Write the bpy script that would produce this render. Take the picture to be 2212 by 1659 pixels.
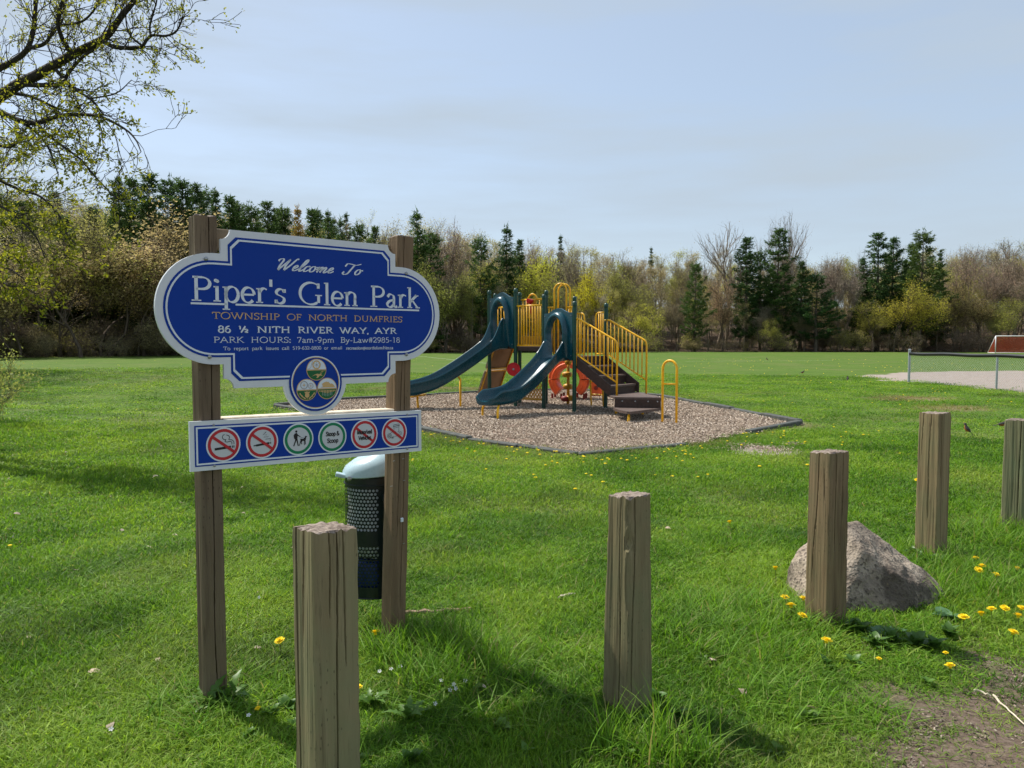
import bpy, bmesh, math, random
import numpy as np
from mathutils import Vector, Matrix, noise as mnoise

for o in list(bpy.data.objects):
    bpy.data.objects.remove(o)
scene = bpy.context.scene
COL = scene.collection
rnd = random.Random(7)
RNG = np.random.default_rng(11)
R = math.radians

# ------------------------------------------------------------------ camera
FPX, PCX, PCY, CAM_H = 1647.0, 1106.0, 829.5, 1.55      # pixels of a 2212 wide view
PITCH = math.atan((829.5 - 737.0) / FPX)
cam_data = bpy.data.cameras.new('camera')
cam_data.sensor_width = 36.0
cam_data.lens = 36.0 * FPX / 2212.0
cam_data.clip_start = 0.05
cam_data.clip_end = 3000
cam = bpy.data.objects.new('camera', cam_data)
cam.location = (0, 0, CAM_H)
cam.rotation_euler = (math.pi / 2 - PITCH, 0, 0)
COL.objects.link(cam)
scene.camera = cam

# ------------------------------------------------------------------ sky and sun
SUN_EL = R(55)
SUN_H = Vector((-0.775, 0.632, 0)).normalized()
SUN = Vector((SUN_H.x * math.cos(SUN_EL), SUN_H.y * math.cos(SUN_EL), math.sin(SUN_EL)))
world = bpy.data.worlds.new('World')
scene.world = world
world.use_nodes = True
wt = world.node_tree
wt.nodes.clear()
sky = wt.nodes.new('ShaderNodeTexSky')
sky.sky_type = 'NISHITA'
sky.sun_disc = False
sky.sun_elevation = SUN_EL
sky.sun_rotation = math.atan2(SUN_H.x, SUN_H.y)
sky.altitude = 300
sky.air_density = 1.0
sky.dust_density = 1.6
sky.ozone_density = 1.6
bg = wt.nodes.new('ShaderNodeBackground')
bg.inputs['Strength'].default_value = 0.14
# thin high cirrus veil over the whole dome
tc = wt.nodes.new('ShaderNodeTexCoord')
mp = wt.nodes.new('ShaderNodeMapping')
mp.inputs['Scale'].default_value = (1.2, 2.2, 9.0)
mp.inputs['Rotation'].default_value = (0.05, 0.12, 0.5)
ns = wt.nodes.new('ShaderNodeTexNoise')
ns.inputs['Scale'].default_value = 1.5
ns.inputs['Detail'].default_value = 5
ns.inputs['Roughness'].default_value = 0.55
rp = wt.nodes.new('ShaderNodeValToRGB')
rp.color_ramp.elements[0].position = 0.36
rp.color_ramp.elements[0].color = (0.60, 0.60, 0.60, 1)
rp.color_ramp.elements[1].position = 0.68
rp.color_ramp.elements[1].color = (0.95, 0.95, 0.95, 1)
mx = wt.nodes.new('ShaderNodeMix')
mx.data_type = 'RGBA'
mx.inputs['B'].default_value = (2.6, 3.05, 3.5, 1)
wo = wt.nodes.new('ShaderNodeOutputWorld')
wl = wt.links.new
wl(tc.outputs['Generated'], mp.inputs['Vector'])
wl(mp.outputs['Vector'], ns.inputs['Vector'])
wl(ns.outputs['Fac'], rp.inputs['Fac'])
wl(rp.outputs['Color'], mx.inputs['Factor'])
wl(sky.outputs['Color'], mx.inputs['A'])
wl(mx.outputs['Result'], bg.inputs['Color'])
wl(bg.outputs['Background'], wo.inputs['Surface'])

sun_data = bpy.data.lights.new('sun', 'SUN')
sun_data.energy = 4.4
sun_data.angle = R(0.6)
sun_data.color = (1.0, 0.95, 0.87)
sun = bpy.data.objects.new('sun', sun_data)
sun.rotation_euler = (-SUN).to_track_quat('-Z', 'Y').to_euler()
sun.location = SUN * 40
COL.objects.link(sun)

vs = scene.view_settings
vs.view_transform = 'Standard'
vs.look = 'None'
vs.gamma = 1.0
vs.use_curve_mapping = False
vs.exposure = 0.52
scene.cycles.use_denoising = True
scene.cycles.max_bounces = 4
scene.cycles.diffuse_bounces = 3
scene.cycles.glossy_bounces = 2
scene.cycles.transmission_bounces = 3
scene.cycles.adaptive_threshold = 0.02
scene.cycles.transparent_max_bounces = 8

# ------------------------------------------------------------------ pixel helpers (2212 x 1659 view)
def ray(x, y):
    u = (x - PCX) / FPX
    v = -(y - PCY) / FPX
    return Vector((u, math.cos(PITCH) + v * math.sin(PITCH), -math.sin(PITCH) + v * math.cos(PITCH)))
def gnd(x, y, z=0.0):
    r = ray(x, y)
    return Vector((0, 0, CAM_H)) + r * ((z - CAM_H) / r.z)
def dep(x, y, Y):
    r = ray(x, y)
    return Vector((0, 0, CAM_H)) + r * (Y / r.y)
def z3(u, v):
    return ((1600 + .3919 * u) / 1.8517, (1100 + .3919 * v) / 1.8517)
def z4(u, v):
    return ((2100 + .3917 * u) / 1.8517, (1100 + .3917 * v) / 1.8517)

# ------------------------------------------------------------------ noise, terrain, masks
def sstep(a, b, x):
    t = np.clip((np.asarray(x, float) - a) / (b - a), 0, 1)
    return t * t * (3 - 2 * t)
def vnoise(x, y, seed=0):
    x = np.asarray(x, float); y = np.asarray(y, float)
    xi = np.floor(x).astype(np.int64); yi = np.floor(y).astype(np.int64)
    fx = x - xi; fy = y - yi
    fx = fx * fx * (3 - 2 * fx); fy = fy * fy * (3 - 2 * fy)
    def h(a, b):
        n = (a * 374761393 + b * 668265263 + seed * 974634777) & 0x7fffffff
        n = ((n ^ (n >> 13)) * 1274126177) & 0x7fffffff
        return ((n ^ (n >> 16)) & 0xffff) / 65535.0
    return (h(xi, yi) * (1 - fx) + h(xi + 1, yi) * fx) * (1 - fy) + (h(xi, yi + 1) * (1 - fx) + h(xi + 1, yi + 1) * fx) * fy
def fnoise(x, y, seed=0):
    return (vnoise(x, y, seed) * .5 + vnoise(x * 2.1, y * 2.1, seed + 1) * .28 + vnoise(x * 4.3, y * 4.3, seed + 2) * .22)
def polysd(poly, x, y):
    """signed distance to a closed polygon, positive inside"""
    x = np.asarray(x, float); y = np.asarray(y, float)
    d = np.full(x.shape, 1e9); ins = np.zeros(x.shape, bool)
    n = len(poly)
    for i in range(n):
        ax, ay = poly[i][0], poly[i][1]; bx, by = poly[(i + 1) % n][0], poly[(i + 1) % n][1]
        ex, ey = bx - ax, by - ay
        t = np.clip(((x - ax) * ex + (y - ay) * ey) / (ex * ex + ey * ey), 0, 1)
        d = np.minimum(d, np.hypot(x - ax - t * ex, y - ay - t * ey))
        if ey != 0:
            c = ((ay > y) != (by > y)) & (x < ex * (y - ay) / ey + ax)
            ins ^= c
    return np.where(ins, d, -d)

def terrain(x, y):
    x = np.asarray(x, float); y = np.asarray(y, float)
    a = sstep(-3.0, -10.0, x)
    z = a * (.42 * np.exp(-((y - 12) / 4.5) ** 2) - .32 * np.exp(-((y - 20.5) / 3.8) ** 2) + .40 * np.exp(-((y - 31) / 6.5) ** 2))
    px = PCX + FPX * x / np.maximum(y, 1.0)
    e = np.interp(px, [-900, 0, 300, 700, 900, 1400, 2212, 3200], [58, 74, 83, 93, 101, 112, 110, 95])
    return z + np.where(y > 20, np.clip((y - e - 5) * .16, 0, 9), 0)     # the wood climbs a low rise
def th(x, y):
    return float(terrain(x, y))

BED = [gnd(*p) for p in ((594, 880), (734, 866), (1029, 850), (1242, 843), (1433, 859), (1728, 917), (1615, 938), (1486, 963), (1248, 985), (1015, 953), (908, 930))]
BED2 = [(p.x, p.y) for p in BED]
INFIELD = [tuple(gnd(*p)[:2]) for p in ((1862, 813), (1935, 804), (2060, 801), (2420, 801), (2420, 862), (2212, 847), (2152, 841), (1963, 828), (1905, 819))]
GAP = gnd(1650, 975)
DRY1 = gnd(1985, 862); DRY2 = gnd(2030, 883)

def tree_edge(x):            # distance of the edge of the wood for a view pixel column
    return float(np.interp(x, [-900, 0, 300, 700, 900, 1400, 2212, 3200], [58, 74, 83, 93, 101, 112, 110, 95]))
def wood_mask(x, y):
    px = PCX + FPX * np.asarray(x) / np.maximum(np.asarray(y), 1.0)
    e = np.interp(px, [-900, 0, 300, 700, 900, 1400, 2212, 3200], [58, 74, 83, 93, 101, 112, 110, 95])
    return sstep(-1.5, 1.5, y - e + 2.0 * (fnoise(np.asarray(x) * .3, np.asarray(y) * .3, 9) - .5))
def dirt_mask(x, y):
    ax, ay, bx, by = .55, 2.55, 2.5, 3.95
    L = math.hypot(bx - ax, by - ay)
    sd = ((x - ax) * (by - ay) - (y - ay) * (bx - ax)) / L
    n = fnoise(x * 2.6, y * 2.6, 3) - .5
    n2 = fnoise(x * 6.5, y * 6.5, 13) - .5
    d = sstep(.0, .34, sd - .04 + 1.15 * n + .7 * n2)
    reg = sstep(.5, 1.2, x) * sstep(2.4, 2.8, y) * sstep(4.6, 3.6, y)
    d = np.maximum(d, .85 * reg * sstep(.60, .70, fnoise(x * 2.3, y * 2.3, 17)))
    return d
def sand_mask(x, y):
    n = fnoise(x * .8, y * .8, 4) - .5
    g = 1 - ((x - GAP.x) / .66) ** 2 - ((y - GAP.y) / .50) ** 2 + 1.3 * (fnoise(x * 2.6, y * 2.6, 3) - .5)
    return np.maximum(sstep(-.6, .9, polysd(INFIELD, x, y) + 2.4 * n), sstep(.0, .45, g) * .95)
def dry_mask(x, y):
    n = fnoise(x * 1.3, y * .9, 5)
    d = np.zeros(np.shape(x))
    for c, rx, ry in ((DRY1, 1.5, 1.1), (DRY2, 1.35, .9), (gnd(940, 840), 2.6, 1.2)):
        d = np.maximum(d, sstep(.1, .8, 1 - ((x - c.x) / rx) ** 2 - ((y - c.y) / ry) ** 2 + 1.6 * (n - .5)))
    e = np.abs(polysd(BED2, x, y))
    d = np.maximum(d, .75 * sstep(.55, .1, e) * sstep(.35, .6, n))
    d = np.maximum(d, .22 * sstep(.56, .70, fnoise(x * .8, y * .8, 21)))
    return d
# ------------------------------------------------------------------ object and mesh helpers
ORIGIN = {}
def new_empty(name, loc=(0, 0, 0)):
    o = bpy.data.objects.new(name, None)
    o.empty_display_size = 0.1
    o.location = loc
    COL.objects.link(o)
    ORIGIN[o] = Vector(loc)
    return o
def tag(o, label=None, cat=None, group=None, kind=None):
    if label: o['label'] = label
    if cat: o['category'] = cat
    if group: o['group'] = group
    if kind: o['kind'] = kind
    return o
def thing(name, loc, label, cat, group=None):
    return tag(new_empty(name, loc), label, cat, group)
def link_mesh(name, me, mat, parent=None, loc=None):
    o = bpy.data.objects.new(name, me)
    if mat is not None and not me.materials:
        for m in (mat if isinstance(mat, (list, tuple)) else [mat]):
            me.materials.append(m)
    if parent is not None:
        o.parent = parent
        ORIGIN[o] = ORIGIN[parent].copy()
    else:
        o.location = loc or (0, 0, 0)
        ORIGIN[o] = Vector(o.location)
    COL.objects.link(o)
    return o

class MB:
    """collects faces; build() links them as one mesh object"""
    def __init__(s):
        s.v = []; s.f = []; s.m = []
    def add(s, verts, faces, mi=0):
        b = len(s.v)
        s.v.extend([tuple(p) for p in verts])
        for f in faces:
            s.f.append([i + b for i in f]); s.m.append(mi)
    def box(s, c, size, M=None, mi=0, bev=0.0):
        hx, hy, hz = size[0] / 2, size[1] / 2, size[2] / 2
        c = Vector(c)
        M = M if M is not None else Matrix.Identity(3)
        if bev <= 0:
            vs_ = [c + M @ Vector((x * hx, y * hy, z * hz)) for x in (-1, 1) for y in (-1, 1) for z in (-1, 1)]
            s.add(vs_, [(0, 1, 3, 2), (4, 6, 7, 5), (0, 4, 5, 1), (2, 3, 7, 6), (0, 2, 6, 4), (1, 5, 7, 3)], mi)
        else:
            b = min(bev, hx * .9, hy * .9, hz * .9)
            pr = [(-hx + b, -hy), (hx - b, -hy), (hx, -hy + b), (hx, hy - b), (hx - b, hy), (-hx + b, hy), (-hx, hy - b), (-hx, -hy + b)]
            pi = [(-hx + b, -hy + b), (hx - b, -hy + b), (hx - b, -hy + b), (hx - b, hy - b), (hx - b, hy - b), (-hx + b, hy - b), (-hx + b, hy - b), (-hx + b, -hy + b)]
            rings = [[c + M @ Vector((x, y, -hz)) for x, y in pi], [c + M @ Vector((x, y, -hz + b)) for x, y in pr],
                     [c + M @ Vector((x, y, hz - b)) for x, y in pr], [c + M @ Vector((x, y, hz)) for x, y in pi]]
            s.loft(rings, closed=True, caps=True, mi=mi)
    def bar(s, p, q, w, h=None, mi=0, bev=0.0):
        p = Vector(p); q = Vector(q); d = q - p; L = d.length; d.normalize()
        up = Vector((0, 0, 1)) if abs(d.z) < .95 else Vector((1, 0, 0))
        x = d.cross(up).normalized(); u = x.cross(d)
        M = Matrix((d, x, u)).transposed()
        s.box((p + q) / 2, (L, w, h if h else w), M, mi, bev)
    def loft(s, rings, closed=True, caps=True, mi=0):
        n = len(rings[0]); vs_ = [p for r in rings for p in r]; fs = []
        for i in range(len(rings) - 1):
            for j in range(n if closed else n - 1):
                k = (j + 1) % n
                fs.append((i * n + j, i * n + k, (i + 1) * n + k, (i + 1) * n + j))
        if caps and closed:
            fs.append(tuple(range(n - 1, -1, -1)))
            fs.append(tuple(range((len(rings) - 1) * n, len(rings) * n)))
        s.add(vs_, fs, mi)
    def tube(s, path, r, n=8, mi=0, caps=True):
        path = [Vector(p) for p in path]
        if not isinstance(r, (list, tuple)): r = [r] * len(path)
        t0 = (path[1] - path[0]).normalized()
        x = t0.orthogonal().normalized()
        rings = []
        for i, p in enumerate(path):
            a = path[max(i - 1, 0)]; b = path[min(i + 1, len(path) - 1)]
            t = (b - a).normalized()
            x = (x - t * x.dot(t)).normalized(); y = t.cross(x)
            rings.append([p + (x * math.cos(2 * math.pi * k / n) + y * math.sin(2 * math.pi * k / n)) * r[i] for k in range(n)])
        s.loft(rings, True, caps, mi)
    def lathe(s, prof, n=16, c=(0, 0, 0), mi=0, M=None):
        c = Vector(c); M = M if M is not None else Matrix.Identity(3)
        rings = [[c + M @ Vector((r * math.cos(2 * math.pi * k / n), r * math.sin(2 * math.pi * k / n), z)) for k in range(n)] for r, z in prof]
        s.loft(rings, True, True, mi)
    def prism(s, poly, z0, z1, mi=0):
        n = len(poly)
        s.loft([[Vector((p[0], p[1], z0)) for p in poly], [Vector((p[0], p[1], z1)) for p in poly]], True, True, mi)
    def build(s, name, mat, parent=None, smooth=False, loc=None, angle=None):
        me = bpy.data.meshes.new(name)
        o0 = ORIGIN[parent] if parent is not None else Vector(loc or (0, 0, 0))
        va = np.array([tuple(p) for p in s.v], float) - np.array(o0)
        me.from_pydata(va.tolist(), [], s.f)
        o = link_mesh(name, me, mat, parent, loc)
        if isinstance(mat, (list, tuple)) and len(mat) > 1:
            me.polygons.foreach_set('material_index', np.array(s.m, dtype=np.int32))
        bm = bmesh.new(); bm.from_mesh(me)
        bmesh.ops.recalc_face_normals(bm, faces=bm.faces)
        bm.to_mesh(me); bm.free()
        if smooth:
            me.polygons.foreach_set('use_smooth', np.ones(len(me.polygons), bool))
            if angle is not None:
                me.set_sharp_from_angle(angle=R(angle))
        me.update()
        return o

def np_mesh(name, V, T, smooth=False):
    """mesh from numpy verts (n,3) and triangles/quads (m,k)"""
    me = bpy.data.meshes.new(name)
    V = np.asarray(V, np.float32); T = np.asarray(T, np.int32); k = T.shape[1]
    me.vertices.add(len(V)); me.vertices.foreach_set('co', V.ravel())
    me.loops.add(T.size); me.loops.foreach_set('vertex_index', T.ravel())
    me.polygons.add(len(T))
    me.polygons.foreach_set('loop_start', np.arange(0, T.size, k, dtype=np.int32))
    me.polygons.foreach_set('loop_total', np.full(len(T), k, np.int32))
    if smooth: me.polygons.foreach_set('use_smooth', np.ones(len(T), bool))
    me.update(calc_edges=True)
    me.validate()
    return me

def catmull(pts, per=8):
    P = [Vector(p) for p in pts]
    out = []
    for i in range(len(P) - 1):
        a = P[i - 1] if i else P[0] * 2 - P[1]
        b, c = P[i], P[i + 1]
        d = P[i + 2] if i + 2 < len(P) else P[-1] * 2 - P[-2]
        for k in range(per):
            t = k / per
            out.append(.5 * ((2 * b) + (c - a) * t + (2 * a - 5 * b + 4 * c - d) * t * t + (3 * b - a - 3 * c + d) * t ** 3))
    out.append(P[-1])
    return out

# ------------------------------------------------------------------ materials
class NT:
    def __init__(s, name):
        s.mat = bpy.data.materials.new(name); s.mat.use_nodes = True
        s.t = s.mat.node_tree; s.t.nodes.clear()
        s.out = s.n('OutputMaterial')
    def n(s, kind, **kw):
        nd = s.t.nodes.new('ShaderNode' + kind)
        for k, v in kw.items(): setattr(nd, k, v)
        return nd
    def l(s, a, b): s.t.links.new(a, b)
    def coord(s, scale=(1, 1, 1), kind='Object'):
        c = s.n('TexCoord'); m = s.n('Mapping')
        m.inputs['Scale'].default_value = scale
        s.l(c.outputs[kind], m.inputs['Vector'])
        return m.outputs['Vector']
    def noise(s, vec, scale, detail=4, rough=.55, dist=0):
        n = s.n('TexNoise')
        n.inputs['Scale'].default_value = scale; n.inputs['Detail'].default_value = detail
        n.inputs['Roughness'].default_value = rough; n.inputs['Distortion'].default_value = dist
        if vec is not None: s.l(vec, n.inputs['Vector'])
        return n.outputs['Fac']
    def ramp(s, fac, stops):
        r = s.n('ValToRGB'); e = r.color_ramp.elements
        while len(e) < len(stops): e.new(0.5)
        for i, (p, c) in enumerate(stops):
            e[i].position = p
            e[i].color = (c, c, c, 1) if isinstance(c, (int, float)) else (*c, 1)
        s.l(fac, r.inputs['Fac'])
        return r.outputs['Color']
    def mix(s, fac, a, b, blend='MIX'):
        m = s.n('Mix', data_type='RGBA', blend_type=blend)
        for sock, v in (('Factor', fac), ('A', a), ('B', b)):
            if isinstance(v, (int, float)): m.inputs[sock].default_value = v if sock == 'Factor' else (v, v, v, 1)
            elif isinstance(v, tuple): m.inputs[sock].default_value = (*v, 1)
            else: s.l(v, m.inputs[sock])
        return m.outputs['Result']
    def math(s, op, a, b=0.0):
        m = s.n('Math', operation=op)
        for i, v in enumerate((a, b)):
            if isinstance(v, (int, float)): m.inputs[i].default_value = v
            else: s.l(v, m.inputs[i])
        return m.outputs[0]
    def bump(s, h, strength=.3, dist=.01):
        b = s.n('Bump'); b.inputs['Strength'].default_value = strength; b.inputs['Distance'].default_value = dist
        s.l(h, b.inputs['Height']); return b.outputs['Normal']
    def bsdf(s, color, rough=.6, spec=.4, normal=None, metal=0.0, coat=0.0):
        p = s.n('BsdfPrincipled')
        for sock, v in (('Base Color', color), ('Roughness', rough)):
            if isinstance(v, tuple): p.inputs[sock].default_value = (*v, 1)
            elif isinstance(v, (int, float)): p.inputs[sock].default_value = v
            else: s.l(v, p.inputs[sock])
        p.inputs['Specular IOR Level'].default_value = spec
        p.inputs['Metallic'].default_value = metal
        p.inputs['Coat Weight'].default_value = coat
        if normal is not None: s.l(normal, p.inputs['Normal'])
        return p.outputs['BSDF']
    def done(s, sh):
        s.l(sh, s.out.inputs['Surface']); return s.mat

def plastic(name, c, rough=.4, var=.18, spec=.45, scale=6, bump=.05, metal=0.0, dirt=.0, dirtc=(.25, .22, .17)):
    """painted metal or moulded plastic with faint fading, grime and micro relief"""
    t = NT(name)
    v = t.coord()
    n1 = t.noise(v, scale, 5)
    dark = tuple(x * (1 - var) for x in c); light = tuple(min(1, x * (1 + var)) for x in c)
    col = t.ramp(n1, [(.3, dark), (.7, light)])
    if dirt > 0:
        n3 = t.noise(v, scale * 2.3, 6, .7)
        col = t.mix(t.ramp(n3, [(.52, 0.0), (.78, dirt)]), col, dirtc)
    n2 = t.noise(v, scale * 14, 3)
    rg = t.ramp(n2, [(.3, max(.05, rough - .08)), (.7, min(1, rough + .1))])
    return t.done(t.bsdf(col, rg, spec, t.bump(n2, bump, .004), metal))

def wood_mat(name, ca, cb, cc, green=(.16, .19, .12), gamt=.5, grain=1.0):
    """weathered pressure treated timber, grain along local z"""
    t = NT(name)
    oi = t.n('ObjectInfo')
    c = t.n('TexCoord')
    add = t.n('VectorMath', operation='ADD')
    cm = t.n('CombineXYZ')
    t.l(t.math('MULTIPLY', oi.outputs['Random'], 37.0), cm.inputs[2])
    t.l(t.math('MULTIPLY', oi.outputs['Random'], 11.0), cm.inputs[0])
    t.l(c.outputs['Object'], add.inputs[0]); t.l(cm.outputs[0], add.inputs[1])
    m = t.n('Mapping'); m.inputs['Scale'].default_value = (1, 1, .06)
    t.l(add.outputs[0], m.inputs['Vector'])
    fine = t.noise(m.outputs['Vector'], 150 * grain, 5, .65)
    mid = t.noise(m.outputs['Vector'], 34 * grain, 4, .6, .6)
    big = t.noise(add.outputs[0], 4.5, 4, .6)
    col = t.ramp(mid, [(.28, ca), (.5, cb), (.72, cc)])
    col = t.mix(t.ramp(big, [(.42, 0.0), (.62, gamt)]), col, green)
    col = t.mix(t.ramp(fine, [(.30, .6), (.42, 0.0)]), col, tuple(x * .35 for x in ca))
    # incising marks of the treatment: short dark dashes
    m2 = t.n('Mapping'); m2.inputs['Scale'].default_value = (60, 60, 26)
    t.l(add.outputs[0], m2.inputs['Vector'])
    vo = t.n('TexVoronoi', feature='F1'); vo.inputs['Scale'].default_value = 1.0; vo.inputs['Randomness'].default_value = .35
    t.l(m2.outputs['Vector'], vo.inputs['Vector'])
    marks = t.ramp(vo.outputs['Distance'], [(.10, 1.0), (.17, 0.0)])
    patch = t.ramp(t.noise(add.outputs[0], 3.0, 2), [(.46, 0.0), (.56, .55)])
    mk = t.mix(1.0, marks, patch, 'MULTIPLY')
    col = t.mix(mk, col, (.03, .025, .018))
    st_ = t.noise(m.outputs['Vector'], 9, 4, .7, 1.2)
    col = t.mix(t.ramp(st_, [(.52, 0.0), (.65, .68)]), col, (.085, .062, .042))
    # tint of the single timber
    col = t.mix(1.0, col, oi.outputs['Color'], 'MULTIPLY')
    hgt = t.mix(.5, fine, mid)
    return t.done(t.bsdf(col, .82, .2, t.bump(hgt, .45, .004)))

def leaf_mat(name, c1, c2, trans=.45, rough=.55, tint=True, per='ISLAND', spec=.25):
    t = NT(name)
    g = t.n('NewGeometry')
    col = t.ramp(g.outputs['Random Per Island'], [(0, c1), (1, c2)])
    if tint:
        oi = t.n('ObjectInfo')
        col = t.mix(1.0, col, oi.outputs['Color'], 'MULTIPLY')
    p = t.bsdf(col, rough, spec)
    tr = t.n('BsdfTranslucent'); t.l(col, tr.inputs['Color'])
    mxs = t.n('MixShader'); mxs.inputs[0].default_value = trans
    t.l(p, mxs.inputs[1]); t.l(tr.outputs[0], mxs.inputs[2])
    return t.done(mxs.outputs[0])

def bark_mat(name, c1, c2, scale=8):
    t = NT(name)
    v = t.coord((1, 1, .3))
    n = t.noise(v, scale, 5, .65)
    oi = t.n('ObjectInfo')
    col = t.mix(1.0, t.ramp(n, [(.3, c1), (.7, c2)]), oi.outputs['Color'], 'MULTIPLY')
    return t.done(t.bsdf(col, .9, .15, t.bump(n, .6, .03)))

M_wood = wood_mat('weathered_timber', (.20, .163, .105), (.245, .205, .133), (.29, .245, .165), (.200, .210, .130), .5, .6)
M_signwood = wood_mat('sign_timber', (.135, .098, .064), (.18, .132, .086), (.22, .166, .110), (.17, .142, .095), .35, .6)
M_endgrain = None
def endgrain():
    t = NT('end_grain')
    v = t.coord()
    w = t.n('TexWave', wave_type='RINGS'); w.inputs['Scale'].default_value = 14; w.inputs['Distortion'].default_value = 4
    w.inputs['Detail'].default_value = 3
    t.l(v, w.inputs['Vector'])
    n = t.noise(v, 60, 5, .7)
    col = t.mix(t.ramp(n, [(.35, 0.0), (.65, 1.0)]), (.12, .09, .072), (.36, .30, .25))
    col = t.mix(t.ramp(w.outputs['Fac'], [(.0, .55), (.3, 0.0)]), col, (.06, .042, .033))
    return t.done(t.bsdf(col, .9, .1, t.bump(n, .8, .008)))
M_endgrain = endgrain()
M_blue = plastic('sign_blue', (.004, .042, .30), .45, .06, .15, 3, .01)
M_white = plastic('sign_white', (.66, .69, .72), .38, .05, .35, 5, .01, dirt=.12)
M_edge = plastic('sign_edge', (.30, .30, .30), .5, .1)
M_letter = plastic('letter_white', (.68, .74, .80), .4, .03, .35, 5, 0)
M_gold = plastic('sign_gold', (.62, .40, .17), .4, .05, .35, 5, 0)
M_green = plastic('sign_green', (.003, .20, .085), .38, .05, .35, 5, 0)
M_dkgreen = plastic('emblem_green', (.006, .12, .035), .4, .05, .35, 5, 0)
M_red = plastic('sign_red', (.48, .022, .030), .38, .06, .35, 5, 0)
M_black = plastic('print_black', (.012, .011, .012), .45, .05, .35, 5, 0)
M_grey = plastic('print_grey', (.56, .58, .60), .4, .03, .35, 5, 0)
M_bolt = plastic('bolt_metal', (.34, .35, .36), .35, .2, .5, 40, .05, .8)
M_slide = plastic('slide_teal', (.0035, .056, .080), .26, .2, .5, 4, .03, dirt=.07, dirtc=(.10, .16, .20))
M_post = plastic('post_green', (.0035, .050, .033), .36, .2, .45, 8, .03)
M_yellow = plastic('rail_yellow', (.93, .47, .010), .35, .12, .45, 8, .03, dirt=.12)
M_amber = plastic('panel_amber', (.62, .30, .02), .45, .15, .4, 8, .03, dirt=.15)
M_orange = plastic('arch_orange', (.80, .115, .028), .42, .12, .4, 5, .04, dirt=.1)
M_wheelred = plastic('wheel_red', (.55, .010, .016), .4, .15, .4, 8, .03)
M_darkred = plastic('foot_darkred', (.22, .022, .014), .5, .15, .4, 8, .03)
M_brown = plastic('step_brown', (.058, .036, .029), .62, .25, .25, 18, .25, dirt=.35, dirtc=(.12, .085, .065))
M_tread_sunlit = plastic('tread_brown_sunlit', (.105, .074, .062), .6, .2, .3, 18, .25, dirt=.3, dirtc=(.2, .15, .12))  # lighter than the risers: sun on the treads painted into the colour
M_tan = plastic('climb_wall_back', (.27, .16, .085), .6, .15, .3, 5, .05, dirt=.2)
M_rockwall = plastic('climb_wall_rock', (.24, .19, .13), .8, .35, .2, 14, .7)
M_timber = plastic('bed_edging', (.075, .080, .074), .75, .35, .2, 10, .35, dirt=.25)
M_bin = plastic('bin_green', (.0014, .0085, .0085), .35, .2, .45, 10, .03, dirt=.06)
M_lid = plastic('bin_lid', (.40, .54, .60), .30, .08, .5, 7, .03)  # pale blue sheen of the sky painted into the base colour
M_steel = plastic('galvanised_steel', (.42, .45, .46), .45, .2, .5, 15, .05, .5)
M_blackpad = plastic('black_rail_cover', (.010, .010, .011), .42, .25, .4, 10, .15)
M_net = plastic('goal_net', (.42, .085, .04), .8, .15, .2)
M_goalwhite = plastic('goal_white', (.75, .75, .75), .4, .05)
M_line = plastic('pitch_paint', (.36, .44, .26), .9, .3, .1, 3)
M_dand = leaf_mat('dandelion_yellow', (.85, .58, .006), (.95, .74, .018), .15, .7, False)
M_stem = leaf_mat('dandelion_stem', (.12, .20, .04), (.20, .26, .06), .3, .6, False)
M_violet = leaf_mat('white_petal', (.70, .72, .74), (.82, .82, .82), .3, .6, False)
M_litter = leaf_mat('dry_leaf', (.34, .25, .16), (.66, .57, .46), .2, .8, True)
M_weed = leaf_mat('weed_leaf', (.045, .115, .018), (.10, .19, .035), .35, .45, True, spec=.4)
M_burdock = leaf_mat('burdock_leaf', (.075, .17, .075), (.115, .22, .10), .3, .5, True, spec=.35)
M_stick = plastic('dead_stick', (.34, .24, .17), .9, .4, .1, 30, .6)
M_palestick = plastic('pale_stick', (.62, .54, .42), .85, .25, .1, 20, .4)
M_bluebag = plastic('blue_bag', (.008, .04, .22), .35, .3, .5, 8, .6)
M_liner = plastic('liner_bag', (.62, .66, .68), .4, .1, .4, 8, .3)
M_needle = leaf_mat('pine_needle', (.028, .062, .020), (.110, .165, .045), .4, .6)
M_bud = leaf_mat('spring_bud', (.9, .9, .9), (1.55, 1.55, 1.45), .5, .6)
M_bark = bark_mat('tree_bark', (.105, .088, .072), (.24, .205, .168))
M_twig = bark_mat('near_bark', (.022, .019, .016), (.065, .056, .048), 20)
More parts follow.
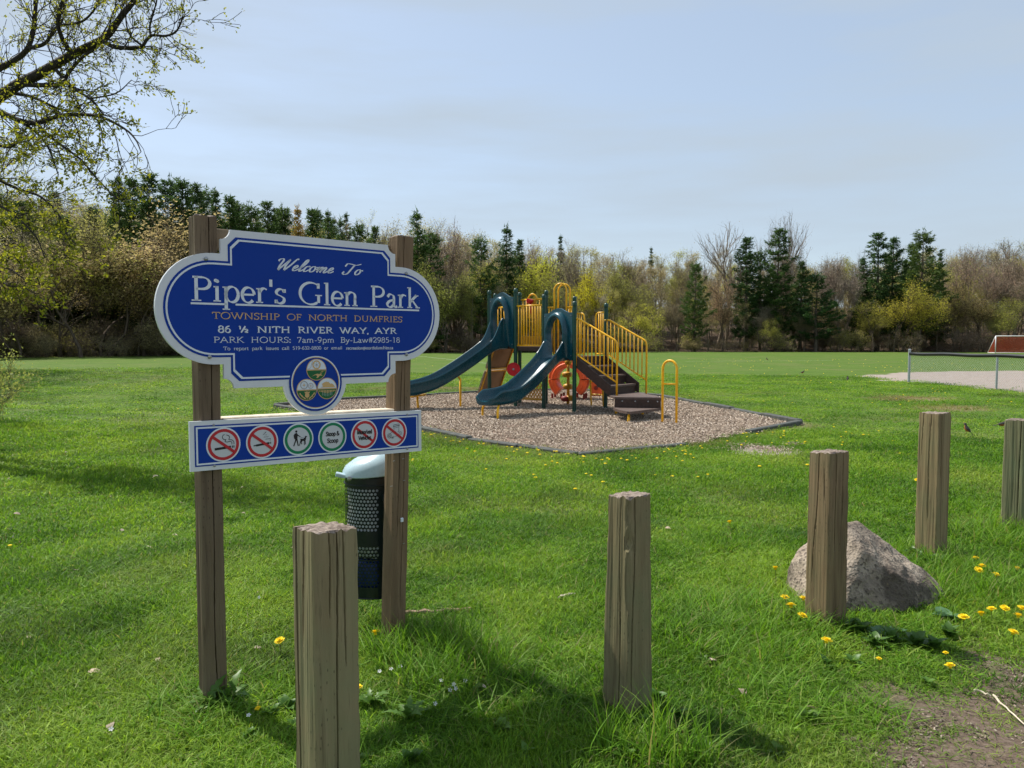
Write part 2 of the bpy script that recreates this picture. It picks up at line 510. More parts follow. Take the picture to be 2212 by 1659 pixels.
# ------------------------------------------------------------------ ground sheet
def ground_material():
    t = NT('lawn')
    at = {}
    for k in ('dirt', 'sand', 'dry', 'wood'):
        a = t.n('Attribute', attribute_name=k); at[k] = a.outputs['Fac']
    v = t.coord()
    nb = t.noise(v, .35, 4, .6)
    nm = t.noise(v, 2.6, 5, .65)
    nf = t.noise(v, 38, 4, .7)
    mpx = t.n('Mapping'); mpx.inputs['Scale'].default_value = (.5, 2.0, 1)
    t.l(v, mpx.inputs['Vector'])
    ns_ = t.noise(mpx.outputs['Vector'], 4.5, 5, .75)
    g = t.ramp(nm, [(.25, (.050, .110, .012)), (.5, (.078, .150, .018)), (.75, (.112, .184, .028))])
    g2 = t.ramp(nb, [(.3, (.070, .125, .016)), (.7, (.118, .175, .024))])
    g = t.mix(.5, g, g2)
    g = t.mix(t.ramp(ns_, [(.36, .65), (.52, 0.0)]), g, (.034, .075, .010))
    mpw = t.n('Mapping'); mpw.inputs['Scale'].default_value = (.12, 1.1, 1); t.l(v, mpw.inputs['Vector'])
    nw = t.noise(mpw.outputs['Vector'], 1.6, 5, .7)
    g = t.mix(t.ramp(nw, [(.50, 0.0), (.68, .45)]), g, (.165, .185, .055))
    g = t.mix(t.ramp(nf, [(.3, .5), (.55, 0.0)]), g, (.024, .060, .010))
    g = t.mix(t.ramp(nf, [(.60, 0.0), (.82, .4)]), g, (.15, .20, .05))
    soil = t.ramp(nf, [(.25, (.060, .043, .031)), (.5, (.125, .093, .070)), (.75, (.215, .168, .135))])
    dryc = t.ramp(ns_, [(.3, (.15, .115, .055)), (.7, (.27, .215, .125))])
    sandc = t.ramp(nm, [(.3, (.26, .215, .185)), (.7, (.36, .305, .265))])
    sandc = t.mix(t.ramp(ns_, [(.62, 0.0), (.70, .7)]), sandc, (.10, .12, .03))
    litter = t.ramp(nm, [(.3, (.040, .030, .018)), (.7, (.105, .070, .045))])
    col = t.mix(t.mix(1.0, at['dry'], t.ramp(nf, [(.25, .55), (.6, 1.0)]), 'MULTIPLY'), g, dryc)
    col = t.mix(at['dirt'], col, soil)
    col = t.mix(t.ramp(t.math('ADD', at['sand'], t.math('MULTIPLY', t.math('SUBTRACT', nm, .5), .8)), [(.35, 0.0), (.6, 1.0)]), col, sandc)
    col = t.mix(at['wood'], col, litter)
    hb = t.mix(.5, nf, nm)
    return t.done(t.bsdf(col, .92, .12, t.bump(hb, .8, .03)))

def make_ground():
    nr = 520
    rr = np.geomspace(.5, 700, nr)
    th_ = np.concatenate([np.linspace(-52, 52, 300), np.linspace(52, 308, 62)[1:-1]]) * math.pi / 180
    nt = len(th_)
    RR, TT = np.meshgrid(rr, th_, indexing='ij')
    X = RR * np.sin(TT); Y = RR * np.cos(TT)
    ins = polysd(BED2, X, Y)
    Z = terrain(X, Y) - .10 * sstep(.02, .12, ins)
    Z = Z + .018 * (fnoise(X * 1.2, Y * 1.2, 31) - .5) * sstep(60, 20, RR) * sstep(.1, -.4, ins)
    V = np.stack([X, Y, Z], -1).reshape(-1, 3)
    V = np.vstack([V, [[0, 0, 0]]])
    i = np.arange(nr - 1)[:, None] * nt; j = np.arange(nt)[None, :]; k = (j + 1) % nt
    Q = np.stack([i + j, i + nt + j, i + nt + k, i + k], -1).reshape(-1, 4)
    me = np_mesh('ground', V, Q[:, ::-1], True)
    # centre fan
    bm = bmesh.new(); bm.from_mesh(me); bm.verts.ensure_lookup_table()
    c = bm.verts[nr * nt]
    for a in range(nt):
        f = bm.faces.new((bm.verts[a], c, bm.verts[(a + 1) % nt])); f.smooth = True
    bmesh.ops.recalc_face_normals(bm, faces=bm.faces)
    bm.normal_update()
    if bm.faces[0].normal.z < 0: bmesh.ops.reverse_faces(bm, faces=bm.faces)
    bm.to_mesh(me); bm.free()
    x, y = V[:, 0], V[:, 1]
    for nme, fn in (('dirt', dirt_mask), ('sand', sand_mask), ('dry', dry_mask), ('wood', wood_mask)):
        a = me.attributes.new(nme, 'FLOAT', 'POINT')
        val = fn(x, y)
        if nme == 'wood': val = np.where(y > 5, val, 0)
        a.data.foreach_set('value', np.asarray(val, np.float32))
    o = link_mesh('ground', me, ground_material())
    tag(o, kind='structure')
make_ground()

# ------------------------------------------------------------------ grass blades and wood chips by geometry nodes
class GN:
    def __init__(s, name):
        s.t = bpy.data.node_groups.new(name, 'GeometryNodeTree')
        s.t.interface.new_socket('Geometry', in_out='INPUT', socket_type='NodeSocketGeometry')
        s.t.interface.new_socket('Geometry', in_out='OUTPUT', socket_type='NodeSocketGeometry')
        s.i = s.t.nodes.new('NodeGroupInput'); s.o = s.t.nodes.new('NodeGroupOutput')
    def n(s, kind, **kw):
        nd = s.t.nodes.new(kind)
        for k, v in kw.items(): setattr(nd, k, v)
        return nd
    def l(s, a, b): s.t.links.new(a, b)
    def rv(s, lo, hi, seed):
        r = s.n('FunctionNodeRandomValue', data_type='FLOAT_VECTOR')
        r.inputs[0].default_value = lo; r.inputs[1].default_value = hi; r.inputs['Seed'].default_value = seed
        return r.outputs[0]
    def rf(s, lo, hi, seed):
        r = s.n('FunctionNodeRandomValue', data_type='FLOAT')
        r.inputs[2].default_value = lo; r.inputs[3].default_value = hi; r.inputs['Seed'].default_value = seed
        return r.outputs[1]
    def m(s, op, a, b=0.0):
        m = s.n('ShaderNodeMath', operation=op)
        for i, v in enumerate((a, b)):
            if isinstance(v, (int, float)): m.inputs[i].default_value = v
            else: s.l(v, m.inputs[i])
        return m.outputs[0]
    def attr(s, name):
        a = s.n('GeometryNodeInputNamedAttribute', data_type='FLOAT'); a.inputs['Name'].default_value = name
        return a.outputs['Attribute']

def grass_tree(name, nb, h, w, rad, bend, lean, mat, variants=5, seg=4):
    g = GN(name)
    coll = g.n('GeometryNodeJoinGeometry')
    for k in range(variants):
        gr = g.n('GeometryNodeMeshGrid')
        gr.inputs['Size X'].default_value = 1; gr.inputs['Size Y'].default_value = 1
        gr.inputs['Vertices X'].default_value = 2; gr.inputs['Vertices Y'].default_value = seg
        p = g.n('GeometryNodeInputPosition'); sp = g.n('ShaderNodeSeparateXYZ'); g.l(p.outputs[0], sp.inputs[0])
        t = g.m('ADD', sp.outputs[1], .5)
        wx = g.m('MULTIPLY', g.m('MULTIPLY', sp.outputs[0], w), g.m('SUBTRACT', 1.02, g.m('POWER', t, 1.7)))
        yy = g.m('MULTIPLY', g.m('MULTIPLY', t, t), bend * h * (0.6 + .25 * k))
        zz = g.m('MULTIPLY', g.m('SUBTRACT', t, g.m('MULTIPLY', g.m('MULTIPLY', t, t), .1 + .07 * k)), h)
        cb = g.n('ShaderNodeCombineXYZ'); g.l(wx, cb.inputs[0]); g.l(yy, cb.inputs[1]); g.l(zz, cb.inputs[2])
        st = g.n('GeometryNodeSetPosition'); g.l(gr.outputs['Mesh'], st.inputs['Geometry']); g.l(cb.outputs[0], st.inputs['Position'])
        sm = g.n('GeometryNodeSetMaterial'); sm.inputs['Material'].default_value = mat
        g.l(st.outputs[0], sm.inputs['Geometry'])
        pt = g.n('GeometryNodePoints'); pt.inputs['Count'].default_value = nb
        g.l(g.rv((-rad, -rad, -.004), (rad, rad, 0), 10 * k + 1), pt.inputs['Position'])
        ins = g.n('GeometryNodeInstanceOnPoints')
        g.l(pt.outputs[0], ins.inputs['Points']); g.l(sm.outputs[0], ins.inputs['Instance'])
        e = g.rv((-lean, -lean, 0), (lean, lean, 6.283), 10 * k + 2)
        er = g.n('FunctionNodeEulerToRotation'); g.l(e, er.inputs[0]); g.l(er.outputs[0], ins.inputs['Rotation'])
        sc = g.rf(.5, 1.2, 10 * k + 3); g.l(sc, ins.inputs['Scale'])
        rl = g.n('GeometryNodeRealizeInstances'); g.l(ins.outputs[0], rl.inputs[0])
        gi = g.n('GeometryNodeGeometryToInstance'); g.l(rl.outputs[0], gi.inputs[0])
        g.l(gi.outputs[0], coll.inputs[0])
    out = g.n('GeometryNodeInstanceOnPoints')
    mp_ = g.n('GeometryNodeMeshToPoints'); g.l(g.i.outputs[0], mp_.inputs[0])
    g.l(mp_.outputs[0], out.inputs['Points']); g.l(coll.outputs[0], out.inputs['Instance'])
    out.inputs['Pick Instance'].default_value = True
    ri = g.n('FunctionNodeRandomValue', data_type='INT'); ri.inputs[4].default_value = 0; ri.inputs[5].default_value = variants - 1
    g.l(ri.outputs[2], out.inputs['Instance Index'])
    e = g.rv((-.12, -.12, 0), (.12, .12, 6.283), 77)
    er = g.n('FunctionNodeEulerToRotation'); g.l(e, er.inputs[0]); g.l(er.outputs[0], out.inputs['Rotation'])
    cs = g.n('ShaderNodeCombineXYZ'); a = g.attr('sc'); b = g.attr('hs')
    g.l(a, cs.inputs[0]); g.l(a, cs.inputs[1]); g.l(b, cs.inputs[2]); g.l(cs.outputs[0], out.inputs['Scale'])
    g.l(out.outputs[0], g.o.inputs[0])
    return g.t

def grass_material():
    t = NT('grass_blade')
    ra = t.n('Attribute', attribute_name='tn', attribute_type='INSTANCER')
    dr = t.n('Attribute', attribute_name='dr', attribute_type='INSTANCER')
    gm = t.n('NewGeometry')
    a = t.ramp(ra.outputs['Fac'], [(0, (.062, .160, .013)), (.45, (.148, .310, .022)), (1, (.300, .440, .052))])
    b = t.ramp(gm.outputs['Random Per Island'], [(0, .62), (.8, 1.15), (1, 1.3)])
    col = t.mix(1.0, a, b, 'MULTIPLY')
    col = t.mix(t.ramp(gm.outputs['Random Per Island'], [(.93, 0.0), (.97, .85)]), col, (.30, .25, .12))
    col = t.mix(dr.outputs['Fac'], col, (.25, .20, .10))
    p = t.bsdf(col, .55, .22)
    tr = t.n('BsdfTranslucent'); t.l(t.mix(1.0, col, (1.15, 1.1, .7), 'MULTIPLY'), tr.inputs['Color'])
    ms = t.n('MixShader'); ms.inputs[0].default_value = .48
    t.l(p, ms.inputs[1]); t.l(tr.outputs[0], ms.inputs[2])
    return t.done(ms.outputs[0])
M_grass = grass_material()

def point_cloud(name, P, attrs, tree, label, cat='grass'):
    me = bpy.data.meshes.new(name)
    me.vertices.add(len(P)); me.vertices.foreach_set('co', np.asarray(P, np.float32).ravel())
    for k, v in attrs.items():
        a = me.attributes.new(k, 'FLOAT', 'POINT'); a.data.foreach_set('value', np.asarray(v, np.float32))
    me.update()
    o = link_mesh(name, me, None)
    md = o.modifiers.new('scatter', 'NODES'); md.node_group = tree
    tag(o, label, cat, kind='stuff')
    return o

def lawn_points(n, r0, r1, power):
    """random points in the sector in front of the camera, denser close by"""
    u = RNG.random(n)
    r = (r0 ** power + u * (r1 ** power - r0 ** power)) ** (1 / power)
    a = RNG.uniform(R(-44), R(44), n)
    return r * np.sin(a), r * np.cos(a)

BOLLARDS = [(693, 2.33, .966), (1362, 3.17, .90), (1796, 4.10, .955), (2023, 5.42, 1.04), (2201, 6.15, .91)]
POSTS = [((px - PCX) / FPX * d, d, h) for px, d, h in BOLLARDS] + [(-1.30, 3.22, 2), (-.61, 3.82, 2)]
def lawn(name, n, r0, r1, power, size, hgt, tree, label, extra=None):
    x, y = lawn_points(n, r0, r1, power)
    r = np.hypot(x, y)
    dm = dirt_mask(x, y); sm = sand_mask(x, y); wm = np.where(y > 5, wood_mask(x, y), 0); ins = polysd(BED2, x, y)
    keep = (RNG.random(n) > dm * .93) & (RNG.random(n) > sm * 1.2) & (ins < -.06) & (wm < .4)
    x, y, r, dm = x[keep], y[keep], r[keep], dm[keep]
    big = fnoise(x * .7, y * .7, 41); sml = fnoise(x * 2.7, y * 2.7, 42)
    tn = np.clip(.46 + 1.35 * (big - .5) + 1.45 * (sml - .5) + RNG.normal(0, .13, len(x)), 0, 1)
    hs = size * hgt * (.45 + 1.1 * fnoise(x * 1.7, y * 1.7, 43)) * RNG.uniform(.75, 1.25, len(x)) * (1 - .5 * dm)
    dr = np.clip(dry_mask(x, y) * .95 * RNG.uniform(.5, 1.1, len(x)) + .30 * dm * RNG.random(len(x)), 0, .95)
    sc = size * RNG.uniform(.8, 1.25, len(x))
    gs = 1 + 0 * x
    if extra: gs = extra(x, y)
    for bx, by, _ in POSTS:                                    # trodden short around the posts
        gs = gs * (.45 + .55 * sstep(.10, .30, np.hypot(x - bx, y - by)))
    # blades grow in size with distance so that a patch far off costs fewer of them
    far = np.clip(r / r0, 1, None) ** .35
    z = terrain(x, y) + .004
    point_cloud(name, np.stack([x, y, z], -1), {'sc': sc * far, 'hs': hs * gs * np.sqrt(far), 'tn': tn, 'dr': dr}, tree, label)

def tall_near_posts(x, y):
    g = 1 + .35 * sstep(.55, .72, fnoise(x * 1.1, y * 1.1, 51))
    return g
T_short = grass_tree('short_grass', 105, .034, .0042, .118, .8, .5, M_grass, 6)
T_mid = grass_tree('mid_grass', 80, .034, .0064, .17, .7, .5, M_grass, 5, 3)
lawn('lawn_grass', 9000, 1.9, 6.5, 1.55, 1.0, 1.0, T_short, 'short sunlit lawn grass around the park sign and bollards', tall_near_posts)
lawn('lawn_grass', 8200, 6.5, 14, 1.7, 1.35, .82, T_mid, 'short lawn grass between the bollards and the playground')
lawn('lawn_grass', 7600, 14, 36, 1.5, 2.2, .5, T_mid, 'lawn grass of the playing field around the wood chip bed')

# taller tufts by posts, boulder and beside the path
def tufts():
    P = []; 
    def blob(c, rad, n, h):
        for _ in range(n):
            a = rnd.uniform(0, 6.28); q = rad * math.sqrt(rnd.random())
            P.append((c[0] + q * math.cos(a), c[1] + q * math.sin(a), h * .85 * rnd.uniform(.6, 1.15)))
    blob(gnd(700, 1800), .30, 160, .9)
    for x0, y0, rad, n, h in ((1400, 1630, .16, 20, 1.8), (1450, 1650, .16, 20, 1.9), (1330, 1640, .14, 12, 1.5), (960, 1440, .30, 210, 1.25), (880, 1405, .22, 120, 1.05), (1700, 1350, .28, 80, .9),
                              (1600, 1360, .50, 220, .95), (1900, 1370, .30, 60, .6), (2060, 1270, .45, 190, 1.1), (2023, 1215, .3, 120, 1.0),
                              (2190, 1165, .45, 200, 1.15), (1500, 1390, .30, 70, .75), (470, 1530, .28, 80, .75), (1700, 1520, .20, 40, .6), (1640, 1460, .2, 40, .6),
                              (1880, 1560, .14, 24, .5), (2120, 1250, .4, 120, 1.0), (1100, 1480, .5, 160, .8), (1250, 996, .4, 40, .4), (1340, 988, .5, 60, .5), (1430, 978, .5, 60, .55), (1150, 984, .4, 30, .35), (1560, 1380, .25, 70, .8)):
        blob(gnd(x0, y0), rad, n, h)
    P = np.array(P)
    n = len(P)
    z = terrain(P[:, 0], P[:, 1])
    tn = np.clip(.15 + .45 * fnoise(P[:, 0] * 3, P[:, 1] * 3, 61) + RNG.normal(0, .12, n), 0, 1)
    t = grass_tree('tall_grass', 9, .17, .0066, .05, .85, .40, M_grass, 5, 6)
    point_cloud('tall_grass', np.stack([P[:, 0], P[:, 1], z], -1), {'sc': np.ones(n) * 1.0, 'hs': P[:, 2], 'tn': tn, 'dr': np.zeros(n)}, t,
                'uncut tufts of taller grass around the bollards, sign post and boulder')
tufts()

# ------------------------------------------------------------------ playground bed
def chip_material(name, k=1.0):
    t = NT(name)
    gm = t.n('NewGeometry')
    col = t.ramp(gm.outputs['Random Per Island'], [(q, tuple(k * v for v in c)) for q, c in ((0, (.11, .075, .055)), (.18, (.30, .235, .175)), (.6, (.475, .385, .295)), (1, (.63, .53, .43)))])
    return t.done(t.bsdf(col, .9, .12))
def bed_material():
    t = NT('wood_chip_bed')
    v = t.coord()
    vo = t.n('TexVoronoi'); vo.inputs['Scale'].default_value = 26; t.l(v, vo.inputs['Vector'])
    n = t.noise(v, 1.6, 4)
    col = t.ramp(vo.outputs['Color'], [(.1, (.12, .08, .06)), (.5, (.30, .215, .165)), (.9, (.46, .36, .29))])
    col = t.mix(t.ramp(n, [(.35, .4), (.65, 0.0)]), col, (.15, .10, .075))
    return t.done(t.bsdf(col, .95, .1, t.bump(vo.outputs['Distance'], .9, .03)))
def chip_nodes(g, mat):
    cu = g.n('GeometryNodeMeshCube'); cu.inputs['Size'].default_value = (.030, .010, .005)
    pt = g.n('GeometryNodePoints'); pt.inputs['Count'].default_value = 28
    g.l(g.rv((-.14, -.14, -.008), (.14, .14, .010), 31), pt.inputs['Position'])
    ci = g.n('GeometryNodeInstanceOnPoints'); g.l(pt.outputs[0], ci.inputs['Points']); g.l(cu.outputs[0], ci.inputs['Instance'])
    e2 = g.n('FunctionNodeEulerToRotation'); g.l(g.rv((-.6, -.6, 0), (.6, .6, 6.283), 32), e2.inputs[0]); g.l(e2.outputs[0], ci.inputs['Rotation'])
    g.l(g.rv((.6, .6, .6), (1.4, 1.7, 1.4), 33), ci.inputs['Scale'])
    rl = g.n('GeometryNodeRealizeInstances'); g.l(ci.outputs[0], rl.inputs[0])
    sm = g.n('GeometryNodeSetMaterial'); sm.inputs['Material'].default_value = mat; g.l(rl.outputs[0], sm.inputs[0])
    mp_ = g.n('GeometryNodeMeshToPoints'); g.l(g.i.outputs[0], mp_.inputs[0])
    ins = g.n('GeometryNodeInstanceOnPoints'); g.l(mp_.outputs[0], ins.inputs['Points']); g.l(sm.outputs[0], ins.inputs['Instance'])
    er = g.n('FunctionNodeEulerToRotation'); g.l(g.rv((-.06, -.06, 0), (.06, .06, 6.283), 5), er.inputs[0]); g.l(er.outputs[0], ins.inputs['Rotation'])
    cs = g.n('ShaderNodeCombineXYZ')
    a = g.attr('sc'); g.l(a, cs.inputs[0]); g.l(a, cs.inputs[1]); g.l(a, cs.inputs[2]); g.l(cs.outputs[0], ins.inputs['Scale'])
    g.l(ins.outputs[0], g.o.inputs[0])
    return g.t
def make_bed():
    # a gently uneven sheet inside the edging
    bm = bmesh.new()
    xs = [p[0] for p in BED2]; ys = [p[1] for p in BED2]
    nx, ny = 70, 90
    X, Y = np.meshgrid(np.linspace(min(xs), max(xs), nx), np.linspace(min(ys), max(ys), ny), indexing='ij')
    sd = polysd(BED2, X, Y)
    Z = .012 + .05 * (fnoise(X * .8, Y * .8, 71) - .5) - .02 * sstep(.4, 0, sd)
    idx = {}
    for i in range(nx):
        for j in range(ny):
            if sd[i, j] > -.02: idx[i, j] = bm.verts.new((X[i, j], Y[i, j], Z[i, j]))
    for i in range(nx - 1):
        for j in range(ny - 1):
            k = [(i, j), (i + 1, j), (i + 1, j + 1), (i, j + 1)]
            if all(q in idx for q in k): bm.faces.new([idx[q] for q in k]).smooth = True
    me = bpy.data.meshes.new('wood_chip_bed'); bm.to_mesh(me); bm.free()
    o = link_mesh('wood_chip_bed', me, bed_material()); tag(o, kind='structure')
    # chips
    n = 17000
    x = RNG.uniform(min(xs), max(xs), n); y = RNG.uniform(min(ys), max(ys), n)
    pr = np.clip((11.5 / np.maximum(y, 5)) ** 1.3, .25, 1)
    sd = polysd(BED2, x, y)
    keep = (sd > .03) & (RNG.random(n) < pr)
    # spill through the gap of the edging and along the path
    sx, sy = RNG.normal(GAP.x, .35, 40), RNG.normal(GAP.y + .25, .22, 40)
    x = np.concatenate([x[keep], sx]); y = np.concatenate([y[keep], sy])
    z = .016 + .05 * (fnoise(x * .8, y * .8, 71) - .5) + RNG.uniform(0, .018, len(x))
    chips = chip_nodes(GN('chips'), chip_material('wood_chip')); shreds = chip_nodes(GN('shreds'), chip_material('bark_shred', .55))
    sc = RNG.uniform(.65, 1.05, len(x)) * np.clip(y / 14, .85, 1.15)
    point_cloud('wood_chips', np.stack([x, y, z], -1), {'sc': sc}, chips, 'pale wood chips covering the playground bed', 'wood chips')
    # chips and shreds trodden into the dirt path
    n = 1500
    x = RNG.uniform(.5, 3.2, n); y = RNG.uniform(1.9, 4.2, n)
    keep = RNG.random(n) < dirt_mask(x, y) * .8 * sstep(.35, .6, fnoise(x * 2.2, y * 2.2, 77))
    x, y = x[keep], y[keep]
    point_cloud('bark_shreds', np.stack([x, y, np.full(len(x), .006)], -1), {'sc': RNG.uniform(.22, .48, len(x))}, shreds, 'brown bark shreds trodden into the bare path', 'bark')
    # edging timbers
    root = thing('bed_edging', (BED[8].x, BED[8].y, 0), 'low dark timber border around the wood chip playground bed', 'border')
    runs = [(0, 1), (1, 2), (2, 3), (3, 4), (4, 5), (5, 6), (7, 8), (8, 9), (9, 10), (10, 0)]
    for a, b in runs:
        p, q = BED[a], BED[b]
        L = (q - p).length; k = max(1, round(L / 1.35))
        d = (q - p) / L
        for i in range(k):
            u = p + d * (L * i / k + .012); w = p + d * (L * (i + 1) / k - .012)
            zt = .085 + rnd.uniform(-.015, .015)
            if (a, b) in ((8, 9), (7, 8)) : zt = .062 + rnd.uniform(-.015, .015)
            jit = Vector((d.y, -d.x, 0)) * rnd.uniform(-.015, .015)
            m = MB()
            m.bar(u + jit + Vector((0, 0, zt - .10)), w + jit + Vector((0, 0, zt - .10 + rnd.uniform(-.008, .008))), .13, .20, bev=.014)
            m.build('timber', M_timber, root)
make_bed()
# ------------------------------------------------------------------ timber posts
def wood_post(name, c, w, d, h, phi, seed, mat, cracks=(), lean=(0, 0), taper=0.0, parent=None, zb=-.35, tint=(1, 1, 1), chip=None, topnoise=.006, tilt=(0, 0)):
    """squared timber: side 0 faces angle phi (degrees), side 3 faces phi-90. cracks: (t, z0, z1, depth, halfwidth, drift)"""
    rs = random.Random(seed); ph = R(phi); per = 84; nz = 40
    ca, sa = math.cos(ph), math.sin(ph)
    def edge(k, u):
        b = min(u, 1 - u) * 2; rnd_ = .007 * max(0, 1 - b / .09) ** 2
        x = w / 2 - rnd_; y = (u - .5) * d
        return [(x, y), (-(u - .5) * w, d / 2 - rnd_), (-x, -y), ((u - .5) * w, -(d / 2 - rnd_))][k]
    rings = []
    ztop = [0] * (per * 4)
    for i in range(nz + 1):
        f = i / nz; z = zb + (h - zb) * f; ring = []
        sc = 1 + taper * (1 - max(0, z) / h)
        if f > .985: sc *= .985
        for k in range(4):
            for j in range(per):
                u = (j + .5) / per; t = k + u
                x, y = edge(k, u)
                nx, ny = [(1, 0), (0, 1), (-1, 0), (0, -1)][k]
                n = mnoise.noise(Vector((t * 3.1 + seed * 7.7, z * 1.4, seed))) * .004 + mnoise.noise(Vector((t * 16 + seed, z * 3.0, seed * 2.1))) * .0016
                dp = 0
                for (tc_, z0, z1, dep_, hw, dr) in cracks:
                    zz = z / h
                    if z0 <= zz <= z1:
                        cen = tc_ + dr * (zz - z0) + .09 * mnoise.noise(Vector((z * 2.2, seed, tc_ * 5))) + .014 * mnoise.noise(Vector((z * 16, seed, tc_)))
                        q = abs(((t - cen + 2) % 4) - 2)
                        env = min(1, (zz - z0) / .06 + .25 * (z0 <= .0), (z1 - zz) / .08 + (1.0 if z1 > .98 else 0))
                        hw2 = hw * .36 * (.3 + .7 * env)
                        if q < hw2: dp = max(dp, 1.5 * dep_ * max(env, .1) * (1 - q / hw2) ** .5)
                if min(u, 1 - u) < .07: dp = max(0, mnoise.noise(Vector((round(t) % 4 * 9.1, z * 11, seed * 3.3))) - .12) * .022 * (1 - min(u, 1 - u) / .07)
                if chip:
                    for (tc_, zc, rt, rz, dep_) in chip:
                        q = (((t - tc_ + 2) % 4) - 2) / rt; q2 = (z / h - zc) / rz
                        if q * q + q2 * q2 < 1: dp = max(dp, dep_ * (1 - q * q - q2 * q2) ** .4)
                x = x * sc + nx * (n - dp); y = y * sc + ny * (n - dp)
                lx = lean[0] * z / h; ly = lean[1] * z / h
                X = x * ca - y * sa; Y = x * sa + y * ca
                zt = z
                if i == nz: zt = z + topnoise * mnoise.noise(Vector((X * 40, Y * 40, seed))) + tilt[0] * X + tilt[1] * Y
                ring.append(Vector((c[0] + X + lx, c[1] + Y + ly, zt)))
        rings.append(ring)
    m = MB()
    m.loft(rings, True, False)
    # rough sawn top, rounded at the rim
    top = rings[-1]; N = len(top)
    cx = sum(p.x for p in top) / N; cy = sum(p.y for p in top) / N
    prev = top; cap = []
    for q, dz in ((.93, .004), (.6, .006), (.25, .005)):
        rg = []
        for a, p in enumerate(top):
            x = cx + (p.x - cx) * q; y = cy + (p.y - cy) * q
            rg.append(Vector((x, y, h + dz + .007 * mnoise.noise(Vector((x * 35, y * 35, seed + 3))) + tilt[0] * (x - c[0]) + tilt[1] * (y - c[1]))))
        cap.append(rg)
    m.loft([top] + cap, True, False, 1)
    m.add(cap[-1] + [Vector((cx, cy, h + .004))], [(a, (a + 1) % N, N) for a in range(N)], 1)
    o = m.build(name, [mat, M_endgrain], parent, True, None if parent is not None else (c[0], c[1], 0), 35)
    o.color = (*tint, 1)
    return o

# ------------------------------------------------------------------ park sign: frame of the sign plane
SL = gnd(460, 1512); SR = gnd(848, 1393)
S_AX = (SR - SL); S_AX.z = 0; S_AX.normalize()
S_N = Vector((S_AX.y, -S_AX.x, 0))
S_O = SL + S_N * .05
SIGN_PHI = math.degrees(math.atan2(S_N.y, S_N.x))
def SP(s, z, off=0.0):
    return S_O + S_AX * s + Vector((0, 0, z)) + S_N * off

def poly(mb, pts, off, mi=0):
    mb.add([SP(p[0], p[1], off) for p in pts], [tuple(range(len(pts)))], mi)
def ringf(mb, a, b, off, mi=0):
    n = len(a)
    mb.add([SP(p[0], p[1], off) for p in a] + [SP(p[0], p[1], off) for p in b], [(i, (i + 1) % n, n + (i + 1) % n, n + i) for i in range(n)], mi)
def circ(c, r, n=40, a0=0, a1=360, closed=True):
    k = n if closed else n + 1
    return [(c[0] + r * math.cos(R(a0 + (a1 - a0) * i / n)), c[1] + r * math.sin(R(a0 + (a1 - a0) * i / n))) for i in range(k)]
def stroke2(pts, wfn):
    """quads of a pen stroke along a 2D polyline; wfn(angle)->half width"""
    out = []; L = []
    n = len(pts)
    for i, p in enumerate(pts):
        a = pts[max(i - 1, 0)]; b = pts[min(i + 1, n - 1)]
        dx, dy = b[0] - a[0], b[1] - a[1]
        l = math.hypot(dx, dy) or 1e-6
        h = wfn(math.atan2(dy, dx))
        L.append(((p[0] - dy / l * h, p[1] + dx / l * h), (p[0] + dy / l * h, p[1] - dx / l * h)))
    for i in range(n - 1):
        out.append([L[i][0], L[i + 1][0], L[i + 1][1], L[i][1]])
    return out
def line2(mb, pts, hw, off, mi=0):
    for q in stroke2(pts, lambda a: hw): poly(mb, q, off, mi)

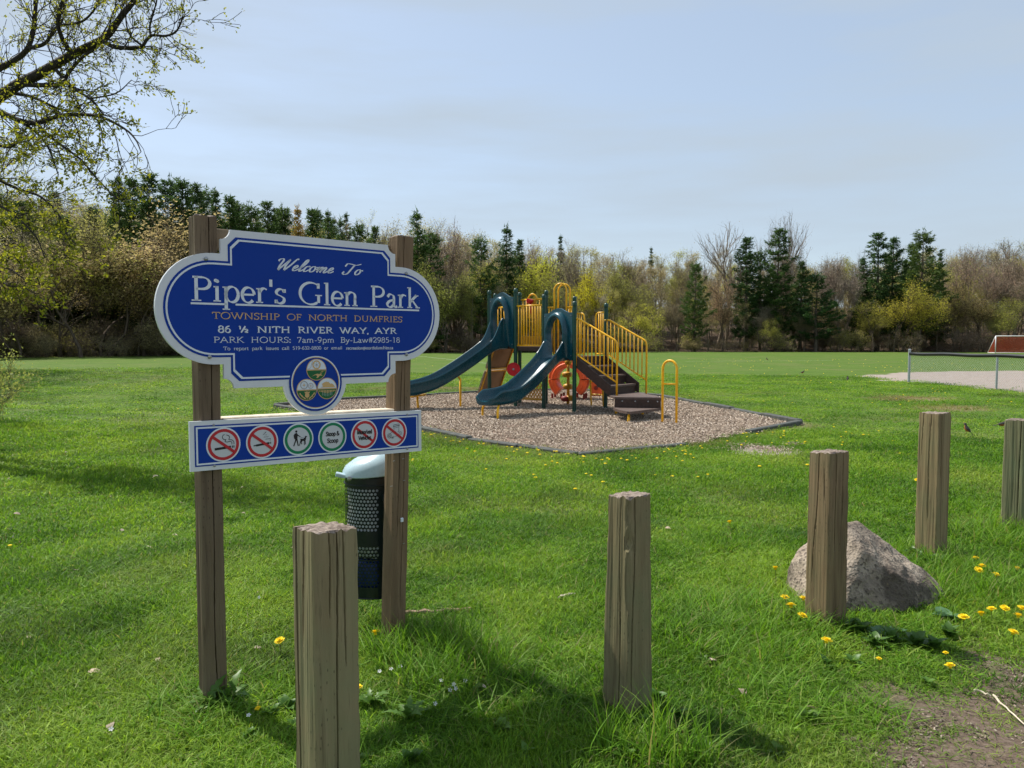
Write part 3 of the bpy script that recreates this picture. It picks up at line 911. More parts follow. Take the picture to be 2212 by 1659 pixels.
# strokes of every letter on the sign: l = straight, c = smooth curve, a = arc (cx cy rx ry a0 a1), s = serif (x y halfwidth)
GL = {
 'A': (.92, 'l .06 0 .45 1;l .44 1 .84 0;l .2 .36 .66 .36;s .07 0 .14;s .84 0 .15'),
 'B': (.72, 'l .2 0 .2 1;l .08 .98 .4 .98;a .38 .76 .22 .22 90 -90;l .2 .53 .4 .53;a .4 .275 .26 .255 90 -90;l .08 .02 .4 .02'),
 'D': (.98, 'l .2 0 .2 1;l .08 .98 .4 .98;a .4 .5 .46 .48 90 -90;l .08 .02 .4 .02'),
 'E': (.74, 'l .2 0 .2 1;l .08 .98 .6 .98;l .2 .52 .5 .52;l .08 .02 .64 .02;l .6 1 .6 .8;l .64 0 .66 .22;l .5 .6 .5 .43'),
 'F': (.68, 'l .2 0 .2 1;l .08 .98 .6 .98;l .2 .52 .5 .52;l .6 1 .6 .8;l .5 .6 .5 .43;s .2 0 .16'),
 'G': (1.02, 'a .52 .5 .44 .5 48 305;l .83 .42 .83 .08;s .83 .44 .14;l .82 .98 .82 .74'),
 'H': (1.02, 'l .2 0 .2 1;l .8 0 .8 1;l .2 .52 .8 .52;s .2 0 .14;s .2 1 .14;s .8 0 .14;s .8 1 .14'),
 'I': (.44, 'l .22 0 .22 1;s .22 0 .15;s .22 1 .15'),
 'K': (.92, 'l .2 0 .2 1;l .72 1 .22 .46;l .34 .58 .82 0;s .2 0 .15;s .2 1 .15;s .72 1 .13;s .84 0 .13'),
 'L': (.7, 'l .2 0 .2 1;l .08 .02 .62 .02;l .63 0 .65 .24;s .2 1 .15'),
 'M': (1.2, 'l .18 0 .22 1;l .22 1 .6 .04;l .6 .04 .98 1;l 1.0 1 1.02 0;s .18 0 .13;s 1.02 0 .15;s .16 1 .1;s 1.04 1 .1'),
 'N': (1.04, 'l .18 0 .18 1;l .18 1 .84 0;l .84 0 .84 1;s .18 0 .14;s .84 1 .14;s .12 1 .1'),
 'O': (1.04, 'a .52 .5 .44 .51 0 360'),
 'P': (.74, 'l .2 0 .2 1;l .08 .98 .4 .98;a .4 .735 .26 .245 90 -90;l .4 .49 .2 .49;s .2 0 .16'),
 'R': (.84, 'l .2 0 .2 1;l .08 .98 .4 .98;a .4 .745 .24 .235 90 -90;l .4 .51 .2 .51;l .4 .51 .78 0;s .2 0 .16;s .8 0 .1'),
 'S': (.62, 'c .54 .82 .42 .98 .26 .98 .1 .84 .14 .64 .34 .52 .5 .38 .52 .18 .36 .02 .2 .02 .08 .2;l .55 1 .55 .78;l .08 0 .08 .24'),
 'T': (.84, 'l .42 0 .42 1;l .06 .98 .78 .98;l .07 1 .05 .78;l .77 1 .79 .78;s .42 0 .16'),
 'U': (1.0, 'l .19 1 .19 .34;a .49 .34 .3 .33 180 360;l .79 .34 .79 1;s .19 1 .15;s .79 1 .13'),
 'V': (.92, 'l .08 1 .46 0;l .46 0 .82 1;s .09 1 .14;s .82 1 .13'),
 'W': (1.34, 'l .08 1 .4 0;l .4 0 .66 .95;l .62 1 .94 0;l .94 0 1.24 1;s .09 1 .13;s .62 1 .13;s 1.24 1 .13'),
 'Y': (.88, 'l .08 1 .44 .46;l .44 .46 .78 1;l .44 .46 .44 0;s .1 1 .13;s .78 1 .13;s .44 0 .16'),
 'a': (.56, 'c .1 .5 .2 .63 .34 .6 .4 .48 .4 .1 .46 .01 .55 .05;c .4 .37 .2 .3 .09 .16 .15 .02 .28 .02 .4 .14'),
 'c': (.5, 'a .3 .31 .24 .33 48 312'),
 'd': (.64, 'a .29 .31 .22 .33 0 360;l .48 0 .48 1.04;s .43 1.02 .07;s .54 .02 .07'),
 'e': (.54, 'a .28 .31 .22 .33 5 318;l .08 .33 .49 .33'),
 'f': (.38, 'c .42 .94 .36 1.04 .24 1 .19 .84 .19 .5;l .19 .6 .19 0;l .04 .62 .36 .62;s .19 0 .14'),
 'h': (.68, 'l .15 0 .15 1.04;c .15 .5 .28 .63 .42 .62 .5 .5 .5 .3;l .5 .36 .5 0;s .15 0 .12;s .5 0 .12;s .1 1.02 .07'),
 'i': (.32, 'l .16 0 .16 .64;s .16 0 .13;s .11 .62 .07;a .15 .86 .035 .035 0 360'),
 'k': (.64, 'l .15 0 .15 1.04;l .48 .64 .17 .3;l .26 .4 .54 0;s .15 0 .12;s .1 1.02 .07;s .48 .63 .1;s .54 0 .11'),
 'l': (.32, 'l .16 0 .16 1.04;s .16 0 .13;s .11 1.02 .07'),
 'm': (1.02, 'l .15 0 .15 .64;c .15 .5 .28 .63 .4 .62 .48 .5 .48 .3;l .48 .36 .48 0;c .48 .5 .62 .63 .74 .62 .82 .5 .82 .3;l .82 .36 .82 0;s .15 0 .12;s .48 0 .12;s .82 0 .12;s .1 .62 .07'),
 'n': (.68, 'l .15 0 .15 .64;c .15 .5 .28 .63 .42 .62 .5 .5 .5 .3;l .5 .36 .5 0;s .15 0 .12;s .5 0 .12;s .1 .62 .07'),
 'o': (.62, 'a .31 .31 .24 .33 0 360'),
 'p': (.66, 'l .15 -.34 .15 .64;a .36 .31 .22 .33 0 360;s .15 -.33 .13;s .1 .62 .07'),
 'r': (.46, 'l .15 0 .15 .64;c .15 .46 .24 .6 .34 .63 .42 .58;s .15 0 .13;s .1 .62 .07'),
 's': (.46, 'c .38 .5 .3 .62 .18 .62 .09 .52 .12 .4 .26 .32 .37 .22 .36 .08 .25 .0 .14 .02 .07 .14;l .39 .64 .39 .48;l .07 0 .07 .16'),
 't': (.38, 'l .17 .82 .17 .14;c .17 .16 .2 .03 .28 .01 .36 .07;l .04 .62 .34 .62'),
 'u': (.68, 'l .15 .64 .15 .2;c .15 .22 .2 .04 .32 .02 .42 .06 .5 .18;l .5 .64 .5 0;s .1 .62 .07;s .45 .62 .07;s .55 .02 .06'),
 'w': (.92, 'l .08 .64 .28 0;l .28 0 .46 .6;l .44 .64 .64 0;l .64 0 .84 .64;s .08 .63 .11;s .84 .63 .1;s .44 .63 .1'),
 'y': (.6, 'l .07 .64 .3 0;c .52 .64 .3 .02 .2 -.22 .1 -.32 .03 -.28;s .08 .63 .11;s .5 .63 .1'),
 'z': (.5, 'l .08 .6 .4 .6;l .4 .6 .08 .04;l .08 .04 .42 .04'),
 '0': (.6, 'a .3 .5 .22 .51 0 360'),
 '1': (.6, 'l .32 0 .32 1;s .32 0 .16;l .18 .9 .32 1'),
 '2': (.6, 'c .09 .74 .12 .92 .28 1 .44 .9 .48 .7 .36 .42 .2 .22 .07 .05;l .07 .05 .52 .05;l .52 0 .54 .18'),
 '3': (.6, 'c .1 .84 .2 .98 .34 .97 .45 .82 .4 .62 .24 .53;c .24 .53 .42 .5 .5 .32 .44 .1 .28 0 .1 .08'),
 '5': (.6, 'l .48 .97 .18 .97;l .18 .97 .15 .56;c .15 .56 .28 .62 .42 .54 .5 .34 .42 .1 .26 0 .09 .07'),
 '6': (.6, 'c .46 .98 .26 .88 .12 .6 .1 .3;a .31 .3 .21 .31 0 360'),
 '7': (.6, 'l .08 .95 .52 .95;l .52 .95 .22 0;l .08 1 .06 .78'),
 '8': (.6, 'a .3 .76 .18 .23 0 360;a .3 .27 .22 .28 0 360'),
 '9': (.6, 'a .29 .69 .21 .31 0 360;c .5 .7 .48 .4 .34 .12 .14 .02'),
 '@': (.95, 'a .47 .32 .17 .22 0 360;l .64 .52 .6 .12;c .6 .12 .76 .1 .86 .3 .8 .62 .56 .78 .28 .72 .1 .46 .12 .1 .34 -.14 .66 -.14'),
 "'": (.24, 'l .12 1.04 .12 .72'), ',': (.26, 'l .13 .1 .13 0;l .15 .02 .08 -.18'), '.': (.26, 'a .13 .05 .05 .05 0 360'),
 ':': (.3, 'a .15 .07 .05 .05 0 360;a .15 .55 .05 .05 0 360'), '-': (.4, 'l .06 .34 .34 .34'),
 '#': (.66, 'l .2 0 .28 1;l .42 0 .5 1;l .06 .66 .62 .66;l .04 .34 .6 .34'),
 '~': (1.0, 'l .14 1 .14 .5;l .04 .88 .14 1;l .22 0 .62 1;c .56 .40 .62 .52 .74 .52 .82 .42 .78 .28 .56 .04;l .56 .04 .88 .04'),
 '&': (.84, 'c .78 .46 .62 .12 .4 0 .16 .08 .12 .3 .34 .56 .5 .76 .42 .96 .28 .96 .22 .78 .34 .54 .56 .24 .8 .0'),
 ' ': (.75, ''),
}
SCRIPT = {
 'W': (1.02, 'c .02 .78 .05 .94 .18 1 .27 .86 .25 .4 .3 0;c .3 0 .45 .5 .6 .98;c .6 .98 .56 .4 .63 0;c .63 0 .82 .55 .95 1.04 1.06 1.02'),
 'e': (.34, 'c 0 .14 .15 .26 .21 .4 .13 .5 .04 .34 .07 .07 .18 .02 .34 .18'),
 'l': (.28, 'c 0 .14 .19 .6 .24 .95 .17 1.05 .1 .8 .07 .15 .14 0 .28 .18'),
 'c': (.32, 'c .26 .42 .2 .5 .08 .42 .04 .15 .14 0 .32 .18'),
 'o': (.42, 'a .17 .25 .14 .25 0 360;c .3 .38 .36 .44 .44 .4'),
 'm': (.68, 'c 0 .2 .08 .48 .11 .3 .08 0;c .08 .1 .2 .48 .29 .4 .26 0;c .26 .1 .4 .48 .49 .4 .47 .08 .54 0 .68 .18'),
 'T': (.78, 'c -.02 .72 .04 .98 .28 .96 .6 .9 .86 1.03;c .5 .92 .44 .45 .38 .08 .22 -.03 .08 .08 .12 .24'),
 ' ': (.5, ''),
}
def text_quads(txt, x0, x1, base, cap, thick, thin, font=GL, serif=True, shear=0.0, nib=22, space=1.0):
    adv = 0; items = []
    for ch in txt:
        w, spec = font[ch]
        items.append((adv, spec)); adv += w * (space if ch == ' ' else 1)
    sx = (x1 - x0) / adv
    nb = R(nib)
    out = []
    for ax, spec in items:
        for s in filter(None, spec.split(';')):
            p = s.split(); k = p[0]; v = [float(q) for q in p[1:]]
            if k == 's':
                if not serif: continue
                h = .016 if thick < .15 else .026
                yy = v[1] if v[1] <= 0 else v[1] - h * .5
                yy = max(yy, v[1] - h) + (h if v[1] == 0 else 0) * .5
                q = [(v[0] - v[2], yy - h), (v[0] + v[2], yy - h), (v[0] + v[2], yy + h), (v[0] - v[2], yy + h)]
                out.append([(x0 + (ax + a + shear * b) * sx, base + b * cap) for a, b in q]); continue
            if k == 'l': pts = [(v[0], v[1]), ((v[0] + v[2]) / 2, (v[1] + v[3]) / 2), (v[2], v[3])]
            elif k == 'a':
                n = 20 if abs(v[5] - v[4]) > 200 else 10
                pts = [(v[0] + v[2] * math.cos(R(v[4] + (v[5] - v[4]) * i / n)), v[1] + v[3] * math.sin(R(v[4] + (v[5] - v[4]) * i / n))) for i in range(n + 1)]
            else:
                pts = [(p_.x, p_.y) for p_ in catmull([Vector((v[i], v[i + 1], 0)) for i in range(0, len(v), 2)], 5)]
            # pen in true proportions
            real = [(x0 + (ax + a + shear * b) * sx, base + b * cap) for a, b in pts]
            fn = (lambda a: cap * .5 * (thin + (thick - thin) * abs(math.sin(a + nb)))) if serif or font is SCRIPT else (lambda a: cap * .5 * thick)
            out += stroke2(real, fn)
    return out
def words(parent, L, off, mat):
    """every word of a line is a part of its own"""
    a, k = L; k = dict(k); txt, x0, x1 = a[0], a[1], a[2]; f = k.get('font', GL); sp = k.pop('space', 1.0)
    tot = sum(f[c][0] * (sp if c == ' ' else 1) for c in txt); sx = (x1 - x0) / tot; x = x0
    for w in txt.split(' '):
        L_ = sum(f[c][0] for c in w) * sx; m = MB()
        for q in text_quads(w, x, x + L_, *a[3:], **k): poly(m, q, off)
        tag(m.build('word', mat, parent), kind='stuff' if a[4] < .02 else None)
        x += L_ + f[' '][0] * sp * sx

def sign_outline(dl, circle=True, concave=True):
    cx = .476; hw = .427 - dl; hw2 = .423 - dl; top = 2.017 - dl; bot = 1.350 + dl; zt = 1.914 - dl; zb = 1.453 + dl
    cut = .042 if concave else .034
    P = []
    def corner(sx_, h_, ez, dirz, first):
        # from the vertical side to the horizontal edge (first) or back
        seq = []
        for i in range(7):
            a = R(90 * i / 6)
            if concave: p = (cx + sx_ * (h_ - cut * math.sin(a)), ez - dirz * cut * math.cos(a))
            else: p = (cx + sx_ * (h_ - cut * i / 6), ez - dirz * cut * (1 - i / 6))
            seq.append(p)
        return seq if first else seq[::-1]
    P.append((cx - hw, zt)); P += corner(-1, hw, top, 1, True); P += corner(1, hw, top, 1, False); P.append((cx + hw, zt))
    rl = .2305 - dl
    P += [(cx + .46 + rl * math.cos(R(90 - 180 * i / 28)), 1.6835 + rl * math.sin(R(90 - 180 * i / 28))) for i in range(29)]
    P.append((cx + hw2, zb)); P += corner(1, hw2, bot, -1, True)
    r = .155 - dl; cz = 1.368; a0 = math.degrees(math.asin((bot - cz) / r))
    if circle: P += [(.471 + r * math.cos(R(a0 + (-180 - 2 * a0) * i / 32)), cz + r * math.sin(R(a0 + (-180 - 2 * a0) * i / 32))) for i in range(33)]
    P += corner(-1, hw2, bot, -1, False); P.append((cx - hw2, zb))
    P += [(cx - .46 - rl * math.cos(R(-90 + 180 * i / 28)), 1.6835 + rl * math.sin(R(-90 + 180 * i / 28))) for i in range(29)]
    return P

def make_sign():
    root = thing('park_sign', (SL.x, SL.y, 0), 'blue and white welcome sign board with rule board on two brown timber posts', 'sign')
    # posts
    wood_post('post', (SL.x + S_N.x * .004, SL.y + S_N.y * .004), .088, .092, 2.065, SIGN_PHI, 3, M_signwood,
              [(.50, 0, 1.0, .02, .050, .10)], parent=root, tint=(.92, .9, .88))
    rp_ = SL + S_AX * .909
    wood_post('post', (rp_.x + S_N.x * .003, rp_.y + S_N.y * .003), .090, .092, 2.07, SIGN_PHI, 9, M_signwood,
              [(.3, 0.25, 1.0, .012, .05, .14), (.66, .1, .72, .008, .045, -.10)], parent=root,
              lean=(.054, .046), tint=(1.12, 1.02, .92))
    # cross beams behind the boards
    m = MB(); m.bar(SP(.06, 1.985, -.09), SP(.93, 1.985, -.09), .04, .09, bev=.004); o = m.build('cross_beam', M_signwood, root)
    m = MB(); m.bar(SP(.055, 1.180, -.05), SP(.915, 1.168, -.05), .085, .09, bev=.004); o = m.build('cross_beam', M_palestick, root)
    # main board
    out = sign_outline(0)
    m = MB()
    m.loft([[SP(p[0], p[1], .001) for p in out], [SP(p[0], p[1], .016) for p in out], ], True, True)
    board = m.build('sign_board', M_white, root)
    m = MB()
    poly(m, sign_outline(.030, True, False), .0172)
    m.build('blue_field', M_blue, board)
    m = MB()
    ringf(m, sign_outline(.039, False, False), sign_outline(.0465, False, False), .0184)
    m.build('border_line', M_letter, board)
    white = [(('Welcome To', .272, .705, 1.862, .050, .20, .045), dict(font=SCRIPT, shear=.42, nib=-5)),
             (("Piper's Glen Park", -.078, 1.043, 1.716, .098, .150, .048), dict(space=.62)),
             (('86 ~ NITH RIVER WAY, AYR', .030, .905, 1.5865, .0275, .25, .10), dict(space=.95)),
             (('PARK HOURS: 7am-9pm By-Law#2985-18', .010, .925, 1.5435, .0245, .14, .07), dict(space=.95)),
             (('To report park issues call 519-632-8800 or email', .051, .607, 1.5125, .0140, .16, .09), dict(space=.9)),
             (('recreation@northdumfries.ca', .625, .884, 1.5110, .0140, .17, .09), dict(shear=.22))]
    for ln in white: words(board, ln, .0184, M_letter)
    words(board, (('TOWNSHIP OF NORTH DUMFRIES', .007, .940, 1.6435, .0270, .16, .075), dict(space=1.0)), .0184, M_gold)
    m = MB()
    for a, b in ((-.077, .071), (.107, 1.040)):
        poly(m, [(a, 1.7005), (b, 1.7005), (b, 1.7085), (a, 1.7085)], .0184)
    tag(m.build('underline', M_letter, board), kind='stuff')
    # emblem
    E = (.471, 1.3615); m = MB()
    poly(m, circ(E, .1305, 56), .0190, 0)
    ringf(m, circ(E, .121, 56), circ(E, .1165, 56), .0200, 2)
    ringf(m, circ(E, .1165, 56), circ(E, .1135, 56), .0200, 1)
    def roundel(c):
        poly(m, circ(c, .0495, 36), .0202, 1)
        up = circ(c, .0462, 20, 2, 178, False); poly(m, up, .0212, 2)
        dn = circ(c, .0462, 20, 184, 356, False); poly(m, dn, .0212, 3)
    t_ = (E[0] + .002, E[1] + .0585); l_ = (E[0] - .047, E[1] - .0315); r_ = (E[0] + .0540, E[1] - .0290)
    for c in (t_, l_, r_): roundel(c)
    # top roundel: wheel, stream and plough
    wc = (t_[0] - .0, t_[1] + .0225)
    ringf(m, circ(wc, .0205, 28), circ(wc, .0145, 28), .0220, 1)
    poly(m, circ(wc, .0035, 12), .0222, 5)
    for k in range(6):
        a = R(90 + 60 * k); line2(m, [(wc[0] + .003 * math.cos(a), wc[1] + .003 * math.sin(a)), (wc[0] + .0125 * math.cos(a), wc[1] + .0125 * math.sin(a))], .0007, .0220, 5)
    line2(m, [(p.x, p.y) for p in catmull([Vector((t_[0] - .019, t_[1] + .040, 0)), Vector((t_[0] - .024, t_[1] + .026, 0)), Vector((t_[0] - .030, t_[1] + .010, 0)), Vector((t_[0] - .042, t_[1] + .0035, 0))], 5)], .0009, .0220, 5)
    pl = [(-.026, -.031), (-.012, -.023), (.004, -.018), (.012, -.021), (.020, -.019), (.029, -.028), (.016, -.027), (.004, -.038), (-.002, -.037), (.003, -.030), (-.002, -.024), (-.012, -.0255)]
    poly(m, [(t_[0] + a, t_[1] + b) for a, b in pl], .0220, 1)
    for dx in (0, .006): line2(m, [(t_[0] + .016 + dx, t_[1] - .020), (t_[0] + .024 + dx, t_[1] - .008), (t_[0] + .032 + dx * 1.4, t_[1] - .0055)], .0008, .0220, 1)
    # left roundel: two cogwheels, thistle with two leaves
    for dx, dy, rr_ in ((-.0135, .022, .0185), (.019, .0175, .0130)):
        c = (l_[0] + dx, l_[1] + dy)
        ringf(m, circ(c, rr_, 24), circ(c, rr_ * .80, 24), .0220, 5)
        poly(m, circ(c, rr_ * .22, 12), .0222, 1)
        for k in range(4):
            a = R(90 * k); line2(m, [(c[0], c[1]), (c[0] + rr_ * .62 * math.cos(a), c[1] + rr_ * .62 * math.sin(a))], .0007, .0220, 5)
    poly(m, circ((l_[0] + .001, l_[1] - .0245), .0112, 18), .0220, 1)
    poly(m, [(l_[0] + a, l_[1] + b) for a, b in ((-.013, -.007), (-.009, -.016), (.011, -.016), (.015, -.007), (.008, -.010), (.004, -.006), (.001, -.0095), (-.003, -.006), (-.007, -.010))], .0220, 1)
    line2(m, [(l_[0] + .001, l_[1] - .034), (l_[0] + .001, l_[1] - .045)], .001, .0220, 1)
    for sg in (-1, 1):
        lf = [(.004, -.043), (.014, -.0405), (.020, -.034), (.026, -.032), (.030, -.024), (.036, -.0215), (.038, -.012), (.032, -.0145), (.029, -.021), (.024, -.0235), (.020, -.030), (.013, -.0335)]
        poly(m, [(l_[0] + .001 + sg * a, l_[1] + b) for a, b in lf], .0220, 1)
    # right roundel: beaver above a row of ears of grain
    bv = [(-.034, .006), (-.020, .011), (-.026, .016), (-.024, .024), (-.014, .029), (-.004, .0315), (.008, .029), (.016, .021), (.022, .0225), (.030, .019), (.036, .011), (.040, .006), (.034, .0045), (.0, .0045)]
    poly(m, [(r_[0] + a, r_[1] + b) for a, b in bv], .0220, 1)
    for k in range(11):
        x = -.0385 + .0077 * k; h_ = .0145 - .0085 * abs(k - 5) / 5
        poly(m, [(r_[0] + x - .0025, r_[1] - .0075), (r_[0] + x + .0025, r_[1] - .0075), (r_[0] + x + .002, r_[1] - .0075 - h_), (r_[0] + x - .002, r_[1] - .0075 - h_)], .0220, 1)
        if 1 < k < 9: line2(m, [(r_[0] + x, r_[1] - .0075 - h_), (r_[0] + x, r_[1] - .036 + .0016 * abs(k - 5))], .0005, .0220, 2)
    m.build('emblem', [M_blue, M_gold, M_letter, M_dkgreen, M_green, M_bolt], board)
    for s_, z_ in ((-.012, 1.888), (.965, 1.885), (-.006, 1.4855), (.962, 1.484)):
        m = MB(); m.lathe([(.0085, .0), (.0085, .003), (.006, .0065), (.002, .0078)], 14, SP(s_, z_, .0172), M=Matrix((S_AX, Vector((0, 0, 1)), S_N)).transposed())
        m.build('bolt', M_bolt, board, True)
    # rule board, hung very slightly aslant
    sl = -.0185
    def RB(s, z): return (s, z + sl * (s - .48))
    ro = [(-.0925, 1.0025), (1.051, 1.0025), (1.051, 1.2100), (-.0925, 1.2100)]
    m = MB(); m.loft([[SP(*RB(*p), .002) for p in ro], [SP(*RB(*p), .014) for p in ro]], True, True)
    rb = m.build('rule_board', M_white, root)
    def inset(d): return [RB(ro[0][0] + d, ro[0][1] + d), RB(ro[1][0] - d, ro[1][1] + d), RB(ro[2][0] - d, ro[2][1] - d), RB(ro[3][0] + d, ro[3][1] - d)]
    m = MB(); poly(m, inset(.0185), .0152); m.build('blue_field', M_blue, rb)
    m = MB(); ringf(m, inset(.0245), inset(.0315), .0162); m.build('border_line', M_letter, rb)
    names = ['no smoking pictogram', 'no vaping pictogram', 'dog on leash pictogram', 'stoop and scoop pictogram', 'no motorized vehicles pictogram', 'no littering pictogram']
    for k in range(6):
        c = RB(.0445 + .1690 * k, 1.1065); m = MB(); D = lambda a, b: (c[0] + a, c[1] + b)
        poly(m, circ(c, .0725, 44), .0164, 0)
        ringf(m, circ(c, .0660, 44), circ(c, .0535, 44), .0174, 2 if k in (2, 3) else 1)
        poly(m, circ(c, .0535, 40), .0172, 4)
        bl = 3
        if k == 0:
            poly(m, [D(-.038, -.022), D(.031, -.017), D(.031, -.007), D(-.038, -.012)], .0180, bl)
            for dx in (.035, .0415): poly(m, [D(dx, -.017), D(dx + .004, -.0167), D(dx + .004, -.0067), D(dx, -.007)], .0180, bl)
            for s_ in ([(.035, -.002), (.034, .008), (.026, .0115), (.014, .0095), (.006, .0135), (.010, .020), (.003, .021), (-.004, .028), (-.003, .038), (.005, .043)],
                       [(.044, -.002), (.043, .009), (.035, .017), (.022, .0195), (.0255, .027), (.022, .036), (.012, .040)]):
                line2(m, [(p.x, p.y) for p in catmull([Vector((*D(*q), 0)) for q in s_], 4)], .0014, .0180, bl)
        elif k == 1:
            poly(m, [D(-.027, -.018), D(.032, -.012), D(.032, -.003), D(-.027, -.009), D(-.031, -.011), D(-.040, -.0115), D(-.040, -.0165), D(-.031, -.0155)], .0180, bl)
            poly(m, [D(.0355, -.0115), D(.0390, -.0112), D(.0390, -.0025), D(.0355, -.0028)], .0180, bl)
            line2(m, [D(.018, .043), D(.003, .031), D(.020, .030), D(.006, .020), D(.028, .021), D(.014, .010), D(.038, .012), D(.034, .003)], .0013, .0180, bl)
        elif k == 2:
            poly(m, circ(D(-.011, .036), .0052, 16), .0180, bl)
            poly(m, [D(-.015, .029), D(-.008, .029), D(-.003, .021), D(.010, .011), D(.009, .0085), D(-.005, .016), D(-.006, .002), D(.0, -.030), D(-.005, -.030), D(-.011, -.004), D(-.022, -.030), D(-.027, -.029), D(-.017, -.002), D(-.018, .004), D(-.022, .003), D(-.024, .019), D(-.020, .026)], .0180, bl)
            line2(m, [D(.009, .010), D(.015, .006), D(.024, .006)], .0006, .0180, bl)
            poly(m, [D(.008, .001), D(.012, .0015), D(.022, .001), D(.028, .005), D(.032, .013), D(.038, .012), D(.041, .009), D(.040, .007), D(.036, .006), D(.035, -.004), D(.033, -.008), D(.034, -.026), D(.031, -.026), D(.029, -.011), D(.028, -.029), D(.025, -.029), D(.026, -.010), D(.018, -.009), D(.014, -.016), D(.016, -.024), D(.013, -.024), D(.010, -.015), D(.004, -.030), D(.001, -.030), D(.006, -.012), D(.009, -.004), D(.005, .004)], .0180, bl)
        elif k in (3, 4):
            rows = (('Stoop &', -.034, .034, .006), ('Scoop', -.028, .028, -.026)) if k == 3 else (('Motorized', -.041, .041, .004), ('Vehicles', -.034, .034, -.024))
            for tx, a, b, z_ in rows:
                for q in text_quads(tx, c[0] + a, c[0] + b, c[1] + z_, .019, .21, .21, serif=False, space=.45): poly(m, q, .0184, bl)
        else:
            hw_ = .0008
            line2(m, [D(-.005, .038), D(.025, .041)], hw_ * 1.4, .0180, bl); line2(m, [D(-.008, .030), D(.029, .034)], hw_ * 2, .0180, bl)
            line2(m, [D(-.005, .038), D(-.007, .031)], hw_, .0180, bl); line2(m, [D(.025, .041), D(.028, .034)], hw_, .0180, bl)
            line2(m, [D(-.005, .028), D(-.002, .002)], hw_, .0180, bl); line2(m, [D(.026, .031), D(.023, .002)], hw_, .0180, bl)
            line2(m, [D(-.004, .022), D(.025, .026)], hw_, .0180, bl)
            line2(m, circ(D(-.030, -.014), .011, 16, 0, 360, False), hw_ * 1.3, .0180, bl); line2(m, circ(D(-.030, -.014), .005, 10, 0, 360, False), hw_ * 1.6, .0180, bl)
            line2(m, [D(-.028, -.003), D(-.012, .004), D(.004, .006), D(.012, -.002)], hw_, .0180, bl)
            line2(m, [D(-.027, -.025), D(-.006, -.022), D(.012, -.018), D(.020, -.014)], hw_, .0180, bl)
            line2(m, [D(-.012, -.020), D(-.016, -.030), D(-.008, -.016), D(-.009, -.030)], hw_ * 1.6, .0180, bl)
            line2(m, [D(.016, .0), D(.026, .006), D(.036, .002), D(.041, -.006), D(.037, -.014), D(.030, -.010), D(.022, -.008)], hw_, .0180, bl)
            line2(m, [D(.022, -.001), D(.030, -.003), D(.036, -.008)], hw_, .0180, bl)
        if k in (0, 1, 4, 5):
            a = R(-38); dx, dy = .058 * math.cos(a), .058 * math.sin(a)
            line2(m, [D(-dx, -dy), D(dx, dy)], .0060, .0190 if k != 4 else .0176, 1)
        o = m.build('pictogram', [M_letter, M_red, M_green, M_black, M_grey], rb); o['label'] = names[k]
    for s_, z_ in ((.005, 1.192), (.005, 1.020), (.965, 1.192), (.965, 1.020)):
        q = RB(s_, z_); m = MB()
        m.lathe([(.0052, 0), (.0052, .002), (.003, .0035)], 10, SP(q[0], q[1], .0160), M=Matrix((S_AX, Vector((0, 0, 1)), S_N)).transposed()); m.build('screw', M_bolt, rb)
    # staples and a plastic clip left on the right post
    for s_, z_ in ((.885, .955), (.94, .96), (.87, .83), (.945, .85), (.94, .53)):
        m = MB(); m.bar(SP(s_, z_, .005), SP(s_ + .012, z_ + .001, .005), .003); m.build('staple', M_bolt, root)
    m = MB(); m.box(SP(.936, .652, .006), (.016, .008, .022), Matrix((S_AX, S_N, Vector((0, 0, 1)))).transposed(), bev=.003); m.build('clip', M_letter, root)
make_sign()

# ------------------------------------------------------------------ bollards
def bollard_at(px, Y):
    return ((px - PCX) / FPX * Y, Y)
BL = [
 dict(px=697, Y=2.36, h=.965, w=.148, d=.152, phi=-49, seed=21, tint=(1.02, 1.02, .84), lab='nearest grey green timber bollard in front of the sign, cut off below',
      cracks=[(3.25, 0, 1, .030, .060, -.04), (3.46, .62, 1, .022, .070, .08), (.42, .0, 1, .012, .040, .10), (.66, .55, 1, .009, .040, -.10), (.30, .72, 1, .008, .04, .0)], taper=.02, chip=[(.86, .47, .12, .012, .012), (.0, .62, .10, .02, .01)]),
 dict(px=1362, Y=3.17, h=.905, w=.127, d=.129, phi=-52, seed=22, tint=(.86, .86, .70), lab='timber bollard with split corner standing alone in front of the lawn',
      cracks=[(3.66, .0, 1, .016, .050, -.05), (.16, .1, 1, .016, .07, .08)], taper=.19, chip=[(3.98, .80, .22, .03, .02), (3.95, .62, .14, .12, .010), (3.95, .93, .15, .06, .010)]),
 dict(px=1796, Y=4.08, h=.955, w=.140, d=.148, phi=-62, seed=23, tint=(.86, .74, .62), lab='brown cracked timber bollard directly in front of the boulder',
      cracks=[(3.32, .25, 1, .012, .045, .16), (.30, .45, 1, .012, .05, .0), (.62, .6, 1, .008, .04, .1), (3.7, .72, .95, .008, .04, 0)], taper=.07, chip=[(.3, .78, .35, .006, .010), (3.5, .03, .35, .05, .012)]),
 dict(px=2023, Y=5.40, h=1.04, w=.150, d=.155, phi=-57, seed=24, tint=(1.10, .98, .80), lab='tall pale timber bollard behind the boulder',
      cracks=[(3.22, .7, 1, .006, .04, .05), (3.55, .25, 1, .006, .04, .10), (.2, .55, 1, .014, .07, .1)], taper=.02, chip=None),
 dict(px=2204, Y=6.15, h=.915, w=.150, d=.150, phi=-50, seed=25, tint=(.86, 1.0, .82), lab='green tinged timber bollard at the right edge of the photo',
      cracks=[(3.72, .0, 1, .016, .06, .03)], taper=.04, chip=None),
]
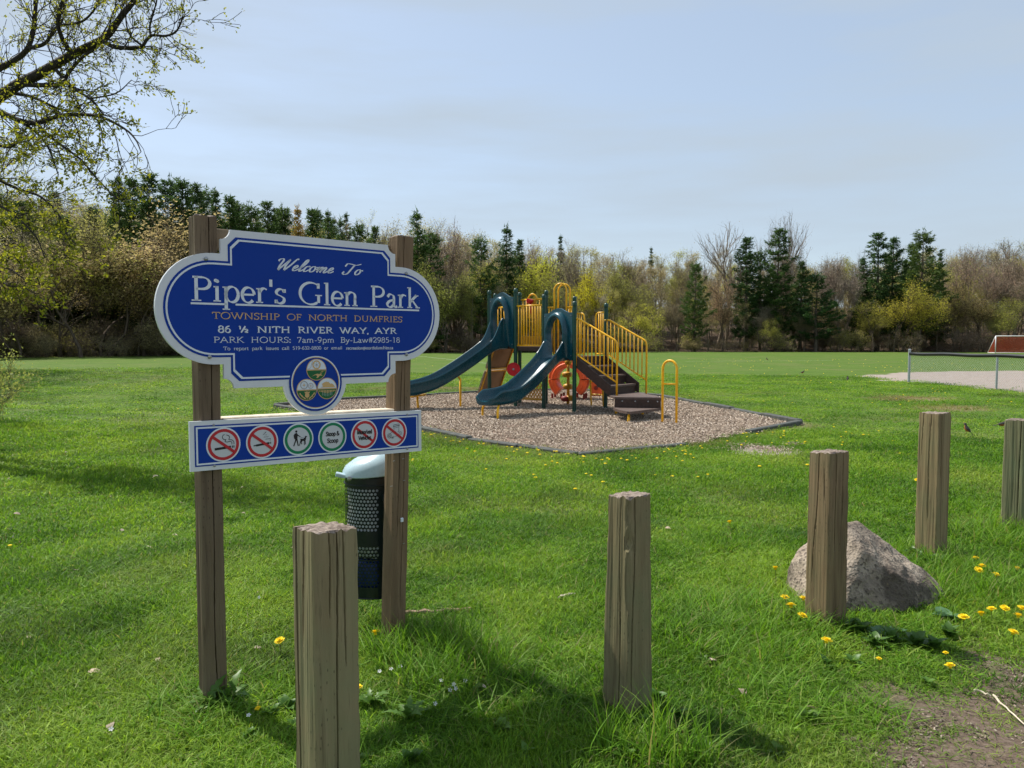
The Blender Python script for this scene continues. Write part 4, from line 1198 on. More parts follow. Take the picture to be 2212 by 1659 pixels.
for b in BL:
    x, y = bollard_at(b['px'], b['Y'])
    o = wood_post('timber_bollard', (x, y), b['w'], b['d'], b['h'], b['phi'], b['seed'], M_wood, b['cracks'], taper=b['taper'], tint=b['tint'], chip=b['chip'], topnoise=.012, tilt=(rnd.uniform(-.06, .06), rnd.uniform(-.06, .06)))
    tag(o, b['lab'], 'bollard', 'timber bollards along the edge of the lawn')

# ------------------------------------------------------------------ litter bin on the right sign post
def make_bin():
    cx, cy, r = -.745, 4.06, .150
    root = thing('litter_bin', (cx, cy, .2), 'dark green perforated metal bin with lid tinted pale with sky sheen behind the sign post', 'bin')
    view = math.atan2(-cy, -cx)
    m = MB()
    ncol = 50; pitch = 2 * math.pi / ncol
    def pt(a, z, rr=r): return Vector((cx + rr * math.cos(a), cy + rr * math.sin(a), z))
    solid = lambda a: 0.13 < ((a - view + math.pi) % (2 * math.pi)) - math.pi < 1.75
    def band(z0, z1):
        for k in range(ncol):
            a = view + k * pitch; m.add([pt(a, z0), pt(a + pitch, z0), pt(a + pitch, z1), pt(a, z1)], [(0, 1, 2, 3)])
    def perf(z0, z1, rows):
        dz = (z1 - z0) / rows
        for i in range(rows):
            za, zb = z0 + i * dz, z0 + (i + 1) * dz
            for k in range(ncol):
                a = view + (k + .5 * (i % 2)) * pitch
                if solid(a + pitch / 2):
                    m.add([pt(a, za), pt(a + pitch, za), pt(a + pitch, zb), pt(a, zb)], [(0, 1, 2, 3)]); continue
                oc = []; sq = []
                for q in range(8):
                    t = math.pi / 4 * q + math.pi / 8
                    oc.append(pt(a + pitch / 2 + .0071 / r * math.cos(t), (za + zb) / 2 + .0071 * math.sin(t)))
                for q in range(8):
                    u = [(1, .41), (.41, 1), (-.41, 1), (-1, .41), (-1, -.41), (-.41, -1), (.41, -1), (1, -.41)][q]
                    sq.append(pt(a + pitch / 2 + pitch / 2 * u[0], (za + zb) / 2 + dz / 2 * u[1]))
                m.add(oc + sq, [(q, (q + 1) % 8, 8 + (q + 1) % 8, 8 + q) for q in range(8)])
                cn = [pt(a + pitch, zb), pt(a, zb), pt(a, za), pt(a + pitch, za)]
                for q, c in enumerate(cn): m.add([sq[(2 * q) % 8], c, sq[(2 * q + 1) % 8]], [(0, 1, 2)])
    band(.205, .262); perf(.262, .482, 12); band(.482, .560); perf(.560, .785, 12); band(.785, .845)
    m.lathe([(.001, .206), (.149, .206)], 50, (cx, cy, 0))
    m.build('body', M_bin, root, True)
    m = MB()
    for z in (.207, .845, .80):
        m = MB(); m.tube([pt(2 * math.pi * k / 48, z, .1525) for k in range(49)], .004 if z != .845 else .006, 6)
        m.build('rim', M_bin, root, True)
    # bracket to the post
    m = MB(); rp_ = SL + S_AX * .909
    for z in (.36, .74): m = MB(); m.bar((cx + .08, cy - .10, z), (rp_.x - .015, rp_.y + .03, z), .05, .03, bev=.004); m.build('bracket', M_bin, root)
    # domed lid with folded flaps and hinge
    ax = Vector((math.cos(view + 1.57), math.sin(view + 1.57), 0)).normalized()   # to the right in the view
    ay = Vector((ax.y, -ax.x, 0)) * -1
    rings = []
    for q, z in ((1.0, .842), (1.05, .848), (1.04, .872), (.95, .902), (.74, .930), (.43, .946), (.12, .952)):
        rg = []
        for k in range(40):
            a = 2 * math.pi * k / 40
            u, v = math.cos(a), math.sin(a)
            zz = z + (.026 * (u + .35) * (z - .842) / .10) + .010 * u * (1 if z < .86 else 0)
            fold = .006 * max(0, math.cos(a * 2)) * (1 if .86 < z < .95 else 0)
            rg.append(Vector((cx, cy, zz - fold)) + ax * (u * r * 1.03 * q) + ay * (v * r * 1.03 * q))
        rings.append(rg)
    m = MB(); m.loft(rings, True, True); lid = m.build('lid', M_lid, root, True, angle=50)
    m = MB()
    e = Vector((cx, cy, .842)) - ax * (r * 1.02) - Vector((ay.x, ay.y, 0)) * -.0
    e = e + Vector((0, 0, .0)) + (-ay if ay.dot(Vector((0, -1, 0))) < 0 else ay) * .05
    M3 = Matrix((ax, Vector((-ax.y, ax.x, 0)), Vector((0, 0, 1)))).transposed()
    m.box(e + Vector((0, 0, .004)) - ax * .015, (.055, .05, .020), M3 @ Matrix.Rotation(.25, 3, 'Y'), bev=.003)
    m.build('lid_flap', M_lid, lid)
    m = MB()
    f = Vector((cx, cy, .838)) + (Vector((0, -1, 0)) * .12) - ax * .10
    m.lathe([(.012, 0), (.012, .006), (.005, .009)], 14, f, M=Matrix((Vector((1, 0, 0)), Vector((0, 0, 1)), Vector((0, -1, 0)))).transposed())
    m.build('hinge_bolt', M_bolt, lid)
    m = MB(); rs = random.Random(5)
    rings = []
    for q, z in ((.2, .212), (.70, .225), (.82, .27), (.78, .33), (.84, .375), (.6, .395), (.2, .40)):
        rings.append([Vector((cx + r * .97 * q * (1 + .09 * rs.uniform(-1, 1)) * math.cos(k * math.pi / 10), cy + r * .97 * q * (1 + .09 * rs.uniform(-1, 1)) * math.sin(k * math.pi / 10), z + rs.uniform(-.012, .012))) for k in range(20)])
    m.loft(rings, True, True)
    tag(m.build('garbage_bag', M_bluebag, None, True, (cx, cy, .21)), 'crumpled blue garbage bag seen through the lower holes of the green bin', 'bag')
    m = MB(); rings = []
    for q, z in ((.55, .404), (.86, .415), (.92, .50), (.93, .60), (.90, .68), (.94, .76), (.95, .80), (.90, .80), (.86, .70), (.5, .62), (.1, .60)):
        rings.append([Vector((cx + r * .97 * q * (1 + .03 * rs.uniform(-1, 1)) * math.cos(k * math.pi / 12), cy + r * .97 * q * (1 + .03 * rs.uniform(-1, 1)) * math.sin(k * math.pi / 12), z + rs.uniform(-.008, .008))) for k in range(24)])
    m.loft(rings, True, True)
    tag(m.build('bin_liner', M_liner, None, True, (cx, cy, .40)), 'pale plastic bag lining the upper part of the green bin', 'bag')
make_bin()

# ------------------------------------------------------------------ boulder
def make_boulder():
    t = NT('granite')
    v = t.coord()
    vo = t.n('TexVoronoi'); vo.inputs['Scale'].default_value = 75; t.l(v, vo.inputs['Vector'])
    n1 = t.noise(v, 4, 6, .65); n2 = t.noise(v, 45, 4, .7); n3 = t.noise(v, 2.2, 4, .6)
    col = t.ramp(n1, [(.3, (.20, .155, .115)), (.52, (.38, .315, .245)), (.72, (.54, .465, .37))])
    col = t.mix(t.ramp(vo.outputs['Color'], [(.15, .75), (.45, 0.0)]), col, (.06, .048, .042))
    col = t.mix(t.ramp(n3, [(.47, 0.0), (.58, .85)]), col, (.055, .042, .033))
    col = t.mix(t.ramp(n2, [(.62, 0.0), (.72, .45)]), col, (.26, .20, .09))
    mat = t.done(t.bsdf(col, .88, .2, t.bump(t.mix(.5, n2, vo.outputs['Distance']), .75, .010)))
    c = Vector((2.14, 4.55, .055))
    planes = [((-.95, -.05, .30), .40), ((-.55, -.62, .56), .33), ((-.25, .3, .92), .36), ((.48, -.35, .80), .235), ((.52, -.80, .25), .285), ((.05, -.93, .36), .275),
              ((.93, -.1, .33), .42), ((.58, .5, .64), .31), ((-.5, .85, .2), .30), ((.4, .9, .1), .33), ((0, 0, -1), .2), ((-.62, -.05, .78), .36), ((.70, -.05, .71), .33)]
    planes = [(Vector(n).normalized(), d) for n, d in planes]
    bm = bmesh.new(); bmesh.ops.create_icosphere(bm, subdivisions=6, radius=1)
    for w in bm.verts:
        d = w.co.normalized(); k = 64.0; s = 0
        for n, dd in planes:
            q = n.dot(d)
            if q > .02: s += (q / dd) ** k
        rr = s ** (-1 / k)
        p = d * rr
        rr += .016 * mnoise.fractal(p * 4.0, 1.0, 2.0, 4) + .006 * mnoise.fractal(p * 18, 1, 2, 3) - .016 * abs(mnoise.noise(p * 7 + Vector((3, 1, 2))))
        w.co = d * rr; w.co.x *= 1.05; w.co.y *= 1.06; w.co.z *= 1.12
    for f in bm.faces: f.smooth = True
    me = bpy.data.meshes.new('boulder'); bm.to_mesh(me); bm.free()
    o = link_mesh('boulder', me, mat, None, c)
    tag(o, 'large grey brown granite boulder behind the cracked bollard', 'boulder')
make_boulder()
# ------------------------------------------------------------------ play structure
def V2(p, z=0.0): return Vector((p[0], p[1], z))
PP = {1: Vector((-.545, 18.45, 0)), 2: gnd(1113.8, 880.8), 3: gnd(1122.7, 872.4), 0: Vector((-.43, 19.5, 0)), 4: gnd(1174.5, 885), 5: gnd(1179.4, 875.5),
      6: gnd(1240.5, 893.4), 7: Vector((1.48, 18.1, 0)), 8: gnd(1308, 884.5)}
D1, DB, D2 = 1.46, 1.42, 1.22

def make_play():
    root = thing('play_structure', (PP[4].x, PP[4].y, 0), 'green, blue and yellow climbing frame with two slides and stairs on wood chips', 'playground')
    # uprights with domed caps
    for k, h in ((0, 2.76), (1, 2.77), (2, 2.77), (3, 2.75), (4, 2.60), (5, 2.77), (6, 2.40), (7, 2.61), (8, 2.41)):
        p = PP[k]; r = .0445
        m = MB(); m.lathe([(r, -.3), (r, h - .09)], 18, p); o = m.build('post', M_post, root, True, angle=40)
        m = MB(); m.lathe([(r + .002, h - .11), (r + .005, h - .09), (r + .004, h - .035), (r * .75, h - .008), (r * .3, h)], 18, p); m.build('cap', M_post, o, True)
    # decks
    def deck(name, ids, z, inset=.0):
        pts = [PP[i] for i in ids]
        c = sum(pts, Vector()) / len(pts)
        po = [(c.x + (p.x - c.x) * .97, c.y + (p.y - c.y) * .97) for p in pts]
        m = MB(); m.prism(po, z - .09, z); m.build(name, M_brown, root)
    deck('deck', (1, 2, 3, 0), D1); deck('deck', (2, 4, 5, 3), DB); deck('deck', (4, 6, 8, 7), D2)
    m = MB(); m.prism([(p.x, p.y) for p in (PP[4] * .93 + PP[7] * .07, PP[7] * .95 + PP[4] * .05, PP[5] * .95 + PP[7] * .05)], D2 - .085, D2 - .004); m.build('deck', M_brown, root)

    # slides --------------------------------------------------------
    def slide(a, b, d, prof, zc, width, ear, wallend):
        """a,b: posts carrying the hood; d: horizontal direction; prof: (distance, bottom height)"""
        o = (PP[a] + PP[b]) / 2; o.z = 0
        d = Vector((d[0], d[1], 0)).normalized(); e = Vector((-d.y, d.x, 0))
        path = catmull([Vector((s_, z_, 0)) for s_, z_ in prof], 7)
        L = path[-1].x; rings = []
        hw = width / 2
        for i, q in enumerate(path):
            s_, zb = q.x, q.y; f = s_ / L
            wall = .30 + ear * math.exp(-((s_ - .12) / .17) ** 2)
            if f > .90: wall = .30 + (wallend - .30) * ((f - .90) / .10) ** 1.2
            nar = 1 - .10 * max(0, (f - .93) / .07) ** 2
            sec = [(-hw * .62, .0), (-hw * .92, .03), (-hw * 1.02, .09), (-hw * 1.03, wall - .045), (-hw * 1.075, wall - .035), (-hw * 1.08, wall - .008), (-hw * 1.02, wall + .012), (-hw * .94, wall), (-hw * .90, wall - .03),
                   (-hw * .86, .16), (-hw * .72, .095), (-hw * .3, .075)]
            if f > .97: sec = [(x_, .0 + (y_) * .96 + .004) for x_, y_ in sec]
            ring = [o + d * s_ + e * (x_ * nar) + Vector((0, 0, zb + y_)) for x_, y_ in sec]
            ring += [o + d * s_ - e * (x_ * nar) + Vector((0, 0, zb + y_)) for x_, y_ in reversed(sec)]
            rings.append(ring)
        # rounded lip
        last = rings[-1]; c = sum(last, Vector()) / len(last)
        rings.append([c + (p - c) * .92 + d * .022 for p in last]); rings.append([c + (p - c) * .72 + d * .032 for p in last])
        m = MB(); m.loft(rings, True, True)
        so = m.build('slide', M_slide, root, True, angle=60)
        # seams of the moulding on the chute sides
        return so, o, d, e, path
    def hood(a, b, z0, h, d, parent):
        o = (PP[a] + PP[b]) / 2; e = (PP[b] - PP[a]); w = e.length / 2 - .045; e.normalize()
        n = Vector((e.y, -e.x, 0))
        if n.dot(Vector((d[0], d[1], 0))) < 0: n = -n
        ah, az, arx, ary = .0, z0 + h * .46, w * .56, h * .345
        N = 48; outer = []; inner = []
        for i in range(N + 1):
            f = i / N
            if f < .25: inner.append((-arx * (1 - .12 * (1 - f / .25)), z0 - .02 + (az - z0 + .02) * f / .25))
            elif f > .75: inner.append((arx * (1 - .12 * ((f - .75) / .25)), az - (az - z0 + .02) * (f - .75) / .25))
            else:
                a_ = math.pi * (1 - (f - .25) / .5); inner.append((arx * math.cos(a_), az + ary * math.sin(a_)))
            if f < .25: outer.append((-w, z0 - .08 + (h * .90 + .08) * f / .25))
            elif f > .75: outer.append((w, z0 - .08 + (h * .90 + .08) * (1 - (f - .75) / .25)))
            else:
                x = -w + 2 * w * (f - .25) / .5
                outer.append((x, z0 + h * (.90 + .10 * (.5 + .5 * math.cos(math.pi * min(1, abs(x) / (w * .82)))))))
        W = lambda x, z, k: o + e * x + Vector((0, 0, z)) + n * k
        m = MB()
        A, B = [W(x, z, .03) for x, z in outer], [W(x, z, .03) for x, z in inner]
        A2, B2 = [W(x, z, -.015) for x, z in outer], [W(x, z, -.015) for x, z in inner]
        m.loft([A2, A, B, B2], False, False)
        m.loft([B2, A2], False, False)
        for k in (0, N):
            m.add([A[k], B[k], B2[k], A2[k]], [(0, 1, 2, 3)])
        ob = m.build('slide_hood', M_slide, root, True, angle=35)
        rings = []
        for sc, k in ((1.36, .031), (1.34, .07), (1.27, .12), (1.15, .145), (1.05, .14), (1.0, .10), (.985, .03)):
            rings.append([W(x * sc if abs(x) > .01 else x * sc, az + (z - az) * (sc if z > az else 1.0), k * (1 if z > az - .1 else max(.25, 1 - (az - .1 - z) / (az - z0) * .75))) for x, z in inner])
        m = MB(); m.loft(rings, False, False); m.build('hood_rim', M_slide, ob, True)
        for x, z in ((-w + .04, z0 + h * .84), (w - .04, z0 + h * .84), (w - .04, z0 + .02), (-w + .04, z0 + .02)):
            m = MB(); m.lathe([(.011, 0), (.011, .006), (.004, .009)], 10, W(x, z, .031), M=Matrix((e, Vector((0, 0, 1)), n)).transposed()); m.build('bolt', M_bolt, ob)
    s1, o1, d1, e1, path1 = slide(1, 2, (-.894, -.447), [(-.02, D1 - .10), (.18, D1 - .11), (.42, 1.24), (.78, 1.0), (1.2, .74), (1.65, .50), (2.0, .385), (2.32, .33), (2.58, .315)], D1, .56, .42, .20)
    hood(1, 2, D1, 1.24, (-.894, -.447), s1)
    s2, o2, d2, e2, path2 = slide(4, 6, (-.72, -.69), [(-.02, D2 - .10), (.14, D2 - .11), (.34, 1.02), (.62, .80), (.88, .62), (1.12, .47), (1.42, .32), (1.75, .265), (2.18, .255)], D2, .56, .16, .17)
    hood(4, 6, D2, 1.05, (-.72, -.69), s2)
    m = MB(); q = o2 + d2 * .22 + e2 * -.30
    if (o2 + d2 * .22 + e2 * .30).y < q.y: q = o2 + d2 * .22 + e2 * .30
    # slide supports
    def leg(p, q, name='slide_leg', r=.024, bend=None):
        m = MB(); pts = [p] + ([bend] if bend is not None else []) + [q]
        m.tube(catmull(pts, 5) if len(pts) > 2 else pts, r, 10); m.build(name, M_yellow, root, True)
    for sgn, g in ((1, gnd(*z3(845, 1445))), (-1, gnd(*z3(998, 1475)))):
        t = o2 + d2 * 1.98 + e2 * (.20 * (1 if (o2 + e2 - g).length < (o2 - e2 - g).length else -1)); t.z = .27
        leg(Vector((g.x, g.y, -.1)), t, bend=Vector((g.x, g.y, .17)))
    g1 = gnd(*z3(187, 1368)); g2 = gnd(*z3(617, 1350))
    leg(Vector((g1.x, g1.y, -.1)), Vector((g1.x - .02, g1.y, .30)), r=.026)
    m = MB(); m.box((g1.x - .02, g1.y, .305), (.42, .10, .035), Matrix.Rotation(.30, 3, 'Z') @ Matrix.Rotation(-.12, 3, 'Y'), bev=.012); m.build('slide_bracket', M_yellow, root)
    leg(Vector((g2.x, g2.y, -.1)), Vector((g2.x, g2.y, .66)), r=.026)
    m = MB(); m.bar((g2.x, g2.y, .65), (g2.x - .10, g2.y + .05, .80), .05, .03, bev=.008); m.build('slide_bracket', M_yellow, root)

    # barrier panels --------------------------------------------------
    def rail(p, q, z, r=.018, name='rail', zq=None, parent=root):
        m = MB(); m.tube([V2(p, z), V2(q, z if zq is None else zq)], r, 10); return m.build(name, M_yellow, parent, True)
    def panel(a, b, z0, z1, n, inset=.05, r=.0135, u0=0., u1=1.):
        d = (b - a).normalized(); p = a + d * inset + (b - a - d * 2 * inset) * u0; q = a + d * inset + (b - a - d * 2 * inset) * u1
        m = MB(); m.tube([V2(p - d * (inset if u0 == 0 else 0) * .3, z1), V2(q + d * (inset if u1 == 1 else 0) * .3, z1)], .0215, 10)
        par = m.build('barrier', M_yellow, root, True)
        rail(p, q, z0, .019, 'rail', parent=par)
        for i in range(n):
            x = p + (q - p) * ((i + .5) / n)
            m = MB(); m.tube([V2(x, z0), V2(x, z1)], r, 8); m.build('bar', M_yellow, par, True)
        return par
    panel(PP[2], PP[4], DB + .03, 2.36, 9)
    bp = panel(PP[3], PP[5], DB + .03, 2.56, 7)
    panel(PP[0], PP[3], D1 + .03, 2.40, 7); panel(PP[0], PP[1], D1 + .03, 2.55, 5)
    # activity plates on the rear barrier
    d = (PP[5] - PP[3]).normalized(); n = Vector((d.y, -d.x, 0)); M3 = Matrix((d, n, Vector((0, 0, 1)))).transposed()
    c = (PP[3] + PP[5]) / 2
    m = MB(); m.box(c + n * .03 + Vector((0, 0, DB + .15)), ((PP[5] - PP[3]).length * .88, .025, .20), M3, bev=.008); pl = m.build('plate', M_amber, bp)
    for k in (-1, 0, 1):
        m = MB(); m.tube([c + n * .045 + d * (.19 * k + .06 * math.cos(t * .5236)) + Vector((0, 0, DB + .14 + .065 * math.sin(t * .5236))) for t in range(13)], .008, 6); m.build('badge', M_amber, bp)
    m = MB(); m.box(c + n * .03 + Vector((0, 0, 2.33)), (.24, .025, .46), M3, bev=.008); m.build('plate', M_amber, bp)
    m = MB(); m.box(c + n * .032 + Vector((0, 0, 2.02)), (.20, .02, .03), M3, bev=.005); m.build('plate', M_amber, bp)
    m = MB(); m.tube([c + n * .02 + d * (.125 * math.cos(R(t))) + Vector((0, 0, 2.55 + .14 * math.sin(R(t)))) for t in range(0, 181, 15)], .02, 8); m.build('arch', M_yellow, bp, True)
    m = MB(); tb = c + n * .10 + Vector((0, 0, 2.52))
    m.tube([tb - d * .02 + n * .10, tb + n * .05, tb - n * .14], [.062, .05, .042], 14); m.lathe([(.03, 0), (.04, .012)], 14, tb + n * .10, M=Matrix((d, Vector((0, 0, 1)), n)).transposed())
    m.build('telescope', M_wheelred, bp, True, angle=40)
    m = MB(); m.tube([tb - Vector((0, 0, .03)), tb - Vector((0, 0, .24)), tb - Vector((0, 0, .32)) + d * .015], [.024, .018, .012], 10); m.build('telescope_mount', M_wheelred, bp, True)
    # tall double arch on the P5-P7 side
    d57 = (PP[7] - PP[5]).normalized(); n57 = Vector((-d57.y, d57.x, 0)); mid = (PP[5] + PP[7]) / 2
    for k in (.0, .26):
        c0 = mid + n57 * k; pts = []
        for s_ in (-1,): pts.append(V2(c0 - d57 * .155, D2 if k == 0 else 1.0))
        pts += [c0 + d57 * (.155 * math.cos(R(180 - t))) + Vector((0, 0, 2.755 + .165 * math.sin(R(t)))) for t in range(0, 181, 15)]
        pts.append(V2(c0 + d57 * .155, D2 if k == 0 else 1.0))
        m = MB(); m.tube(pts, .021, 10); m.build('arch_rail', M_yellow, root, True)
    for sgn, pst in ((-1, PP[5]), (1, PP[7])):
        a = mid + d57 * (.155 * sgn); L = (pst - a).length
        par = rail(a, pst, 2.36, .018, 'barrier'); rail(a, pst, D2 + .05, .018, parent=par)
        for f in (.3, .65):
            x = a + (pst - a) * f; m = MB(); m.tube([V2(x, D2 + .05), V2(x, 2.36)], .0135, 8); m.build('bar', M_yellow, par, True)
    # grab loops either side of the ladder opening (P7-P8)
    d78 = (PP[8] - PP[7]).normalized(); L78 = (PP[8] - PP[7]).length
    for base, sg, wd in ((PP[7], 1, .34), (PP[8], -1, .33)):
        a = base + d78 * (.05 * sg); b = base + d78 * (wd * sg)
        pts = [V2(a, 2.20), V2(b - d78 * (.08 * sg), 2.20), V2(b - d78 * (.02 * sg), 2.165), V2(b, 2.09), V2(b, D2)]
        m = MB(); m.tube(pts, .018, 10); par = m.build('grab_loop', M_yellow, root, True)
        rail(a, b, D2 + .04, .016, parent=par)
        for f in (.15, .4, .65):
            x = a + (b - a) * f; m = MB(); m.tube([V2(x, D2 + .04), V2(x, 2.19)], .0135, 8); m.build('bar', M_yellow, par, True)
    # ladder below the opening
    c = PP[7] * .42 + PP[8] * .58; n78 = Vector((d78.y, -d78.x, 0))
    if n78.y < 0: n78 = -n78
    par = None
    for k in (-.2, .2):
        pts = [V2(c + d78 * k + n78 * .10, D2 - .05), V2(c + d78 * k + n78 * .13, .7), V2(c + d78 * k + n78 * .18, -.1)]
        m = MB(); m.tube(pts, .02, 10); o = m.build('ladder' if par is None else 'upright', M_yellow, root if par is None else par, True); par = par or o
    for z in (.30, .60, .90):
        m = MB(); m.tube([V2(c - d78 * .2 + n78 * .15, z), V2(c - d78 * .1 + n78 * .25, z), V2(c + d78 * .1 + n78 * .25, z), V2(c + d78 * .2 + n78 * .15, z)], .017, 8); m.build('rung', M_yellow, par, True)

    # stairs ----------------------------------------------------------
    ld = (PP[8] - PP[6]).normalized(); sd = Vector((ld.y, -ld.x, 0))
    if sd.y > 0: sd = -sd
    LW = (PP[8] - PP[6]).length
    A0 = PP[6] + ld * .04; B0 = PP[8] - ld * .04
    run, rise = .265, .20
    st = None
    for k in range(4):
        z = D2 - rise * (k + 1); a = A0 + sd * (run * k); b = B0 + sd * (run * k)
        if k < 3:
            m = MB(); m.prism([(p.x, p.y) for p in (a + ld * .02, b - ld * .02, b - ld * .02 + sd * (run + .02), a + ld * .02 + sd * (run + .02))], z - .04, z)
            o = m.build('stairs' if st is None else 'tread', M_tread_sunlit, root if st is None else st); st = st or o
        m = MB(); m.prism([(p.x, p.y) for p in (a + ld * .02, b - ld * .02, b - ld * .02 - sd * .012, a + ld * .02 - sd * .012)], z - .02, z + rise - .042); m.build('riser', M_brown, st)
    E3 = run * 3 + .08
    for s_, q in ((0, A0), (1, B0)):
        m = MB(); off = ld * (-.018 if s_ == 0 else .018); th_ = ld * (.03 if s_ == 0 else -.03)
        pr = [(q + off, D2 + .02), (q + off + sd * E3, D2 + .02 - rise / run * E3 + .06), (q + off + sd * E3, .40), (q + off + sd * .02, D2 - .23)]
        m.loft([[V2(p, z) for p, z in pr], [V2(p + th_, z) for p, z in pr]], True, True); m.build('stringer', M_brown, st)
        # hand rail
        e = q + sd * 1.04 + off * 1.6; b0 = q + off * 1.6
        z0, z1 = 2.02, 1.56
        pts = [V2(b0, z0 + .01), V2(b0 + sd * .10, z0), V2(e - sd * .07, z1 + .02), V2(e - sd * .02, z1 - .02), V2(e, z1 - .09), V2(e, .36)]
        m = MB(); m.tube(pts, .0215, 10); par = m.build('hand_rail', M_yellow, root, True)
        m = MB(); m.tube([V2(b0 + sd * .03, D2 + .06), V2(e, .70)], .0175, 10); m.build('rail', M_yellow, par, True)
        m = MB(); m.tube([V2(b0 + sd * .03, D2 - .2), V2(b0 + sd * .03, z0)], .0175, 10); m.build('upright', M_yellow, par, True)
        for k in range(1, 10):
            f = k / 10; x = b0 + sd * (.03 + 1.0 * f)
            zt = z0 - (z0 - z1) * max(0, (f * 1.03 - .07)) / .93; zb = D2 + .06 - (D2 + .06 - .70) * f
            m = MB(); m.tube([V2(x, zb), V2(x, zt)], .0135, 8); m.build('bar', M_yellow, par, True)
        m = MB(); m.lathe([(.04, -.012), (.04, .012)], 14, V2(b0, z0), M=Matrix((ld, Vector((0, 0, 1)), sd)).transposed()); m.build('flange', M_yellow, par)
    # two turning steps at the foot
    e0 = A0 + sd * (E3 - .05); e1_ = B0 + sd * (E3 - .05)
    u = [(e0.x, e0.y), (2.05, 15.22), (2.50, 15.13), (2.96, 15.08), (2.97, 15.62), (2.86, 16.05), (e1_.x, e1_.y)]
    m = MB(); m.prism(u, .395, .435); o = m.build('turning_step', M_tread_sunlit, root)
    u2 = [(2.055, 15.215), (2.50, 15.125), (2.955, 15.085), (2.945, 15.11), (2.50, 15.15), (2.06, 15.24)]
    m = MB(); m.prism(u2, .2255, .394); m.build('riser', M_brown, o)
    l_ = [(2.03, 15.26), (2.035, 14.95), (2.08, 14.62), (2.17, 14.36), (2.23, 14.30), (2.96, 15.07), (2.95, 15.10), (2.50, 15.14)]
    m = MB(); m.prism(l_, .175, .225); o2_ = m.build('turning_step', M_tread_sunlit, root)
    for x in (2.2, 2.45, 2.7, 2.88):
        m = MB(); m.lathe([(.014, 0), (.014, .008), (.006, .012)], 10, (x, 15.26 - .165 * (x - 2.03) / .9 - .055, .355), M=Matrix((Vector((1, 0, 0)), Vector((0, 0, 1)), Vector((0, -1, 0)))).transposed()); m.build('bolt', M_bolt, o)
    for g in (gnd(*z4(930, 1435)), gnd(*z4(1060, 1520)), gnd(*z4(1200, 1440))):
        x, y = g.x, g.y
        if y < 14.6: x, y = 2.215, 14.42
        m = MB(); m.tube([(x, y, -.1), (x, y, .178 if y < 15.1 else .395)], .027, 10); m.build('step_leg', M_yellow, root, True)
    # hooped grab rail
    ga, gb = gnd(*z4(1402, 1508)), gnd(*z4(1545, 1520)); gd = (gb - ga)
    pts = [V2(ga, -.1)] + [ga + gd * (.5 - .5 * math.cos(R(t))) + Vector((0, 0, 1.03 + .155 * math.sin(R(t)))) for t in range(0, 181, 15)] + [V2(gb, -.1)]
    m = MB(); m.tube(pts, .0235, 12); o = m.build('hoop_rail', M_yellow, root, True)
    m = MB(); m.tube([V2(ga, .745), V2(gb, .745)], .017, 8); m.build('cross_bar', M_yellow, o, True)

    # red play wheel on the upright
    wc = dep(*z3(1158, 962), PP[2].y - .12); fw = (Vector((0, 0, CAM_H)) - wc); fw.z = 0; fw.normalize(); fx = Vector((-fw.y, fw.x, 0))
    m = MB(); m.lathe([(.05, -.02), (.150, -.012), (.156, .0), (.150, .014), (.135, .016), (.128, .008), (.03, .010)], 32, wc, M=Matrix((fx, Vector((0, 0, 1)), fw)).transposed())
    o = m.build('play_wheel', M_wheelred, root, True, angle=35)
    m = MB(); m.lathe([(.026, .009), (.026, .022), (.010, .03)], 12, wc, M=Matrix((fx, Vector((0, 0, 1)), fw)).transposed()); m.build('hub', M_bolt, o)
    m = MB(); m.tube([wc - fw * .01, V2(PP[2], wc.z)], .02, 8); m.build('axle', M_post, o)
    # lattice panel
    a, b = PP[3], PP[5]; dd = (b - a).normalized(); a = a + dd * .05; b = b - dd * .05; L = (b - a).length
    z0, z1 = .13, .60
    m = MB()
    for p, q in ((V2(a, z0), V2(b, z0)), (V2(a, z1), V2(b, z1)), (V2(a, z0), V2(a, z1)), (V2(b, z0), V2(b, z1))): m.bar(p, q, .028, .04)
    o = m.build('lattice_panel', M_amber, root)
    m = MB(); nlat = 11
    for sgn in (1, -1):
        for k in range(-nlat, nlat):
            x0 = k * L / 8; H_ = z1 - z0
            x1 = x0 + H_ * .72
            f0 = max(0, -x0 / (x1 - x0)); f1 = min(1, (L - x0) / (x1 - x0))
            if f1 - f0 < .08: continue
            za, zb = (z0, z1) if sgn > 0 else (z1, z0)
            m.bar(V2(a + dd * (x0 + (x1 - x0) * f0), za + (zb - za) * f0) + Vector((0, .003 * sgn, 0)), V2(a + dd * (x0 + (x1 - x0) * f1), za + (zb - za) * f1) + Vector((0, .003 * sgn, 0)), .012, .024)
    tag(m.build('lattice', M_amber, o), kind='stuff')
    # leaning rock climbing wall seen from behind, at the left of the upper deck
    t0, t1 = Vector((-.44, 18.62, D1 - .02)), Vector((.06, 19.2, D1 - .02))
    b0, b1 = dep(*z3(800, 1215), 18.9), dep(*z3(1010, 1185), 19.5)
    nrm = (t1 - t0).cross(b0 - t0).normalized()
    if nrm.x > 0: nrm = -nrm                                   # away to the left: the climbing side
    def wl_(f, g): return (t0 * (1 - g) + t1 * g) * (1 - f) + (b0 * (1 - g) + b1 * g) * f
    m = MB(); bm_r = []
    wall = None
